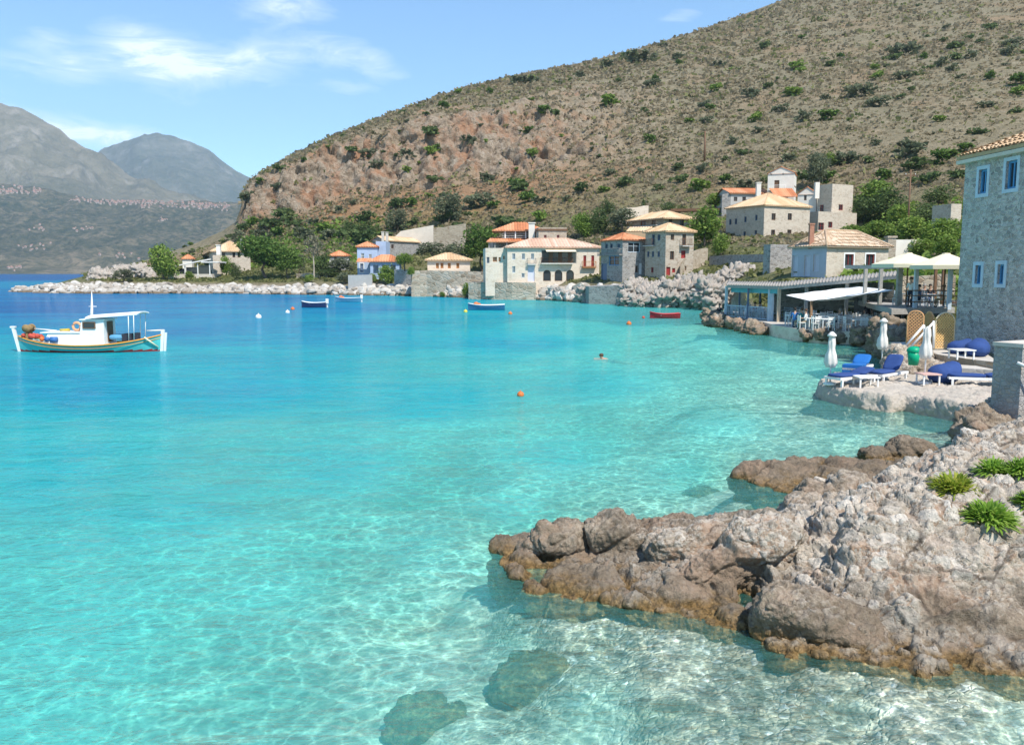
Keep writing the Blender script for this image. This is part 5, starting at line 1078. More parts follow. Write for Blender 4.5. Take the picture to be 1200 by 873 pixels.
# hillside shrubs
SH = []
for j in range(6):
    mt_ = (L_dark, L_dark, L_pine, L_dark, L_olive, L_bright)[j]; r = random.Random(j)
    bl = [((r.uniform(-.35, .35), r.uniform(-.35, .35), r.uniform(.25, .55)), (r.uniform(.45, .7), r.uniform(.45, .7), r.uniform(.35, .55))) for _ in range(3+j % 2)]
    V, Fq = leaves(bl, 260, .17, 100+j, .4); SH.append(np_mesh('shrub', V, Fq, mt_, False))
def crop8(l): return [(600+a/2, b/2, s_) for a, b, s_ in l]
def crop7(l): return [(270+a/3.243, 60+b/3.243, s_*.62) for a, b, s_ in l]
sl = crop8([(110, 190, 8), (160, 173, 14), (225, 145, 24), (270, 128, 22), (300, 126, 34), (355, 103, 12), (385, 130, 16), (390, 145, 12), (330, 190, 20), (335, 182, 14), (222, 232, 26), (250, 185, 12), (483, 147, 16), (597, 103, 18), (680, 85, 12), (665, 150, 22), (678, 162, 16), (770, 130, 14), (750, 145, 16), (480, 203, 18), (555, 215, 22), (600, 198, 14), (655, 210, 26), (632, 248, 22), (575, 272, 20), (455, 240, 20), (465, 250, 16), (458, 277, 18), (415, 280, 14), (310, 255, 14), (320, 265, 10), (680, 268, 24), (740, 265, 26), (735, 225, 14), (820, 205, 34), (860, 175, 18), (850, 155, 14), (918, 110, 34), (895, 127, 20), (915, 172, 22), (910, 222, 14), (860, 233, 26), (965, 130, 14), (1010, 90, 14), (1042, 100, 22), (1010, 142, 22), (1035, 130, 18), (1075, 125, 18), (1070, 83, 14), (1095, 95, 12), (1115, 60, 18), (1170, 115, 24), (1175, 95, 22), (1190, 180, 30), (1120, 175, 18), (1035, 155, 20), (978, 153, 14), (1000, 275, 18), (945, 170, 12), (940, 205, 12), (1110, 240, 20), (1180, 255, 16), (1190, 210, 20), (925, 340, 44), (945, 375, 36), (1010, 360, 38), (975, 405, 34), (870, 408, 26), (780, 360, 36), (750, 372, 30), (830, 370, 20), (540, 350, 20), (575, 300, 18), (515, 325, 18), (635, 330, 12), (650, 365, 22), (500, 370, 14), (450, 390, 22), (265, 420, 26), (230, 400, 16), (160, 435, 26), (390, 385, 22), (395, 410, 24), (440, 430, 30), (548, 425, 26), (605, 415, 20), (500, 415, 22), (323, 323, 18), (70, 255, 14), (100, 260, 16), (40, 300, 14), (50, 355, 14), (10, 430, 26), (35, 455, 18), (345, 435, 16), (300, 398, 14), (215, 440, 18), (130, 460, 16), (690, 400, 34), (730, 408, 30), (20, 185, 12), (45, 182, 12), (600, 78, 10), (790, 205, 12), (1020, 60, 10), (850, 330, 16), (1090, 300, 22), (1150, 330, 20), (1060, 340, 24), (1040, 400, 30)])
sl += crop7([(185, 430, 28), (180, 505, 30), (370, 360, 18), (455, 365, 28), (525, 375, 34), (560, 420, 32), (630, 390, 18), (670, 380, 32), (672, 445, 24), (755, 370, 34), (785, 360, 26), (755, 295, 40), (812, 200, 30), (740, 230, 18), (830, 170, 18), (870, 150, 20), (900, 330, 32), (985, 150, 22), (1090, 103, 36), (1135, 100, 34), (1190, 215, 30), (1130, 295, 22), (1145, 380, 26), (970, 475, 36), (770, 470, 36), (645, 565, 44), (815, 535, 24), (755, 545, 22), (690, 570, 34), (510, 620, 40), (470, 570, 20), (415, 595, 24), (640, 640, 52), (835, 600, 66), (950, 555, 56), (1040, 625, 60), (1085, 500, 40), (1110, 505, 32), (1130, 550, 40), (660, 230, 20), (280, 410, 16), (110, 485, 24), (70, 540, 30), (60, 545, 24), (210, 610, 52), (145, 640, 46), (350, 660, 46), (270, 680, 50), (380, 690, 40), (450, 680, 56), (530, 690, 60), (180, 675, 44), (120, 690, 40), (240, 640, 40), (320, 640, 34), (60, 660, 36), (90, 640, 36), (30, 690, 40), (1180, 560, 34), (1170, 620, 40), (905, 610, 24), (870, 650, 30), (590, 690, 36), (700, 640, 30), (1000, 580, 30), (1150, 180, 14), (640, 300, 14), (430, 318, 16), (510, 290, 16)])
rr = random.Random(11)
for _ in range(95): sl.append((rr.uniform(420, 1200), None, rr.uniform(4, 9)))
for _ in range(20): sl.append((rr.uniform(262, 300), rr.uniform(268, 310), rr.uniform(6, 13)))
for _ in range(24): sl.append((rr.uniform(215, 275), rr.uniform(284, 312), rr.uniform(5, 10)))
n = 0
for px, py, s_ in sl:
    if py is None:
        top_ = np.interp(px, [400, 560, 720, 870, 1000, 1200], [160, 100, 76, 30, 0, -5]); bot = np.interp(px, [420, 600, 800, 950, 1200], [270, 250, 225, 190, 230]); py = top_+(bot-top_)*rr.random()
    q = T(px, py+s_*.32) or T(px, py+s_*.32+4) or T(px, py+12)
    if q is None: continue
    o = link('shrub', SH[(n*5+int(px)) % 6 if rr.random() < .8 else 4]); k = s_*.5*q.y/F*1.05; o.location = q; o.scale = (k*rr.uniform(.9, 1.15), k, k*rr.uniform(.75, 1.0)); o.rotation_euler = (0, 0, rr.uniform(0, 6.28)); n += 1
    band = 'near the top of the dry hill' if py < 95 else ('on the middle of the dry hillside' if py < 165 else ('on the lower hillside above the village' if px > 300 else 'on the green slope at the left end of the cliff'))
    if 150 < py < 228 and 290 < px < 620: band = 'clinging to the rocky cliff'
    sz = 'large' if s_ > 15 else ('small' if s_ < 8 else 'round')
    tag(o, f'{sz} dark green shrub {band}', 'shrub', 'shrubs of the hillside')
# dry tufts: too many to count
def tufts(name, npt, vlo, vhi, s0, s1, mat, label, pxlo=284, pxhi=1204, cl=.02, seed=1, nq=4):
    r = np.random.default_rng(seed); ic = np.interp(r.uniform(pxlo, pxhi, npt), pxs, np.arange(len(pxs))); iv = np.interp(r.uniform(vlo, vhi, npt), vpar, np.arange(len(vpar)))
    VG = V_hill.reshape(len(pxs), len(vpar), 3); i0 = ic.astype(int); j0 = iv.astype(int); a = (ic-i0)[:, None]; b = (iv-j0)[:, None]
    q = (VG[i0, j0]*(1-a)+VG[i0+1, j0]*a)*(1-b)+(VG[i0, j0+1]*(1-a)+VG[i0+1, j0+1]*a)*b
    kc = cliff.reshape(len(pxs), len(vpar))[i0, j0]; kr_ = RED.reshape(len(pxs), len(vpar))[i0, j0]; keep = (r.random(npt) > kc*(1-cl)) & (r.random(npt) > .6*kr_) & (fbm(q/9+33, 3) > -.25+.3*(r.random(npt)-.5)); q = q[keep]; n_ = len(q)
    sc_ = (s0+(s1-s0)*r.random((n_, 1))**2)*np.clip(q[:, 1:2]/330, .55, 1.5); off_ = r.normal(size=(n_, nq, 3))*np.array([.5, .5, .16])+np.array([0, 0, .2])
    A = r.normal(size=(n_, nq, 3)); A /= np.linalg.norm(A, axis=2)[:, :, None]; B = np.cross(A, r.normal(size=(n_, nq, 3))); B /= np.linalg.norm(B, axis=2)[:, :, None]
    c_ = q[:, None]+off_*sc_[:, None]; A = A*sc_[:, None]*.55; B = B*sc_[:, None]*.45
    W_ = np.stack([c_-A, c_+B, c_+A, c_-B], 2).reshape(-1, 3); o = link(name, np_mesh(name, W_, np.arange(len(W_)).reshape(-1, 4), mat, False)); return tag(o, label, 'scrub', kind='stuff')
V_hill = V_H
tufts('dry_scrub', 44500, 4.4, 7.95, .7, 1.7, L_scrub, 'dry grey brown tufts of scrub covering the hillside', 284, 1420, seed=2)
tufts('green_scrub', 8600, 4.0, 7.9, .7, 1.8, L_green_scrub, 'olive green low scrub scattered over the hillside', 284, 1420, seed=3)
tufts('green_undergrowth', 6500, 2.9, 5.1, .6, 1.5, L_green_scrub, 'green undergrowth around the village houses', 105, 1204, seed=4)
tufts('point_undergrowth', 3200, 2.9, 6.2, .5, 1.4, L_green_scrub, 'green undergrowth on the far left point', 100, 420, seed=6)
tufts('cliff_brush', 2400, 4.2, 5.5, .8, 2.0, L_bright, 'bright green brush on the slope at the left foot of the cliff', 262, 460, seed=8)
tufts('bright_undergrowth', 4200, 3.9, 5.35, .7, 1.9, L_bright, 'bright green brush on the slope behind the harbour houses', 985, 1204, seed=9)
# strap leaved plants on the near rock
RB = {}
def rock_bvh(o):
    me = o.data; vs_ = [tuple(v.co+o.location) for v in me.vertices]; return BVHTree.FromPolygons(vs_, [tuple(p_.vertices) for p_ in me.polygons])
RBV = rock_bvh(bpy.data.objects['rocky_shore'])
def samphire(px, py, wpx, n, mat, label, seed):
    q = RBV.ray_cast(CAMV, dirv(px, py).normalized())[0] or P(px, py, 12.5); r = random.Random(seed); rad = wpx*q.y/F/2; V = []; Q = []
    root = empty('rock_plant', q, label, 'plant', 'plants on the near rock')
    for i in range(n):
        a = r.uniform(0, 6.28); rr_ = rad*.55*math.sqrt(r.random()); b = Vector((math.cos(a)*rr_, math.sin(a)*rr_, -.06+.13*(1-(rr_/(rad*.55))**2))); a2 = a+r.uniform(-.7, .7); el = r.uniform(.15, 1.45); L_ = r.uniform(.20, .36)*(rad/.42)**.5
        d = Vector((math.cos(a2)*math.cos(el), math.sin(a2)*math.cos(el), math.sin(el))); sd = d.cross(Vector((0, 0, 1))).normalized(); nn = sd.cross(d); k = len(V); w_ = r.uniform(.013, .021)
        for t_, ww in ((0, .5), (.4, 1), (.75, .85), (1, .15)):
            c_ = b+d*L_*t_-Vector((0, 0, 1))*L_*.35*t_*t_; V += [tuple(c_-sd*w_*ww), tuple(c_+nn*w_*.35*ww), tuple(c_+sd*w_*ww)]
        for j in range(3):
            for u_ in range(2): o_ = k+j*3+u_; Q.append((o_, o_+1, o_+4, o_+3))
    link('foliage', np_mesh('foliage', V, Q, mat), root)
    m = MB()
    for i in range(9):
        a = r.uniform(0, 6.28); e_ = Vector((math.cos(a)*rad*.4, math.sin(a)*rad*.4, .07)); m.tube([(0, 0, -.08), e_*.5+Vector((0, 0, .02)), e_], [.012, .009, .005], 5)
    m.obj('stem', BARK, root); return root
samphire(1117, 573, 62, 420, L_yel, 'yellow green clump of strap leaves with orange tips, left of the others', 1)
samphire(1158, 607, 66, 520, L_samph, 'rich green clump of strap leaves lowest on the pale rock', 2)
samphire(1164, 552, 40, 240, L_samph, 'small pale green clump behind the yellow green one', 3)
samphire(1198, 552, 40, 330, L_samph, 'dark green plant cut by the right edge of the photo', 4)
samphire(1206, 590, 34, 260, L_samph, 'dark leafy plant at the right edge just under another', 5)

def rubble(name, n, pxlo, pxhi, vlo, vhi, s0, s1, mat, label, seed):
    r = np.random.default_rng(seed); bm = bmesh.new(); bmesh.ops.create_icosphere(bm, subdivisions=2, radius=1); U = np.array([v.co[:] for v in bm.verts]); FF = np.array([[v.index for v in f.verts] for f in bm.faces]); bm.free()
    ic = np.interp(r.uniform(pxlo, pxhi, n), pxs, np.arange(len(pxs))).astype(int); iv = np.interp(r.uniform(vlo, vhi, n), vpar, np.arange(len(vpar))).astype(int); q = V_H.reshape(len(pxs), len(vpar), 3)[ic, iv]
    s_ = s0+(s1-s0)*r.random(n)**3; M_ = r.normal(size=(n, 3, 3)); sh_ = np.stack([.7+.6*r.random(n), .6+.5*r.random(n), .45+.4*r.random(n)], 1)
    QQ = np.linalg.qr(M_)[0]; W_ = (np.sign(U)*np.abs(U)**.75)[None]*sh_[:, None]; W_ = np.einsum('nij,nkj->nki', QQ, W_); W_ = W_*s_[:, None, None]; fl = W_.reshape(-1, 3); nz = fbm(fl*1.3+np.repeat(r.random((n, 3))*90, len(U), 0), 3); fl = fl*(1+.5*nz)[:, None]; fl = fl.reshape(n, len(U), 3); fl[:, :, 2] *= .8
    W_ = (fl+q[:, None]).reshape(-1, 3); FA_ = (FF[None]+np.arange(n)[:, None, None]*len(U)).reshape(-1, 3); o = link(name, np_mesh(name, W_, FA_, mat, False)); return tag(o, label, 'rubble', kind='stuff')
t = NT('shore_stone'); co = t.coord(); rr_ = t.n('ShaderNodeNewGeometry').outputs['Random Per Island']; z_ = t.n('ShaderNodeSeparateXYZ', {0: co}).outputs[2]
cc = t.ramp(t.math('ADD', t.math('MULTIPLY', rr_, .6), t.math('MULTIPLY', t.noise(co, 1.5, 4, .7), .4)), [(.1, (.22, .18, .14)), (.35, (.38, .34, .29)), (.7, (.50, .47, .42)), (.95, (.62, .60, .56))])
cc = t.mix(t.ramp(t.math('ADD', z_, t.math('MULTIPLY', rr_, .4)), [(.35, .9), (.85, 0)]), cc, (.12, .085, .05)); t.surf(cc, .9, t.bump(t.noise(co, 4, 4, .7), .6, .1), .1)
rubble('shore_rubble', 3000, 20, 640,   .95, 2.2, .2, 1.2, t.mat, 'broken white rocks along the far waterline', 5); rubble('shore_rubble', 420, 640, 790, .95, 2.2, .35, 1.5, t.mat, 'broken pale rocks at the foot of the stone houses', 6)
rubble('tip_rubble', 260, 15, 140, .9, 2.6, .4, 1.3, t.mat, 'low rocks at the tip of the far left point', 7)
# ================= people =================
SK = pmat('skin', (.50, .30, .21), .6, .06, 8, 0); HAIRS = [pmat('dark_hair', (.03, .022, .016), .7, .2, 20), pmat('grey_hair', (.28, .26, .24), .7, .15, 20), pmat('brown_hair', (.10, .055, .03), .7, .2, 20)]
def cloth(name, c): return pmat(name, c, .85, .1, 8, .2)
C_blue = cloth('blue_cloth', (.06, .20, .48)); C_teal = cloth('teal_cloth', (.04, .26, .27)); C_whitec = cloth('white_cloth', (.74, .73, .70)); C_darkc = cloth('dark_cloth', (.03, .035, .05)); C_redc = cloth('dark_red_cloth', (.24, .03, .035)); C_jean = cloth('denim', (.08, .12, .22)); C_grey = cloth('grey_cloth', (.25, .25, .26)); C_khaki = cloth('khaki_cloth', (.34, .28, .19))
def person(loc, rz, pose, shirt, trousers, hair, label, skirt=False):
    """one continuous figure grown over a skeleton; the hair is its child"""
    J = {}; 
    if pose == 'stand':
        hip, knee, foot = .92, .5, .05
        J = {'pelvis': (0, 0, .95, .135), 'waist': (0, .0, 1.10, .125), 'chest': (0, -.01, 1.30, .15), 'neck': (0, 0, 1.48, .058), 'chin': (0, .02, 1.56, .075), 'head': (0, .015, 1.66, .10), 'crownp': (0, 0, 1.74, .07)}
        for s_, t_ in ((-1, 'a'), (1, 'b')):
            J.update({'hip'+t_: (s_*.10, 0, .88, .095), 'knee'+t_: (s_*.11, .02, .49, .062), 'ankle'+t_: (s_*.12, -.01, .09, .042), 'toe'+t_: (s_*.13, .15, .04, .038), 'sh'+t_: (s_*.19, 0, 1.40, .062), 'elb'+t_: (s_*.25, -.02, 1.14, .044), 'wri'+t_: (s_*.24, .12, .95, .033), 'han'+t_: (s_*.23, .17, .88, .036)})
    elif pose == 'sit':
        J = {'pelvis': (0, 0, .50, .14), 'waist': (0, .02, .66, .13), 'chest': (0, .03, .88, .15), 'neck': (0, .04, 1.06, .058), 'chin': (0, .07, 1.13, .075), 'head': (0, .065, 1.23, .10), 'crownp': (0, .05, 1.31, .07)}
        for s_, t_ in ((-1, 'a'), (1, 'b')):
            J.update({'hip'+t_: (s_*.10, .06, .48, .09), 'knee'+t_: (s_*.13, .45, .49, .066), 'ankle'+t_: (s_*.13, .43, .09, .042), 'toe'+t_: (s_*.14, .58, .04, .038), 'sh'+t_: (s_*.19, .03, .98, .062), 'elb'+t_: (s_*.26, .12, .74, .044), 'wri'+t_: (s_*.16, .36, .76, .033), 'han'+t_: (s_*.13, .44, .77, .036)})
    else:  # swimming on the front, arms reaching ahead (local +y)
        J = {'pelvis': (0, 0, -.16, .13), 'waist': (0, .17, -.13, .12), 'chest': (0, .38, -.08, .145), 'neck': (0, .56, .0, .058), 'chin': (0, .63, .03, .075), 'head': (0, .66, .13, .10), 'crownp': (0, .65, .20, .07)}
        for s_, t_ in ((-1, 'a'), (1, 'b')):
            J.update({'hip'+t_: (s_*.10, -.06, -.17, .09), 'knee'+t_: (s_*.14, -.46, -.22-.04*s_, .06), 'ankle'+t_: (s_*.13, -.86, -.24, .04), 'toe'+t_: (s_*.13, -1.0, -.26, .035), 'sh'+t_: (s_*.19, .46, -.06, .06), 'elb'+t_: (s_*.28, .70, -.05, .043), 'wri'+t_: (s_*.24, .93, -.04, .033), 'han'+t_: (s_*.22, 1.04, -.03, .034)})
    nm = list(J); ix = {k: i for i, k in enumerate(nm)}; E = [('pelvis', 'waist'), ('waist', 'chest'), ('chest', 'neck'), ('neck', 'chin'), ('chin', 'head'), ('head', 'crownp')]
    for t_ in 'ab': E += [('pelvis', 'hip'+t_), ('hip'+t_, 'knee'+t_), ('knee'+t_, 'ankle'+t_), ('ankle'+t_, 'toe'+t_), ('chest', 'sh'+t_), ('sh'+t_, 'elb'+t_), ('elb'+t_, 'wri'+t_), ('wri'+t_, 'han'+t_)]
    me = bpy.data.meshes.new('tmp'); me.from_pydata([J[k][:3] for k in nm], [(ix[a], ix[b]) for a, b in E], []); o = bpy.data.objects.new('tmp', me); COL.objects.link(o)
    o.modifiers.new('s', 'SKIN'); o.modifiers.new('u', 'SUBSURF').levels = 2; sv = me.skin_vertices[0].data
    for k in nm: sv[ix[k]].radius = (J[k][3], J[k][3]*(.72 if k in ('pelvis', 'waist', 'chest') else 1)); sv[ix[k]].use_root = k == 'pelvis'
    em = bpy.data.meshes.new_from_object(o.evaluated_get(bpy.context.evaluated_depsgraph_get())); bpy.data.objects.remove(o); em.name = 'person'
    em.materials.clear()
    for m_ in (SK, shirt, trousers, C_darkc): em.materials.append(m_)
    segs = [(Vector(J[a][:3]), Vector(J[b][:3]), a, b) for a, b in E]
    def mi(c):
        best = min(segs, key=lambda g: ((c-(g[0]+(g[1]-g[0])*max(0, min(1, (c-g[0]).dot(g[1]-g[0])/max(1e-9, (g[1]-g[0]).length_squared))))).length))
        b = best[3]
        if pose == 'swim': return 2 if b in ('hipa', 'hipb') else 0
        if b in ('neck', 'chin', 'head', 'crownp', 'wria', 'wrib', 'hana', 'hanb'): return 0
        if b[:3] == 'elb' : return 1
        if b[:3] == 'toe': return 3
        if b[:4] in ('hipa', 'hipb', 'knee') or b[:5] == 'ankle': return 2
        return 1
    for p_ in em.polygons: p_.material_index = mi(p_.center); p_.use_smooth = True
    ob = link('person', em); ob.location = loc; ob.rotation_euler = (0, 0, rz); tag(ob, label, 'person')
    hd = Vector(J['head'][:3]); m = MB(); m.ball((hd.x, hd.y-.025, hd.z+.035), (.105, .115, .105), 0, 12); f_ = [q for q in m.f]
    hm_ = m.obj('hair', hair, ob)
    # a face: nose, brow and ears
    n_ = MB(); n_.ball((hd.x, hd.y+.105, hd.z-.03), (.014, .02, .022), 0, 6); n_.obj('nose', SK, ob)
    for s_ in (-1, 1): e_ = MB(); e_.ball((s_*.034, hd.y+.088, hd.z), (.012, .01, .009), 0, 6); e_.obj('eye', C_darkc, ob)
    return ob
# ================= stone quay and open air restaurant =================
def prism(poly, z0, z1, mats, rim=None, topmat=0):
    m = MB(); n = len(poly); lo = [(x, y, z0) for x, y in poly]; hi = [(x, y, z1) for x, y in poly]; m.add(lo+hi, [tuple(range(n, 2*n))], topmat)
    for i in range(n): a, b = poly[i], poly[(i+1) % n]; m.add([(a[0], a[1], z0), (b[0], b[1], z0), (b[0], b[1], z1), (a[0], a[1], z1)], [(0, 1, 2, 3)], 0)
    return m
def gp(l, z): return [tuple(G(px, py, z))[:2] for px, py in l]
PAVE = stone_mat('pale_paving', [(.52, .48, .42), (.60, .56, .50), (.56, .50, .43)], (.48, .44, .38), 1.6, .04, .25, 1, .3)
ZT = .8
poly = gp([(850, 371.5), (893, 377), (910, 381.5), (930, 384.8), (960, 387.5), (1000, 389), (1027, 389.5), (1064, 391)], ZT); back = [(poly[-1][0]+3, 74), (poly[0][0]+2, 82)]
m = prism(poly+back, -2, ZT, None, topmat=1); q = m.top('stone_quay', [ST_white, PAVE], 'low pale stone quay carrying the waterside restaurant', 'quay', loc=(poly[3][0], poly[3][1]+4, -1))
pg = empty('dining_pergola', P(885, 372, 70), 'long flat roofed wooden dining pergola with pale blue posts over the quay', 'pergola'); off = pg.location.copy()
A, B, C_, D_ = P(852, 334.2, 70), P(916, 335.8, 63.5), P(918, 331, 75), P(856, 330.6, 80)
m = MB(); zt = Vector((0, 0, .22)); m.add([A, B, C_, D_]+[v-zt for v in (A, B, C_, D_)], [(0, 1, 2, 3), (7, 6, 5, 4), (0, 4, 5, 1), (1, 5, 6, 2), (2, 6, 7, 3), (3, 7, 4, 0)])
for i in range(22): a_ = A.lerp(B, i/21); b_ = D_.lerp(C_, i/21); m.tube([a_+Vector((0, 0, .02)), b_+Vector((0, 0, .02))], .09, 5)
m.obj('roof', W_grey, pg, off)
m = MB(); e0, e1 = P(857, 340, 70.3), P(914, 341.5, 63.9); m.obox(e0-Vector((0, 0, .18)), e1-e0, (0, .12, 0), (0, 0, .36)); m.obj('beam', W_teal, pg, off)
for px, Y, mt_, w_ in [(850.5, 70.5, W_lblue, .2), (876, 67.5, W_dblue, .14), (901, 65.2, W_lblue, .2), (904.5, 65, W_lblue, .18), (912, 63.9, pmat('pale_timber', (.48, .39, .28), .8, .2, 6), .22), (866, 76, W_dblue, .14), (890, 74, W_dblue, .14)]:
    b = P(px, 372, Y); b.z = ZT; m = MB(); m.box(b.x-w_/2, b.x+w_/2, b.y-w_/2, b.y+w_/2, ZT-.1, 3.35); m.obj('post', mt_, pg, off)
for (pa, Ya, pb, Yb) in ((852, 70.2, 876, 67.6), (877, 67.4, 900, 65.3)):
    a, b = P(pa, 370, Ya), P(pb, 370, Yb); a.z = b.z = ZT; L = (b-a); m = MB(); m.tube([a+Vector((0, 0, 1.0)), b+Vector((0, 0, 1.0))], .045, 6); m.tube([a+Vector((0, 0, .12)), b+Vector((0, 0, .12))], .04, 6)
    for i in range(15): k = a+L*i/14; m.tube([k+Vector((0, 0, .1)), k+Vector((0, 0, 1.0))], .022, 4)
    m.obj('railing', W_lblue, pg, off)
sr = empty('sloping_canopy', P(985, 333, 60), 'long sloping timber roof rising to the right behind the white sail awning', 'roof'); off = sr.location.copy()
A, B, C_, D_ = P(916, 335.6, 63.4), P(1056, 322.5, 57), P(1058, 317.3, 66), P(918, 330.6, 74)
m = MB(); m.add([A, B, C_, D_]+[v-zt for v in (A, B, C_, D_)], [(0, 1, 2, 3), (7, 6, 5, 4), (0, 4, 5, 1), (1, 5, 6, 2), (2, 6, 7, 3), (3, 7, 4, 0)])
for i in range(36): a_ = A.lerp(B, i/35); b_ = D_.lerp(C_, i/35); m.tube([a_+Vector((0, 0, .02)), b_+Vector((0, 0, .02))], .07, 5)
m.obj('roof', W_grey, sr, off)
for t_ in (.25, .6): k = A.lerp(B, t_); m = MB(); m.box(k.x-.1, k.x+.1, k.y+.4, k.y+.6, ZT-.1, k.z-.15); m.obj('post', W_grey, sr, off)
# back wall with a cream framed window
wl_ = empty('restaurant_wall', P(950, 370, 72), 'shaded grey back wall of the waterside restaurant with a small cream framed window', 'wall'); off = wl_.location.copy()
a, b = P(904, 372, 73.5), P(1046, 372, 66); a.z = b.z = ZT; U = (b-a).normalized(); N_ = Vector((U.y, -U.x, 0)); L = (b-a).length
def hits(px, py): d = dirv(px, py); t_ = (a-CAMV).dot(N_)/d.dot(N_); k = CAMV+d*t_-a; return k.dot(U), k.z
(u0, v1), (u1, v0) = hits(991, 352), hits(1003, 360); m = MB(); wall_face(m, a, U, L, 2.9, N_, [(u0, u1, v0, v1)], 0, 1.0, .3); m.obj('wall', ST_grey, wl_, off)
m = MB(); t_ = .12
for q in ((u0, u0+t_, v0, v1), (u1-t_, u1, v0, v1), (u0+t_, u1-t_, v0, v0+t_), (u0+t_, u1-t_, v1-t_, v1)): m.obox(a+U*q[0]+Vector((0, 0, q[2]))+N_*.03, U*(q[1]-q[0]), (0, 0, q[3]-q[2]), N_*-.2)
w_ = m.obj('window', CR_cream, wl_, off); m = MB(); m.obox(a+U*(u0+t_)+Vector((0, 0, v0+t_))-N_*.1, U*(u1-u0-2*t_), (0, 0, v1-v0-2*t_), N_*-.03); m.obj('pane', G_dark, w_, off)
# white sail
cs = [P(921, 346, 60), P(950, 352.8, 55.8), P(1047, 340.5, 52.5), P(1002, 335.8, 60)]; m = MB(); n = 12; vs_ = []
for i in range(n+1):
    for j in range(n+1):
        u, v_ = i/n, j/n; k = (cs[0]*(1-u)+cs[3]*u)*(1-v_)+(cs[1]*(1-u)+cs[2]*u)*v_; k.z -= .5*math.sin(math.pi*u)*math.sin(math.pi*v_)*.8-.02*math.sin(u*20); vs_.append(k)
fs = [(i*(n+1)+j, (i+1)*(n+1)+j, (i+1)*(n+1)+j+1, i*(n+1)+j+1) for i in range(n) for j in range(n)]
m.add(vs_, fs, 0, None, True); m.add([v-Vector((0, 0, .03)) for v in vs_], [f[::-1] for f in fs], 0, None, True); sa = m.obj('sail_awning', CR_white); tag(sa, 'white cloth sail awning stretched over the restaurant tables', 'awning')
for i, (px, pb, pt_, Y) in enumerate([(949.5, 386.5, 352, 55.9)]):
    b = P(px, pb, Y); t_ = P(px, pt_, Y); m = MB(); m.tube([(b.x, b.y, ZT-.05), (b.x+.02, b.y, t_.z)], [.11, .09], 8); m.top('timber_post', pmat('brown_timber', (.26, .16, .09), .85, .25, 6), 'rough brown timber post holding the front corner of the white sail', 'post', loc=(b.x, b.y, ZT))
# upper deck
ZU = 2.45
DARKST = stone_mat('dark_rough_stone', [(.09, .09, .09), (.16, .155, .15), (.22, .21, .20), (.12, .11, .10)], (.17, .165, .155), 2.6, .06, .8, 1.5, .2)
poly = gp([(1045, 362), (1075, 361.5), (1119, 360.5)], ZU); bl = P(1006, 350, 62); poly = poly+[(poly[2][0]+4, 62), (bl.x, 62)]
ud = empty('upper_deck', (poly[1][0], poly[1][1]+4, ZT), 'raised timber terrace on stone piers under the cream parasols', 'terrace'); off = ud.location.copy()
m = prism(poly, ZU-.32, ZU, None); m.obj('floor', W_grey, ud, off)
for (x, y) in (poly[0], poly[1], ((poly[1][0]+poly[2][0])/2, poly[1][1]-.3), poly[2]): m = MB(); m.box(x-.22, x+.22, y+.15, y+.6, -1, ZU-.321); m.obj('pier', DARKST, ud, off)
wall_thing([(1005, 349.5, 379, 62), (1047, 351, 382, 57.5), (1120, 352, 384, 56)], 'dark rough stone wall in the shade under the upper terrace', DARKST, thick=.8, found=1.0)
dk = empty('deck_frame', P(1040, 350, 54), 'pale post and beam frame around the upper terrace', 'frame'); off = dk.location.copy()
for px, pt_, Y, mt_, w_, zb in [(1014, 314, 56, W_grey, .2, 2.5), (1032, 314, 54.5, W_grey, .2, 2.4), (1054, 314, 52.5, W_grey, .28, ZU), (1073.5, 314, 49.6, W_lblue, .2, ZU), (1113.5, 314, 48.2, W_lblue, .2, ZU), (1096, 316, 56, W_brown, .16, ZU), (1105, 316, 56, W_brown, .16, ZU)]:
    b = P(px, 330, Y); t_ = P(px, pt_, Y); m = MB(); m.box(b.x-w_/2, b.x+w_/2, b.y-w_/2, b.y+w_/2, zb-.05, t_.z); m.obj('post', mt_, dk, off)
m = MB(); a, b = P(992, 313, 57), P(1058, 313, 52.3); m.obox(a-Vector((0, 0, .12)), b-a, (0, .25, 0), (0, 0, .24)); m.obj('beam', W_grey, dk, off)
m = MB(); a, b = P(1058, 362, 49.8), P(1120, 361, 48.0); a.z = b.z = ZU
for z in (.35, .7, 1.0): m.tube([a+Vector((0, 0, z)), b+Vector((0, 0, z))], .03, 5)
m.obj('railing', W_brown, dk, off)
wall_thing([(1056, 324, 360, 61), (1118, 322, 360, 60)], 'rough ruined stone wall with shadowy gaps behind the upper terrace diners', ST_ruin, thick=.6, found=.5, jag=1.5)
def parasol(px, Y, py_rim, py_top, hw, zb, label, mat):
    r_ = P(px, py_rim, Y); t_ = P(px, py_top, Y); root = empty('parasol', (r_.x, Y, zb), label, 'parasol', 'open cream parasols'); h1, h2 = r_.z-zb, t_.z-zb
    m = MB(); n = 8; prof = [(0, h2), (.22, h2-.02), (.24, h2-.08), (hw*.55, h1+(h2-h1)*.42), (hw, h1), (hw*1.0, h1-.22), (hw*.97, h1-.2), (hw*.96, h1-.03), (hw*.5, h1+(h2-h1)*.38), (.05, h2-.12)]
    m.lathe(prof, n, 0, None, False); m.obj('canopy', mat, root)
    for k in range(8): a = 2*math.pi*k/8; r2 = MB(); r2.tube([(0, 0, h2-.15), (hw*.95*math.cos(a), hw*.95*math.sin(a), h1-.03)], .018, 4); r2.obj('rib', W_brown, root)
    m = MB(); m.tube([(0, 0, 0), (0, 0, h2)], .045, 8); m.obj('pole', W_brown, root); m = MB(); m.lathe([(0, 0), (.35, 0), (.35, .08), (.06, .14), (0, .14)], 12); m.obj('base', ST_grey, root)
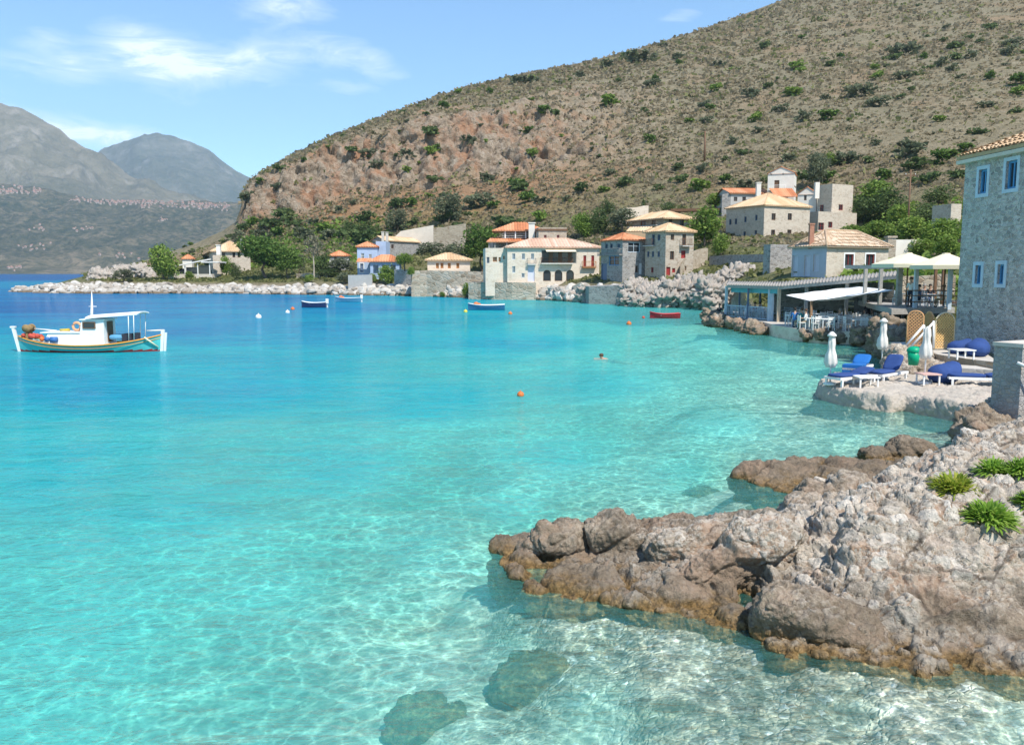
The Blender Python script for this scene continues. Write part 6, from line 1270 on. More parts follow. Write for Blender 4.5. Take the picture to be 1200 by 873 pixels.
parasol(1064, 51, 309.5, 296, 2.15, ZU, 'left and wider of two open cream parasols on the upper terrace', CR_cream); parasol(1108, 48.5, 311, 296.5, 1.95, ZU, 'open cream parasol on the upper terrace against the big right tower', CR_cream)
# tables and chairs
def chair_mesh():
    m = MB()
    for x in (-.19, .19):
        m.box(x-.02, x+.02, .16, .20, 0, .44); m.box(x-.02, x+.02, -.20, -.16, 0, .92)
    m.box(-.22, .22, -.21, .22, .42, .46)
    for z in (.55, .68, .81): m.box(-.19, .19, -.195, -.17, z, z+.07)
    m.box(-.19, .19, .17, .19, .2, .23); return m
CHM = {k: chair_mesh().mesh('chair', mt_) for k, mt_ in (('w', W_white), ('b', W_lblue))}
def chair(x, y, z, rz, k, label, grp):
    o = link('chair', CHM[k]); o.location = (x, y, z); o.rotation_euler = (0, 0, rz); tag(o, label, 'chair', grp); return o
def table(x, y, z, label, grp, top=.8, mat=W_white, cloth_=None, h=.74, nm='table'):
    r_ = empty(nm, (x, y, z), label, 'table', grp); m = MB(); m.box(-top/2, top/2, -top/2, top/2, h-.04, h); m.obj('tabletop', cloth_ or mat, r_)
    for a in (-1, 1):
        for b in (-1, 1): m = MB(); m.box(a*(top/2-.06)-.025, a*(top/2-.06)+.025, b*(top/2-.06)-.025, b*(top/2-.06)+.025, 0, h-.04); m.obj('leg', mat, r_)
    return r_
rr = random.Random(21)
for px, py in [(928, 381.5), (945, 383), (962, 384.5), (980, 385.5), (998, 386), (1016, 385.2), (938, 377.5), (958, 379.5), (978, 380.5), (1000, 380.5), (1020, 380), (1012, 383), (1030, 383.5), (1041, 382.5), (968, 387), (1006, 388), (1022, 387.5)]:
    q = G(px, py, ZT); table(q.x, q.y, ZT, 'white table among white chairs on the open quay terrace', 'white terrace tables')
    for a in (0, 1.57, 3.14, 4.71):
        if rr.random() < .8: chair(q.x+.72*math.sin(a), q.y-.72*math.cos(a), ZT, a+rr.uniform(-.25, .25), 'w', 'white slatted chair at a table on the open quay terrace', 'white terrace chairs')
for px, py in [(862, 371), (874, 372.5), (887, 374), (897, 373.5), (880, 369), (925, 374), (940, 373.5), (1040, 381.5), (1050, 380)]:
    q = G(px, py, ZT); table(q.x, q.y, ZT, 'pale blue table in the shade of the restaurant roofs', 'pale blue tables', mat=W_lblue)
    for a in (0, 1.57, 3.14, 4.71):
        if rr.random() < .75: chair(q.x+.7*math.sin(a), q.y-.7*math.cos(a), ZT, a+rr.uniform(-.25, .25), 'b', 'pale blue slatted chair in the shade of the restaurant roofs', 'pale blue chairs')
for px, py, Y in [(1082, 358, 51.5), (1097, 358, 50.5), (1066, 357, 53)]:
    q = P(px, py, Y); table(q.x, Y, ZU, 'white table at the rail of the upper terrace', 'upper terrace tables'); chair(q.x-.6, Y+.5, ZU, 2.5, 'b', 'pale chair at the rail of the upper terrace', 'upper terrace chairs'); chair(q.x+.55, Y-.2, ZU, 1.2, 'b', 'pale chair at the rail of the upper terrace', 'upper terrace chairs')
for px, py in [(1052, 383), (1046, 378.5), (986, 383), (970, 383), (952, 386)]:
    q = G(px, py, ZT); table(q.x, q.y, ZT, 'white table among white chairs on the open quay terrace', 'white terrace tables')
    for a in (0, 1.57, 3.14, 4.71): chair(q.x+.72*math.sin(a), q.y-.72*math.cos(a), ZT, a+rr.uniform(-.3, .3), 'w', 'white slatted chair at a table on the open quay terrace', 'white terrace chairs')
HD, HG, HBr = HAIRS
q = G(972, 385, ZT); person((q.x+.7, q.y, ZT-.02), 1.5, 'sit', C_grey, C_jean, HG, 'person in grey top sitting alone at the middle of the open quay terrace'); q = G(1022, 384, ZT); person((q.x, q.y+.8, ZT-.02), 3.0, 'stand', C_darkc, C_darkc, HD, 'person in black standing at the back of the quay terrace under the upper deck')
q = P(843, 371, 73); person((q.x, q.y, min(ground_z(q.x, q.y)+.05, .9)), 2.4, 'stand', C_darkc, C_darkc, HD, 'person in dark clothes standing on the rocks left of the dining pergola')
for px, py, rz, sh, tr_, hr, lb in [(885, 373.5, 1.9, C_redc, C_darkc, HD, 'person in dark red sitting under the dining pergola'), (889.5, 373.2, -1.9, C_darkc, C_jean, HD, 'person in black sitting under the dining pergola beside one in dark red'), (931, 384, -.4, C_blue, C_jean, HD, 'person in blue shirt sitting at the front edge of the quay terrace'), (939.5, 384.3, .6, C_teal, C_khaki, HBr, 'person in teal top sitting beside the one in blue shirt'), (944.5, 386, 1.2, C_whitec, C_khaki, HBr, 'person in white top sitting next to the brown timber post')]:
    q = G(px, py, ZT); person((q.x, q.y, ZT-.02), rz, 'sit', sh, tr_, hr, lb)
for px, Y, pose, rz, sh, tr_, hr, lb in [(1067.5, 50.6, 'stand', 2.2, C_whitec, C_darkc, HBr, 'person in white shirt standing on the upper terrace under the wider parasol'), (1090, 52, 'sit', 2.8, C_darkc, C_jean, HD, 'person in dark top sitting at the middle of the upper terrace'), (1082.5, 53, 'sit', -2.8, C_grey, C_jean, HG, 'person in grey top sitting left of the one in dark top'), (1078, 50.8, 'sit', 1.6, C_jean, C_darkc, HD, 'person in denim blue sitting low behind the terrace rail'), (1107, 50.2, 'sit', 1.5, C_whitec, C_khaki, HBr, 'person in pale top sitting by the right tower on the upper terrace')]:
    q = P(px, 340, Y); person((q.x, Y, ZU-.02), rz, pose, sh, tr_, hr, lb)
q = G(861, 372, ZT); m = MB(); m.lathe([(0, 0), (.2, 0), (.26, .55), (.23, .55), (.19, .05), (0, .05)], 12); m.top('green_bucket', pmat('green_plastic', (.02, .30, .13), .45, .08), 'small green bucket on the quay edge under the dining pergola', 'bucket', loc=(q.x, q.y, ZT))
# rocks and rubble along this shore
LIME = dict(cobs=.15, grime=.15)
def shore_rock(spec, label, voxel=.10, big=.30, cs=1.6, grime=.2, cobs=.25, name='shore_boulder'):
    return rock(name, [superblob(tuple(P(px, py+(1.5 if .1 < voxel < .19 else 0), Y)), tuple(k*(.86 if .1 < voxel < .19 else 1) for k in r), (rot[0]+9, rot[1]+7, rot[2]+17*i_), 3.6, 3) for i_, (px, py, Y, r, rot) in enumerate(spec)], label, 'rock', voxel=voxel, cobs=cobs, grime=grime, big=big*1.25, cob_scale=cs, smooth=1, mat=M_lime if voxel > .09 else None)
shore_rock([(738, 345, 117, (1.6, 1.2, 1.8), (0, 10, 20)), (745, 338, 119, (2, 1.5, 1.6), (0, -10, 0)), (735, 352, 115, (1.3, 1, 1.2), (0, 0, 0))], 'orange stained boulders under the red roofed stone house', .13, .4, 1.0)
shore_rock([(765, 347, 114, (2.6, 1.6, 1.6), (0, -14, 10)), (755, 353, 112, (2, 1.4, .9), (0, 0, 10)), (775, 340, 117, (2.6, 1.6, 1.4), (0, -12, 10))], 'grey white limestone outcrop below the tall beige house', .13, .45, 1.0)
shore_rock([(800, 341, 112, (3.2, 1.8, 1.6), (0, -10, 10)), (790, 351, 110, (3.0, 1.4, 1.1), (0, -6, 0)), (815, 333, 116, (3, 2, 1.3), (0, -8, 0)), (812, 352, 109, (2.6, 1.5, 1.0), (0, 8, 0))], 'widest grey white limestone outcrop left of the dining pergola', .13, .5, 1.0)
shore_rock([(838, 345, 103, (2.6, 1.8, 1.8), (0, 8, 0)), (845, 336, 108, (2.6, 1.8, 1.4), (0, 0, 10)), (835, 355, 102, (2.0, 1.4, .8), (0, 0, 0))], 'limestone outcrop with dark undercut just left of the dining pergola', .13, .5, 1.0)
shore_rock([(862, 326, 108, (2.2, 1.4, 1.7), (0, -20, 10)), (872, 321, 110, (2.0, 1.4, 1.4), (0, -20, 0))], 'pale craggy rock standing above the dining pergola roof', .12, .35, 1.3)
shore_rock([(852, 378, 70.5, (1.4, .9, .5), (0, 0, 10)), (836, 377, 72, (1.0, .6, .25), (0, 0, 0)), (868, 381, 68, (1.2, .8, .5), (0, 6, 0)), (842, 372, 74, (1.6, 1.2, .5), (0, 0, 0))], 'low brown rocks at the water below the left end of the pergola', .07, .18, 2.2, .6)
shore_rock([(884, 386, 63.5, (.9, .6, .6), (0, 0, 10)), (875, 384, 65.5, (.8, .6, .45), (0, 0, 0)), (889, 388.5, 62, (.7, .5, .4), (0, 0, 0))], 'tumbled grey boulders against the corner of the stone quay', .06, .14, 2.4, .6)
shore_rock([(994, 396, 54, (2.2, .6, .45), (0, 0, -4)), (1018, 396, 52.5, (1.2, .7, .6), (0, 0, 0)), (965, 395.5, 56, (2.2, .5, .28), (0, 0, 0))], 'reddish brown rock ledge along the foot of the quay wall', .06, .14, 2.2, .7)
shore_rock([(1040, 396, 47, (.8, .8, 1.1), (0, 10, 0)), (1031, 395, 49, (.6, .6, .9), (0, 0, 0)), (1052, 408, 42, (.8, .8, .8), (10, 0, 0)), (1046, 402, 44, (.7, .7, .8), (0, 0, 20))], 'dark craggy rocks between the quay and the sunbathing ledge', .06, .2, 2.0, 1.0)
shore_rock([(1062, 430, 34, (.9, .8, .3), (0, 0, 0)), (1078, 427, 34.5, (.9, .8, .35), (0, 0, 0)), (1070, 421, 36, (1.2, .9, .4), (0, 0, 0)), (1090, 431, 34.5, (.6, .6, .35), (0, 0, 0))], 'rubble of small brown stones below the green bin', .04, .12, 4.5, .3, .8)
shore_rock([(1146, 497, 21.3, (.50, .45, .30), (0, -25, 0)), (1136, 508, 21.0, (.30, .3, .22), (0, 0, 0)), (1172, 496, 21.3, (.8, .5, .22), (0, 0, 0)), (1160, 503, 20.8, (.6, .45, .2), (0, 0, 0))], 'shaded grey rock jutting over the water below the near stone pier', .03, .14, 3.5, .6)
for i, (px, py, Y, r) in enumerate([(668, 345, 134, (1.7, 1.2, 1.2)), (660, 341, 137, (1.6, 1.2, 1.1)), (684, 346, 129, (1.2, 1.0, 1.6)), (651, 346, 138, (1.3, 1, .6)), (640, 347, 140, (1.0, 1, .5))]):
    shore_rock([(px, py, Y, r, (0, 10*i-20, 15*i)), (px+4, py+3, Y-1, (r[0]*.7, r[1]*.7, r[2]*.7), (0, 0, 0))], ['big white boulder below the right end of the arcade house', 'white boulder sloping up to the arcade house wall', 'upright white boulder beside the short broken wall', 'low white boulder under the arches', 'leftmost low boulder under the arches'][i], .14, .3, 1.3, .1)
shore_rock([(128, 325, 208, (4.5, 3, 1.7), (0, 0, 0)), (145, 322, 212, (3, 3, 1.8), (0, 0, 0)), (120, 329, 206, (3, 2.4, 1.0), (0, 0, 0))], 'brown rocky hump on the far left point', .22, .5, .8, .2)
shore_rock([(166, 321, 209, (2.4, 1.6, 2.2), (0, 0, 0)), (174, 325, 207, (1.6, 1.4, 1.5), (0, 0, 0))], 'pale grey rock face left of the leafy tree on the far point', .2, .4, .9, .1)
# ---- sunbathing ledge
ZP = .55
OUT_P = [tuple(G(px, py, ZP)) for px, py in [(956, 444), (962, 450), (980, 455), (1010, 460), (1045, 464), (1060, 462), (1080, 466), (1110, 471), (1145, 477), (1180, 480), (1185, 432), (1120, 428), (1075, 428), (1040, 431), (1005, 433), (972, 435.5)]]
rock('sunbathing_ledge', [heightsheet([(v[0], v[1], ZP) for v in OUT_P]+[(v[0], v[1]+.0, ZP) for v in [tuple(G(1000, 446, ZP)), tuple(G(1080, 446, ZP)), tuple(G(1130, 450, ZP))]], OUT_P, st=.1, steep=4)], 'flat pale concrete topped rock ledge with blue loungers on it', 'ledge', voxel=.04, cobs=.1, grime=.1, big=.06, cob_scale=3, mat=M_pale)
poly = gp([(1085, 411.5), (1100, 415.5), (1130, 420), (1172, 425)], 1.15); poly = poly+[(poly[-1][0]+4, 41.5), (poly[0][0]+.5, 41)]
m = prism(poly, -.5, 1.15, None, topmat=1); m.top('stone_terrace', [ST_ruin, PAVE], 'raised paved terrace with rubble front below the big right tower', 'terrace', loc=(poly[1][0]+1, poly[1][1]+2, 0))
st = empty('stone_steps', G(1140, 440, ZP), 'pale stone steps from the sunbathing ledge to the raised terrace', 'steps'); off = st.location.copy()
for i in range(3): a, b = G(1126, 430+5.5*i, 1.0-.18*i), G(1172, 433+5.5*i, 1.0-.18*i); m = MB(); m.obox((a.x, a.y, .3), (b.x-a.x, b.y-a.y, 0), (0, 1.6, 0), (0, 0, .66-.18*i)); m.obj('step', PAVE, st, off)
NAVY = pmat('navy_canvas', (.028, .065, .21), .85, .12, 5, .3); BRIGHT = pmat('bright_blue_towel', (.015, .13, .40), .85, .1, 8, .3)
def lounger(foot, head, z, label, mat=NAVY, raise_=.5, towel=False):
    f_, h_ = Vector(foot), Vector(head); d = (h_-f_); L = 1.95; rz = math.atan2(d.y, d.x); r_ = empty('sun_lounger', (f_.x, f_.y, z), label, 'sun lounger', 'blue sun loungers on the ledge', rz); w_ = .33
    m = MB()
    for s_ in (-1, 1): m.box(0, L, s_*w_-.03, s_*w_+.03, .24, .32)
    m.box(0, .06, -w_+.03, w_-.03, .245, .315); m.box(L-.06, L, -w_+.03, w_-.03, .245, .315)
    for i in range(9): m.box(.15+i*.14, .23+i*.14, -w_+.03, w_-.03, .29, .31)
    m.obj('frame', W_white, r_)
    for x in (.12, L-.16):
        for s_ in (-1, 1): m = MB(); m.box(x-.035, x+.035, s_*w_-.035, s_*w_+.035, 0, .24); m.obj('leg', W_white, r_)
    def pad(x0, x1, ang): # soft cushion
        v, f__ = superblob((0, 0, 0), ((x1-x0)/2, w_-.02, .055), (0, 0, 0), 5, 3); M_ = Matrix.Translation((x0, 0, .37)) @ Matrix.Rotation(-ang, 4, 'Y') @ Matrix.Translation(((x1-x0)/2, 0, 0)); mm = MB(); mm.add([tuple(a) for a in v], f__, 0, M_, True); return mm
    pad(.02, 1.22, 0).obj('mattress', mat, r_); pad(1.22, 1.95, raise_).obj('backrest', mat, r_)
    if towel: m = MB(); m.box(.0, .5, -w_-.03, w_+.03, .10, .44); m.obj('towel', BRIGHT, r_)
    return r_
lounger((11.15, 29.5), (12.9, 30.5), ZP, 'blue lounger nearest the tip of the ledge with slightly raised head', raise_=.25); lounger((12.95, 32.3), (14.0, 33.8), ZP, 'lounger in brighter blue towel behind the others', BRIGHT, .45, True)
lounger((12.95, 30.4), (14.4, 31.6), ZP, 'blue lounger with steeply raised back in the middle of the ledge', raise_=.85); lounger((15.35, 29.9), (17.2, 29.4), ZP, 'blue lounger at the right end of the ledge below the steps', raise_=.12)
def beanbag(loc, rz, sc, label):
    v, f_ = superblob((0, 0, 0), (1, .8, .6), (0, 0, 0), 2.2, 4); x = v[:, 0]; v[:, 2] += .55*np.clip(x, -.2, 1)**2+.1; v[:, 2] = np.where(v[:, 2] < -.35, -.35+(v[:, 2]+.35)*.15, v[:, 2]); v += .05*fbm(v*2.2+sc*7, 3)[:, None]*np.array([1, 1, 1])+.025*fbm(v*6, 2)[:, None]
    v[:, 2] -= v[:, 2].min(); v *= sc; mm = MB(); mm.add([tuple(a) for a in v], f_, 0, None, True); o = mm.obj('bean_bag', NAVY); o.location = loc; o.rotation_euler = (0, 0, rz); return tag(o, label, 'bean bag', 'navy bean bags')
q = G(1111, 450, ZP); beanbag((q.x, q.y+.3, ZP), .5, .62, 'navy bean bag on the ledge beside the pink topped table')
q = G(1127, 415, 1.15); beanbag((q.x, q.y+.2, 1.15), .3, .50, 'navy bean bag on the raised terrace behind the white table'); q = G(1148, 418, 1.15); beanbag((q.x, q.y+.2, 1.15), .9, .56, 'navy bean bag on the raised terrace nearest the stone pier')
q = G(1014, 453.5, ZP); table(q.x, q.y, ZP, 'low white plastic table at the front edge of the ledge', 'low side tables', .72, W_white, None, .38, 'side_table')
q = G(1087, 450.5, ZP); table(q.x, q.y, ZP, 'low table with faded pink top beside the third closed parasol', 'low side tables', .66, W_white, pmat('faded_pink', (.62, .40, .34), .6, .1), .40, 'side_table')
q = G(1131, 421.5, 1.15); table(q.x, q.y+.3, 1.15, 'low white table in front of the bean bags on the raised terrace', 'low side tables', .75, W_white, None, .38, 'side_table')
CLOTHP = pmat('folded_canvas', (.66, .63, .58), .85, .1, 5, .3)
def closed_parasol(px, pb, pt_, Y, z, fb, label, hat=True):
    b = P(px, pb, Y); t_ = P(px, pt_, Y).z; r_ = empty('closed_parasol', (b.x, Y, z), label, 'parasol', 'closed parasols on the ledge'); hh_ = t_-z; zb_ = P(px, fb, Y).z-z
    m = MB(); m.tube([(0, 0, 0), (0, 0, hh_*.95)], .028, 8); m.obj('pole', W_white, r_); m = MB(); m.lathe([(0, 0), (.22, 0), (.22, .07), (.05, .11), (0, .11)], 14); m.obj('base', W_white, r_)
    w_ = lambda t, j: 1+.16*math.sin(5*t+j*.5)+.08*math.sin(9*t+j); S_ = hh_-zb_
    m = MB(); m.lathe([(.04, zb_), (.15, zb_+.02), (.20, zb_+.14*S_), (.17, zb_+.36*S_), (.12, zb_+.46*S_), (.105, zb_+.55*S_), (.12, zb_+.66*S_), (.10, zb_+.84*S_), (.06, zb_+.90*S_)], 26, 0, None, True, wob=w_); m.obj('canopy', CLOTHP, r_)
    if hat: m = MB(); m.lathe([(.05, zb_+.86*S_), (.16, zb_+.88*S_), (.15, zb_+.92*S_), (.05, zb_+1.0*S_), (0, zb_+1.01*S_)], 14); m.obj('vent_cap', CLOTHP, r_)
closed_parasol(972.5, 451, 389, 29.9, ZP, 431, 'closed white parasol at the far left tip of the ledge'); closed_parasol(1033, 431.5, 373, 34.6, ZP-.1, 410, 'closed white parasol at the back of the ledge beside the dark rocks'); closed_parasol(1083, 453, 379, 30.1, ZP, 421, 'closed white parasol in front of the lattice screens', False)
# bin, screens, handrail
b = G(1063, 425.5, 1.05); bn_ = empty('litter_bin', (b.x, b.y-.5, 1.03), 'bright green plastic litter bin with lid on the rubble', 'bin'); GR = pmat('bright_green_plastic', (.0, .33, .16), .4, .06, 3, .05)
m = MB(); m.lathe([(0, 0), (.17, 0), (.235, .52), (.215, .52), (.16, .03), (0, .03)], 18); m.obj('body', GR, bn_); m = MB(); m.lathe([(.25, .50), (.26, .56), (.22, .64), (.10, .70), (0, .71)], 18); m.obj('lid', GR, bn_)
LAT = pmat('golden_lattice', (.66, .42, .17), .75, .15, 6); LAT2 = pmat('orange_lattice', (.62, .33, .15), .75, .15, 6)
def lattice(pxa, pxb, pt_, pb, Y, label, mat, turn=0, st_=.14):
    a, b = P(pxa, pb, Y), P(pxb, pb, Y+turn); b.z = a.z; U = (b-a); L = U.length; U.normalize(); N_ = Vector((U.y, -U.x, 0)); Hh = P((pxa+pxb)/2, pt_, Y+turn/2).z-a.z; r_ = empty('lattice_screen', a+U*L/2, label, 'screen', 'arched lattice screens'); off = r_.location.copy(); sp = Hh-.42*L
    top = lambda u: sp+math.sqrt(max(0, 1-((u-L/2)/(L/2))**2))*(Hh-sp)
    m = MB(); pt__ = lambda u, v, d=0: a+U*u+Vector((0, 0, v))+N_*d
    pth = [pt__(0, 0), pt__(0, sp*.5)]+[pt__(L/2-L/2*math.cos(math.pi*i/14), sp+math.sin(math.pi*i/14)*(Hh-sp)) for i in range(15)]+[pt__(L, sp*.5), pt__(L, 0)]
    m.tube(pth, .035, 6); m.tube([pt__(0, .05), pt__(L, .05)], .03, 6); m.obj('frame', mat if mat is LAT2 else pmat('pale_frame', (.62, .52, .36), .7, .1), r_, off)
    for sg in (-1, 1):
        m = MB(); n = int((L+Hh)/st_)
        for i in range(-n, n+1):
            run = []
            for k in range(61):
                u = L*k/60; v = sg*(u-L/2)+i*st_
                if .03 < v < top(u): run.append(pt__(u, v, .010*sg))
                elif run: break
            if len(run) > 1: w_ = (Vector((0, 0, 1))-U*sg).normalized()*.024; e = run[-1]-run[0]; m.obox(run[0]-w_, e, w_*2, N_*.012)
        m.obj('lattice', mat, r_, off)
lattice(1062, 1080.5, 364.5, 406, 37.4, 'left lattice screen with arched top in orange brown', LAT2, -.3); lattice(1081.5, 1093.5, 365.5, 406, 38.3, 'narrow arched lattice screen turned away between the other two', LAT2, -1.2); lattice(1094.5, 1117, 366.5, 410, 36.8, 'right arched lattice screen in golden wood beside the big tower', LAT, .3)
hr_ = MB()
for (x0, y0), (x1, y1) in (((1061, 406), (1083, 381)), ((1066, 408), (1094, 378))): hr_.tube([P(x0, y0, 36.3), P(x1, y1, 36.3)], .05, 8)
for px, y0, y1 in ((1083, 406, 381), (1094, 408, 376)): hr_.tube([P(px, y0, 36.3), P(px, y1, 36.3)], .04, 8)
hr_.top('handrail', W_white, 'white painted handrail slanting in front of the lattice screens', 'handrail')
# ---- near stone pier
h = House('stone_pier', 'square grey stone pier with pale top at the right edge nearest the viewer', 'pier', 1160, 1193, 1240, 489, 408, 21, 27, stone_mat('grey_render_stone', [(.34, .33, .31), (.44, .42, .39), (.28, .26, .24), (.50, .42, .34)], (.44, .43, .41), 7, .06, .7, 1.3, .55), wr=2.2); h.build_walls(True)
m = MB(); q = h.corners(.03); zz = Vector((0, 0, h.h+.004)); m.obox(q[0]+zz, q[1]-q[0], q[3]-q[0], (0, 0, .10)); h.part(m, 'coping', PL_cream)
A = P(1192, 425, 20.9); m = MB(); m.tube([A, A+Vector((.25, -.12, -.12)), A+Vector((.9, -.3, -.1))], .04, 8); h.part(m, 'pipe', W_white)
# poles
for (px, pb, pt_, lb, arm) in [(1063, 283, 199, 'tall wooden power pole with crossarm behind the white outhouse', True), (825.5, 189, 154, 'slim dark pole standing alone on the dry hillside', False)]:
    q = T(px, pb); t_ = P(px, pt_, q.y); r_ = empty('utility_pole', q, lb, 'pole'); m = MB(); hp = t_.z-q.z; m.tube([(0, 0, -1), (0, 0, hp)], [.16 if arm else .32, .11 if arm else .2], 8); m.obj('pole', W_brown, r_)
    if arm:
        m = MB(); m.box(-.8, .8, -.06, .06, hp-.9, hp-.75); m.obj('crossarm', W_brown, r_)
        for x in (-.7, 0, .7): m = MB(); m.lathe([(0, 0), (.05, 0), (.06, .12), (.02, .2), (0, .2)], 8, c=(x, 0, hp-.75)); m.obj('insulator', W_white, r_)
# ================= boats, buoys, swimmer =================
H_teal = pmat('turquoise_hull_paint', (.09, .46, .45), .4, .10, 2, .05); H_red = pmat('red_boot_paint', (.30, .03, .03), .5, .2, 3); H_orange = pmat('orange_strake_paint', (.62, .28, .05), .5, .12, 3); H_white = pmat('white_boat_paint', (.76, .76, .74), .4, .06, 2, .05); DECK = pmat('pale_deck', (.62, .58, .50), .7, .12, 4)
def hull(L, Bm, sheer, keel, bands, n=34, m_=14, full=.42, rake=.0):
    """lofted double ended hull; bands: list of (top fraction of height above keel or z, material index)"""
    mb = MB(); V = []
    for i in range(n+1):
        t = -1+2*i/n; hb = Bm/2*max(.012, (1-abs(t)**2.3)**.85); zs = sheer(t); zk = keel(t)
        for j in range(m_+1):
            s_ = j/m_; y = hb*s_**full; z = zk+(zs-zk)*s_**1.25; V.append((t*L/2*(1+rake*(s_-.6)*abs(t)**3), y, z))
    for sd in (1, -1):
        vs = [(x, y*sd, z) for x, y, z in V]; fs = []; ms = []
        for i in range(n):
            for j in range(m_):
                a = i*(m_+1)+j; f = (a, a+m_+1, a+m_+2, a+1); fs.append(f if sd < 0 else f[::-1]); zc = sum(vs[k][2] for k in f)/4; ms.append(next(mi for z1, mi in bands if zc < z1))
        b = len(mb.v); mb.v += vs; mb.f += [[b+k for k in f] for f in fs]; mb.m += ms; mb.sm += [True]*len(fs)
    return mb, V, m_
def sheer_path(V, m_, sd, dz=0, out=1.0): return [(V[i][0], V[i][1]*sd*out, V[i][2]+dz) for i in range(m_, len(V), m_+1)]
b0 = G(107, 411.5, 0); sc = b0.y/F; fb = empty('fishing_boat', (b0.x, b0.y, 0), 'turquoise and white wooden fishing boat with white canopy moored at left', 'boat', None, R(2))
X = lambda cx: (cx-530)*.2*sc; Z = lambda cy: (408-cy)*.2*sc
LB = 8.5*sc/.0484
sh = lambda t: Z(366)+(Z(318)-Z(366))*abs(t)**2.1*(1.0 if t < 0 else 1.12)
kl = lambda t: -.55+.35*abs(t)**3
m, V, mm_ = hull(LB*.945, 2.5, sh, kl, [(.11, 1), (9, 0)], full=.5); hu = m.obj('hull', [H_teal, H_red], fb)
for sd in (-1, 1):
    m = MB(); m.tube(sheer_path(V, mm_, sd, .0, 1.012), .045, 8); m.obj('rubbing_strake', H_orange, hu); m = MB(); m.tube(sheer_path(V, mm_, sd, -.17, 1.0), .018, 6); m.obj('trim_line', H_orange, hu)
m = MB(); pth = [V[i] for i in range(mm_, len(V), mm_+1)]; vs = [(x, y*.97, z-.10) for x, y, z in pth]+[(x, -y*.97, z-.10) for x, y, z in pth]; k = len(pth); m.add(vs, [(i, i+1, k+i+1, k+i) for i in range(k-1)]); m.obj('deck', DECK, fb)
xe = LB*.945/2
m = MB(); m.obox((-xe-.03, -.07, -.1), (.16, 0, 0), (0, .14, 0), (-.32, 0, Z(262)+.1)); m.box(-xe-.40, -xe-.12, -.09, .09, Z(270), Z(260)); m.obj('stem_post', H_white, fb)
m = MB(); m.obox((xe-.16, -.07, -.1), (.18, 0, 0), (0, .14, 0), (.14, 0, Z(282)+.1)); m.obox((xe+.03, -.04, -.3), (.13, 0, 0), (0, .08, 0), (.13, 0, Z(300)+.3)); m.obj('stern_post', H_white, fb)
m = MB(); m.tube([(xe+.12, 0, Z(286)), (X(858), 0, Z(289))], [.05, .035], 8); m.obj('tiller', H_white, fb)
m = MB(); m.tube([(X(870), -.72, Z(322)), (X(925), -.2, Z(384))], .05, 6); m.obj('fender_bar', CR_cream, fb)
def cab(x0, x1, w0, w1, z0, z1, slope0=0, slope1=0):
    mb = MB(); vs = [(x0, -w0, z0), (x1, -w0, z0), (x1, w0, z0), (x0, w0, z0), (x0+slope0, -w1, z1), (x1-slope1, -w1, z1), (x1-slope1, w1, z1), (x0+slope0, w1, z1)]; mb.add(vs, [(0, 1, 5, 4), (1, 2, 6, 5), (2, 3, 7, 6), (3, 0, 4, 7), (4, 5, 6, 7)]); return mb
c1 = cab(X(288), X(505), .80, .72, Z(372), Z(296), .35, 0); c1.box(X(280), X(508), -.78, .78, Z(296), Z(291)); o = c1.obj('trunk_cabin', H_white, fb)
c2 = cab(X(495), X(645), .82, .74, Z(372), Z(222), .22, 0.02); c2.box(X(508), X(655), -.82, .82, Z(222), Z(216)); wh = c2.obj('wheelhouse', H_white, fb)
for x0, x1, z0, z1 in ((526, 598, 271, 232),):
    for sd in (-1, 1):
        m = MB(); yy = sd*.80
        for q in ((X(x0), X(x1), Z(z0), Z(z0)+.05), (X(x0), X(x1), Z(z1)-.05, Z(z1)), (X(x0), X(x0)+.05, Z(z0)+.05, Z(z1)-.05), (X(x1)-.05, X(x1), Z(z0)+.05, Z(z1)-.05)): m.box(q[0], q[1], min(yy-.03, yy+.03), max(yy-.03, yy+.03), q[2], q[3])
        w_ = m.obj('window', W_brown, wh); m = MB(); m.box(X(x0)+.05, X(x1)-.05, yy-.012, yy+.012, Z(z0)+.05, Z(z1)-.05); m.obj('pane', G_dark, w_)
m = MB(); m.box(X(645)-.01, X(645)+.03, -.35, .35, Z(350), Z(232)); m.obj('door', W_brown, wh)
m = MB(); vs = []; nn = 10
for i in range(nn+1):
    for j in range(9):
        u, v_ = i/nn, -1+2*j/8; vs.append((X(550)+(X(842)-X(550))*u, v_*(.98-.1*u), Z(205)+(Z(184)-Z(205))*u+.10*(1-v_*v_)))
fs = [(i*9+j, (i+1)*9+j, (i+1)*9+j+1, i*9+j+1) for i in range(nn) for j in range(8)]; m.add(vs, fs, 0, None, True); m.add([(a, b, c-.07) for a, b, c in vs], [f[::-1] for f in fs], 0, None, True)
rim = [j for j in range(9)]+[i*9+8 for i in range(1, nn+1)]+[nn*9+j for j in range(7, -1, -1)]+[i*9 for i in range(nn-1, 0, -1)]
m.add([vs[k] for k in rim]+[(vs[k][0], vs[k][1], vs[k][2]-.07) for k in rim], [(i, (i+1) % len(rim), len(rim)+(i+1) % len(rim), len(rim)+i) for i in range(len(rim))]); m.obj('canopy', CR_white, fb)
for cx in (785, 815):
    for sd in (-1, 1): m = MB(); m.tube([(X(cx), sd*.82, Z(340)), (X(cx+6), sd*.86, Z(192))], .022, 6); m.obj('canopy_post', H_white, fb)
m = MB(); m.tube([(X(540), 0, Z(225)), (X(548), 0, Z(150)), (X(552), 0, Z(60))], [.10, .07, .015], 8); m.tube([(X(530), 0, Z(146)), (X(575), 0, Z(146))], .02, 6); m.obj('mast', H_white, fb)
m = MB(); m.tube([(X(205), .1, Z(276)), (X(330), .15, Z(288))], .035, 6); m.obj('boathook', H_white, fb)
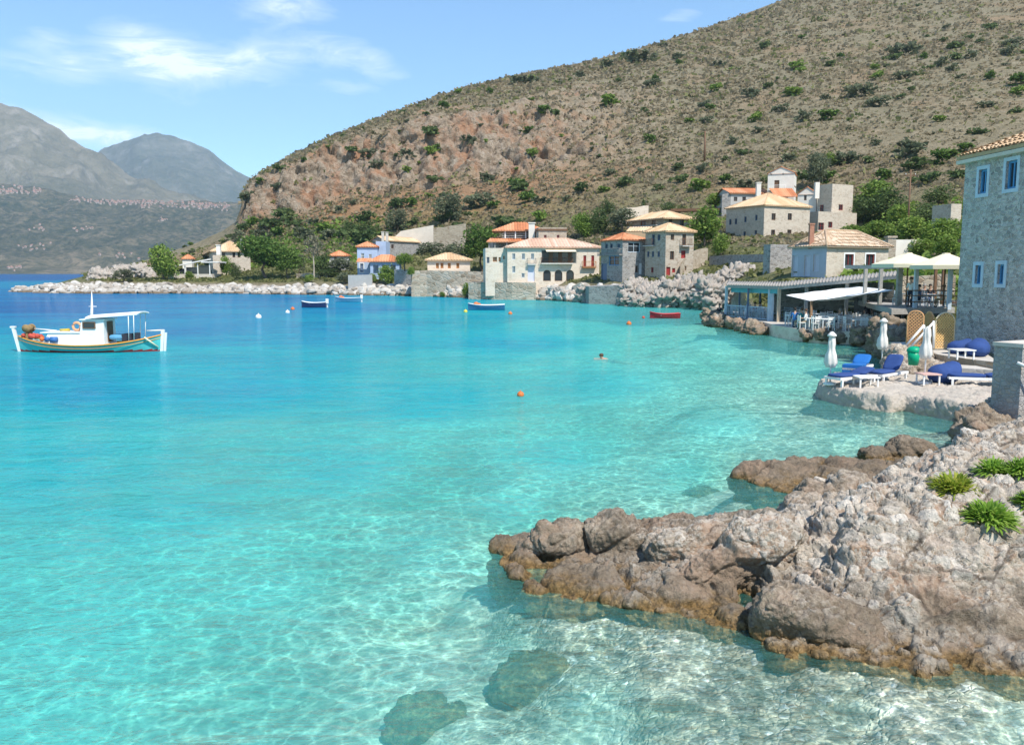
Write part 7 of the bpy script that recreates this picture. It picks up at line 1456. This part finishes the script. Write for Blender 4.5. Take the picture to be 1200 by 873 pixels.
def onboat(name, label, cat, build, mat, grp=None):
    m = MB(); build(m); a = np.array(m.v); c_ = ((a[:, 0].min()+a[:, 0].max())/2, (a[:, 1].min()+a[:, 1].max())/2, a[:, 2].min()); ob = m.obj(name, mat, None, c_); M_ = Matrix.Translation((b0.x, b0.y, 0)) @ Matrix.Rotation(R(2), 4, 'Z'); ob.location = M_ @ Vector(c_); ob.rotation_euler = (0, 0, R(2)); return tag(ob, label, cat, grp)
P_or = pmat('orange_buoy_plastic', (.65, .16, .04), .5, .1, 4); P_red = pmat('red_net', (.48, .09, .06), .9, .25, 12, .6); P_blue = pmat('blue_drum_plastic', (.04, .14, .36), .5, .1, 4); P_yel = pmat('yellow_rope', (.62, .46, .06), .9, .2, 14, .6); P_netg = pmat('brown_net', (.30, .20, .09), .95, .3, 14, .7)
onboat('net_reel', 'round brown net reel on the bow of the fishing boat', 'net reel', lambda m: (m.tube([(X(178), -.28, Z(272)), (X(178), .28, Z(272))], .19, 16), m.tube([(X(178), -.33, Z(272)), (X(178), -.29, Z(272))], .23, 16), m.tube([(X(178), .29, Z(272)), (X(178), .33, Z(272))], .23, 16), m.box(X(178)-.06, X(178)+.06, -.28, .28, Z(330), Z(272))), P_netg)
def heap(m, cx, cy, r, n, sd): 
    g_ = random.Random(sd)
    for _ in range(n): m.ball((X(cx)+g_.uniform(-r, r), g_.uniform(-.35, .1), Z(cy)+g_.uniform(0, .12)), g_.uniform(.09, .15), 0, 8)
onboat('net_heap', 'heap of red orange nets and floats in the bow of the fishing boat', 'net heap', lambda m: (heap(m, 190, 322, .35, 14, 1), heap(m, 236, 326, .16, 6, 2)), P_red)
onboat('buoy', 'orange buoy on the fishing boat deck beside the blue drums', 'buoy', lambda m: m.ball((X(287), -.72, Z(330)), .14, 0, 12), P_or)
onboat('drum', 'smaller blue drum lying on the fishing boat deck', 'drum', lambda m: m.tube([(X(320), -.88, Z(331)), (X(320), -.55, Z(331))], .13, 14), P_blue, 'blue drums on the fishing boat'); onboat('drum', 'larger blue drum lying against the white cabin of the fishing boat', 'drum', lambda m: m.tube([(X(345), -.92, Z(333)), (X(382), -.90, Z(333))], .16, 14), P_blue, 'blue drums on the fishing boat')
onboat('life_ring', 'orange and white life ring on the cabin top of the fishing boat', 'life ring', lambda m: [m.tube([(X(460)+.22*math.cos(t*.3927), -.1, Z(262)+.22*math.sin(t*.3927)) for t in range(17)], .075, 8)], pmat('life_ring_paint', (.68, .36, .20), .6, .35, 5)); onboat('rope_coil', 'yellow rope coil on the cabin top of the fishing boat', 'rope', lambda m: [m.tube([(X(380)+.26*math.cos(t*.5), .1+.2*math.sin(t*.5), Z(290)+.03*(t/6)) for t in range(26)], .03, 6)], P_yel)
onboat('tarpaulin', 'folded blue tarpaulin behind the wheelhouse of the fishing boat', 'tarpaulin', lambda m: [m.add([tuple(a) for a in superblob((X(690), 0, Z(325)), (.42, .5, .17), (0, 0, 0), 3, 3)[0]], superblob((0, 0, 0), (1, 1, 1), (0, 0, 0), 3, 3)[1], 0, None, True)], pmat('blue_tarp', (.10, .30, .48), .6, .15, 5, .3)); onboat('engine_box', 'dark engine box under the canopy of the fishing boat', 'engine box', lambda m: (m.box(X(725), X(780), -.35, .35, Z(345), Z(305)), m.box(X(790), X(812), -.2, .2, Z(340), Z(300))), C_darkc)
# small boats
def skiff(px, py, wpx, label, side, inner, rim, motor=False, load=None, flip=1, hgt=.5):
    b = G(px, py, 0); L = wpx*b.y/F; r_ = empty('rowing_boat', (b.x, b.y, 0), label, 'boat', 'small moored boats', 0 if flip > 0 else math.pi)
    sh_ = lambda t: hgt+.22*max(0, -t)**2+.08*max(0, t)**2; kl_ = lambda t: -.25+.2*max(0, -t)**3
    m = MB(); n, k = 24, 8; V = []
    for i in range(n+1):
        t = -1+2*i/n; hb = L*.17*(max(.01, 1-max(0, -t)**2.2))**.8*(1-.12*max(0, t)**2)
        for j in range(k+1): s_ = j/k; V.append((t*L/2, hb*s_**.45, kl_(t)+(sh_(t)-kl_(t))*s_**1.2))
    for sd in (1, -1): m.add([(x, y*sd, z) for x, y, z in V], [((i*(k+1)+j), ((i+1)*(k+1)+j), ((i+1)*(k+1)+j+1), (i*(k+1)+j+1))[::-sd] for i in range(n) for j in range(k)], 0, None, True)
    e = [V[n*(k+1)+j] for j in range(k+1)]; m.add(e+[(x, -y, z) for x, y, z in e[::-1]], [tuple(range(2*(k+1)))]); m.obj('hull', side, r_)
    m = MB(); pt_ = [V[i] for i in range(k, len(V), k+1)]; vs = [(x, y*.94, max(.05, z-.22)) for x, y, z in pt_]+[(x, -y*.94, max(.05, z-.22)) for x, y, z in pt_]; q = len(pt_); m.add(vs, [(i, i+1, q+i+1, q+i) for i in range(q-1)]); m.obj('deck', inner, r_)
    m = MB()
    for sd in (1, -1): m.tube([(x, y*sd, z) for x, y, z in pt_], .05, 6)
    m.obj('gunwale', rim, r_)
    for x in (-.12*L, .2*L): m = MB(); m.box(x-.12, x+.12, -L*.15, L*.15, hgt-.14, hgt-.09); m.obj('seat', inner, r_)
    if motor: m = MB(); m.box(L/2-.05, L/2+.28, -.16, .16, hgt-.1, hgt+.5); m.box(L/2+.05, L/2+.2, -.05, .05, -.4, hgt-.1); m.obj('outboard_motor', W_white if motor == 'w' else C_darkc, r_)
    if load: m = MB(); m.ball((-.28*L, 0, hgt+.1), (.35, .3, .28), 0, 10); m.ball((-.20*L, .1, hgt+.05), (.22, .2, .2), 0, 10); o = m.obj('net_bundle', load, r_)
N_dark = pmat('dark_navy_hull', (.03, .05, .13), .4, .1, 3)
skiff(368, 360.5, 29, 'small white boat with dark hull bottom and outboard motor', N_dark, W_white, W_white, 'w', None, 1, .62); skiff(408, 354, 30, 'pale blue rowing boat nearest the far shore', pmat('pale_blue_hull', (.16, .38, .52), .4, .1, 3), W_white, W_lblue, 'w', P_or, 1, .6)
skiff(570, 363.5, 43, 'long white boat with blue side and an orange bundle at its bow', pmat('blue_hull', (.06, .20, .36), .4, .1, 3), H_white, H_white, None, P_or, 1, .6); skiff(779, 373, 35, 'red rowing boat off the limestone outcrop', pmat('red_hull', (.42, .02, .03), .4, .1, 3), H_white, pmat('red_rim', (.50, .03, .04), .4, .1, 3), None, None, 1, .42)
def buoy(px, py, r, mat, label):
    b = G(px, py, 0); m = MB(); m.ball((0, 0, r*.35), (r, r, r), 0, 14); m.tube([(0, 0, r*1.2), (0, 0, r*1.65)], r*.14, 6); o = m.obj('buoy', mat); o.location = (b.x, b.y, 0); tag(o, label, 'buoy', 'mooring buoys')
WB = pmat('white_buoy_plastic', (.76, .75, .72), .5, .08, 3)
buoy(303, 373, .30, WB, 'white buoy alone on the blue water right of the fishing boat'); buoy(343, 363, .24, P_or, 'tiny red buoy left of the dark bottomed white boat'); buoy(337, 367, .24, WB, 'white buoy beneath the tiny red buoy'); buoy(545.5, 366, .22, pmat('yellow_buoy_plastic', (.70, .55, .08), .5, .1, 3), 'yellow buoy at the bow of the long white boat'); buoy(598, 368.5, .22, P_or, 'tiny orange buoy right of the long white boat')
buoy(737, 380.5, .22, P_or, 'orange buoy left of the red rowing boat'); buoy(754, 373, .16, P_red, 'small red buoy between the orange one and the red rowing boat'); buoy(610, 464, .13, P_or, 'orange buoy alone in the middle of the turquoise water')
q = G(719, 420.5, 0); person((q.x, q.y, .02), 1.45, 'swim', SK, C_darkc, HAIRS[2], 'person swimming alone in the turquoise water')
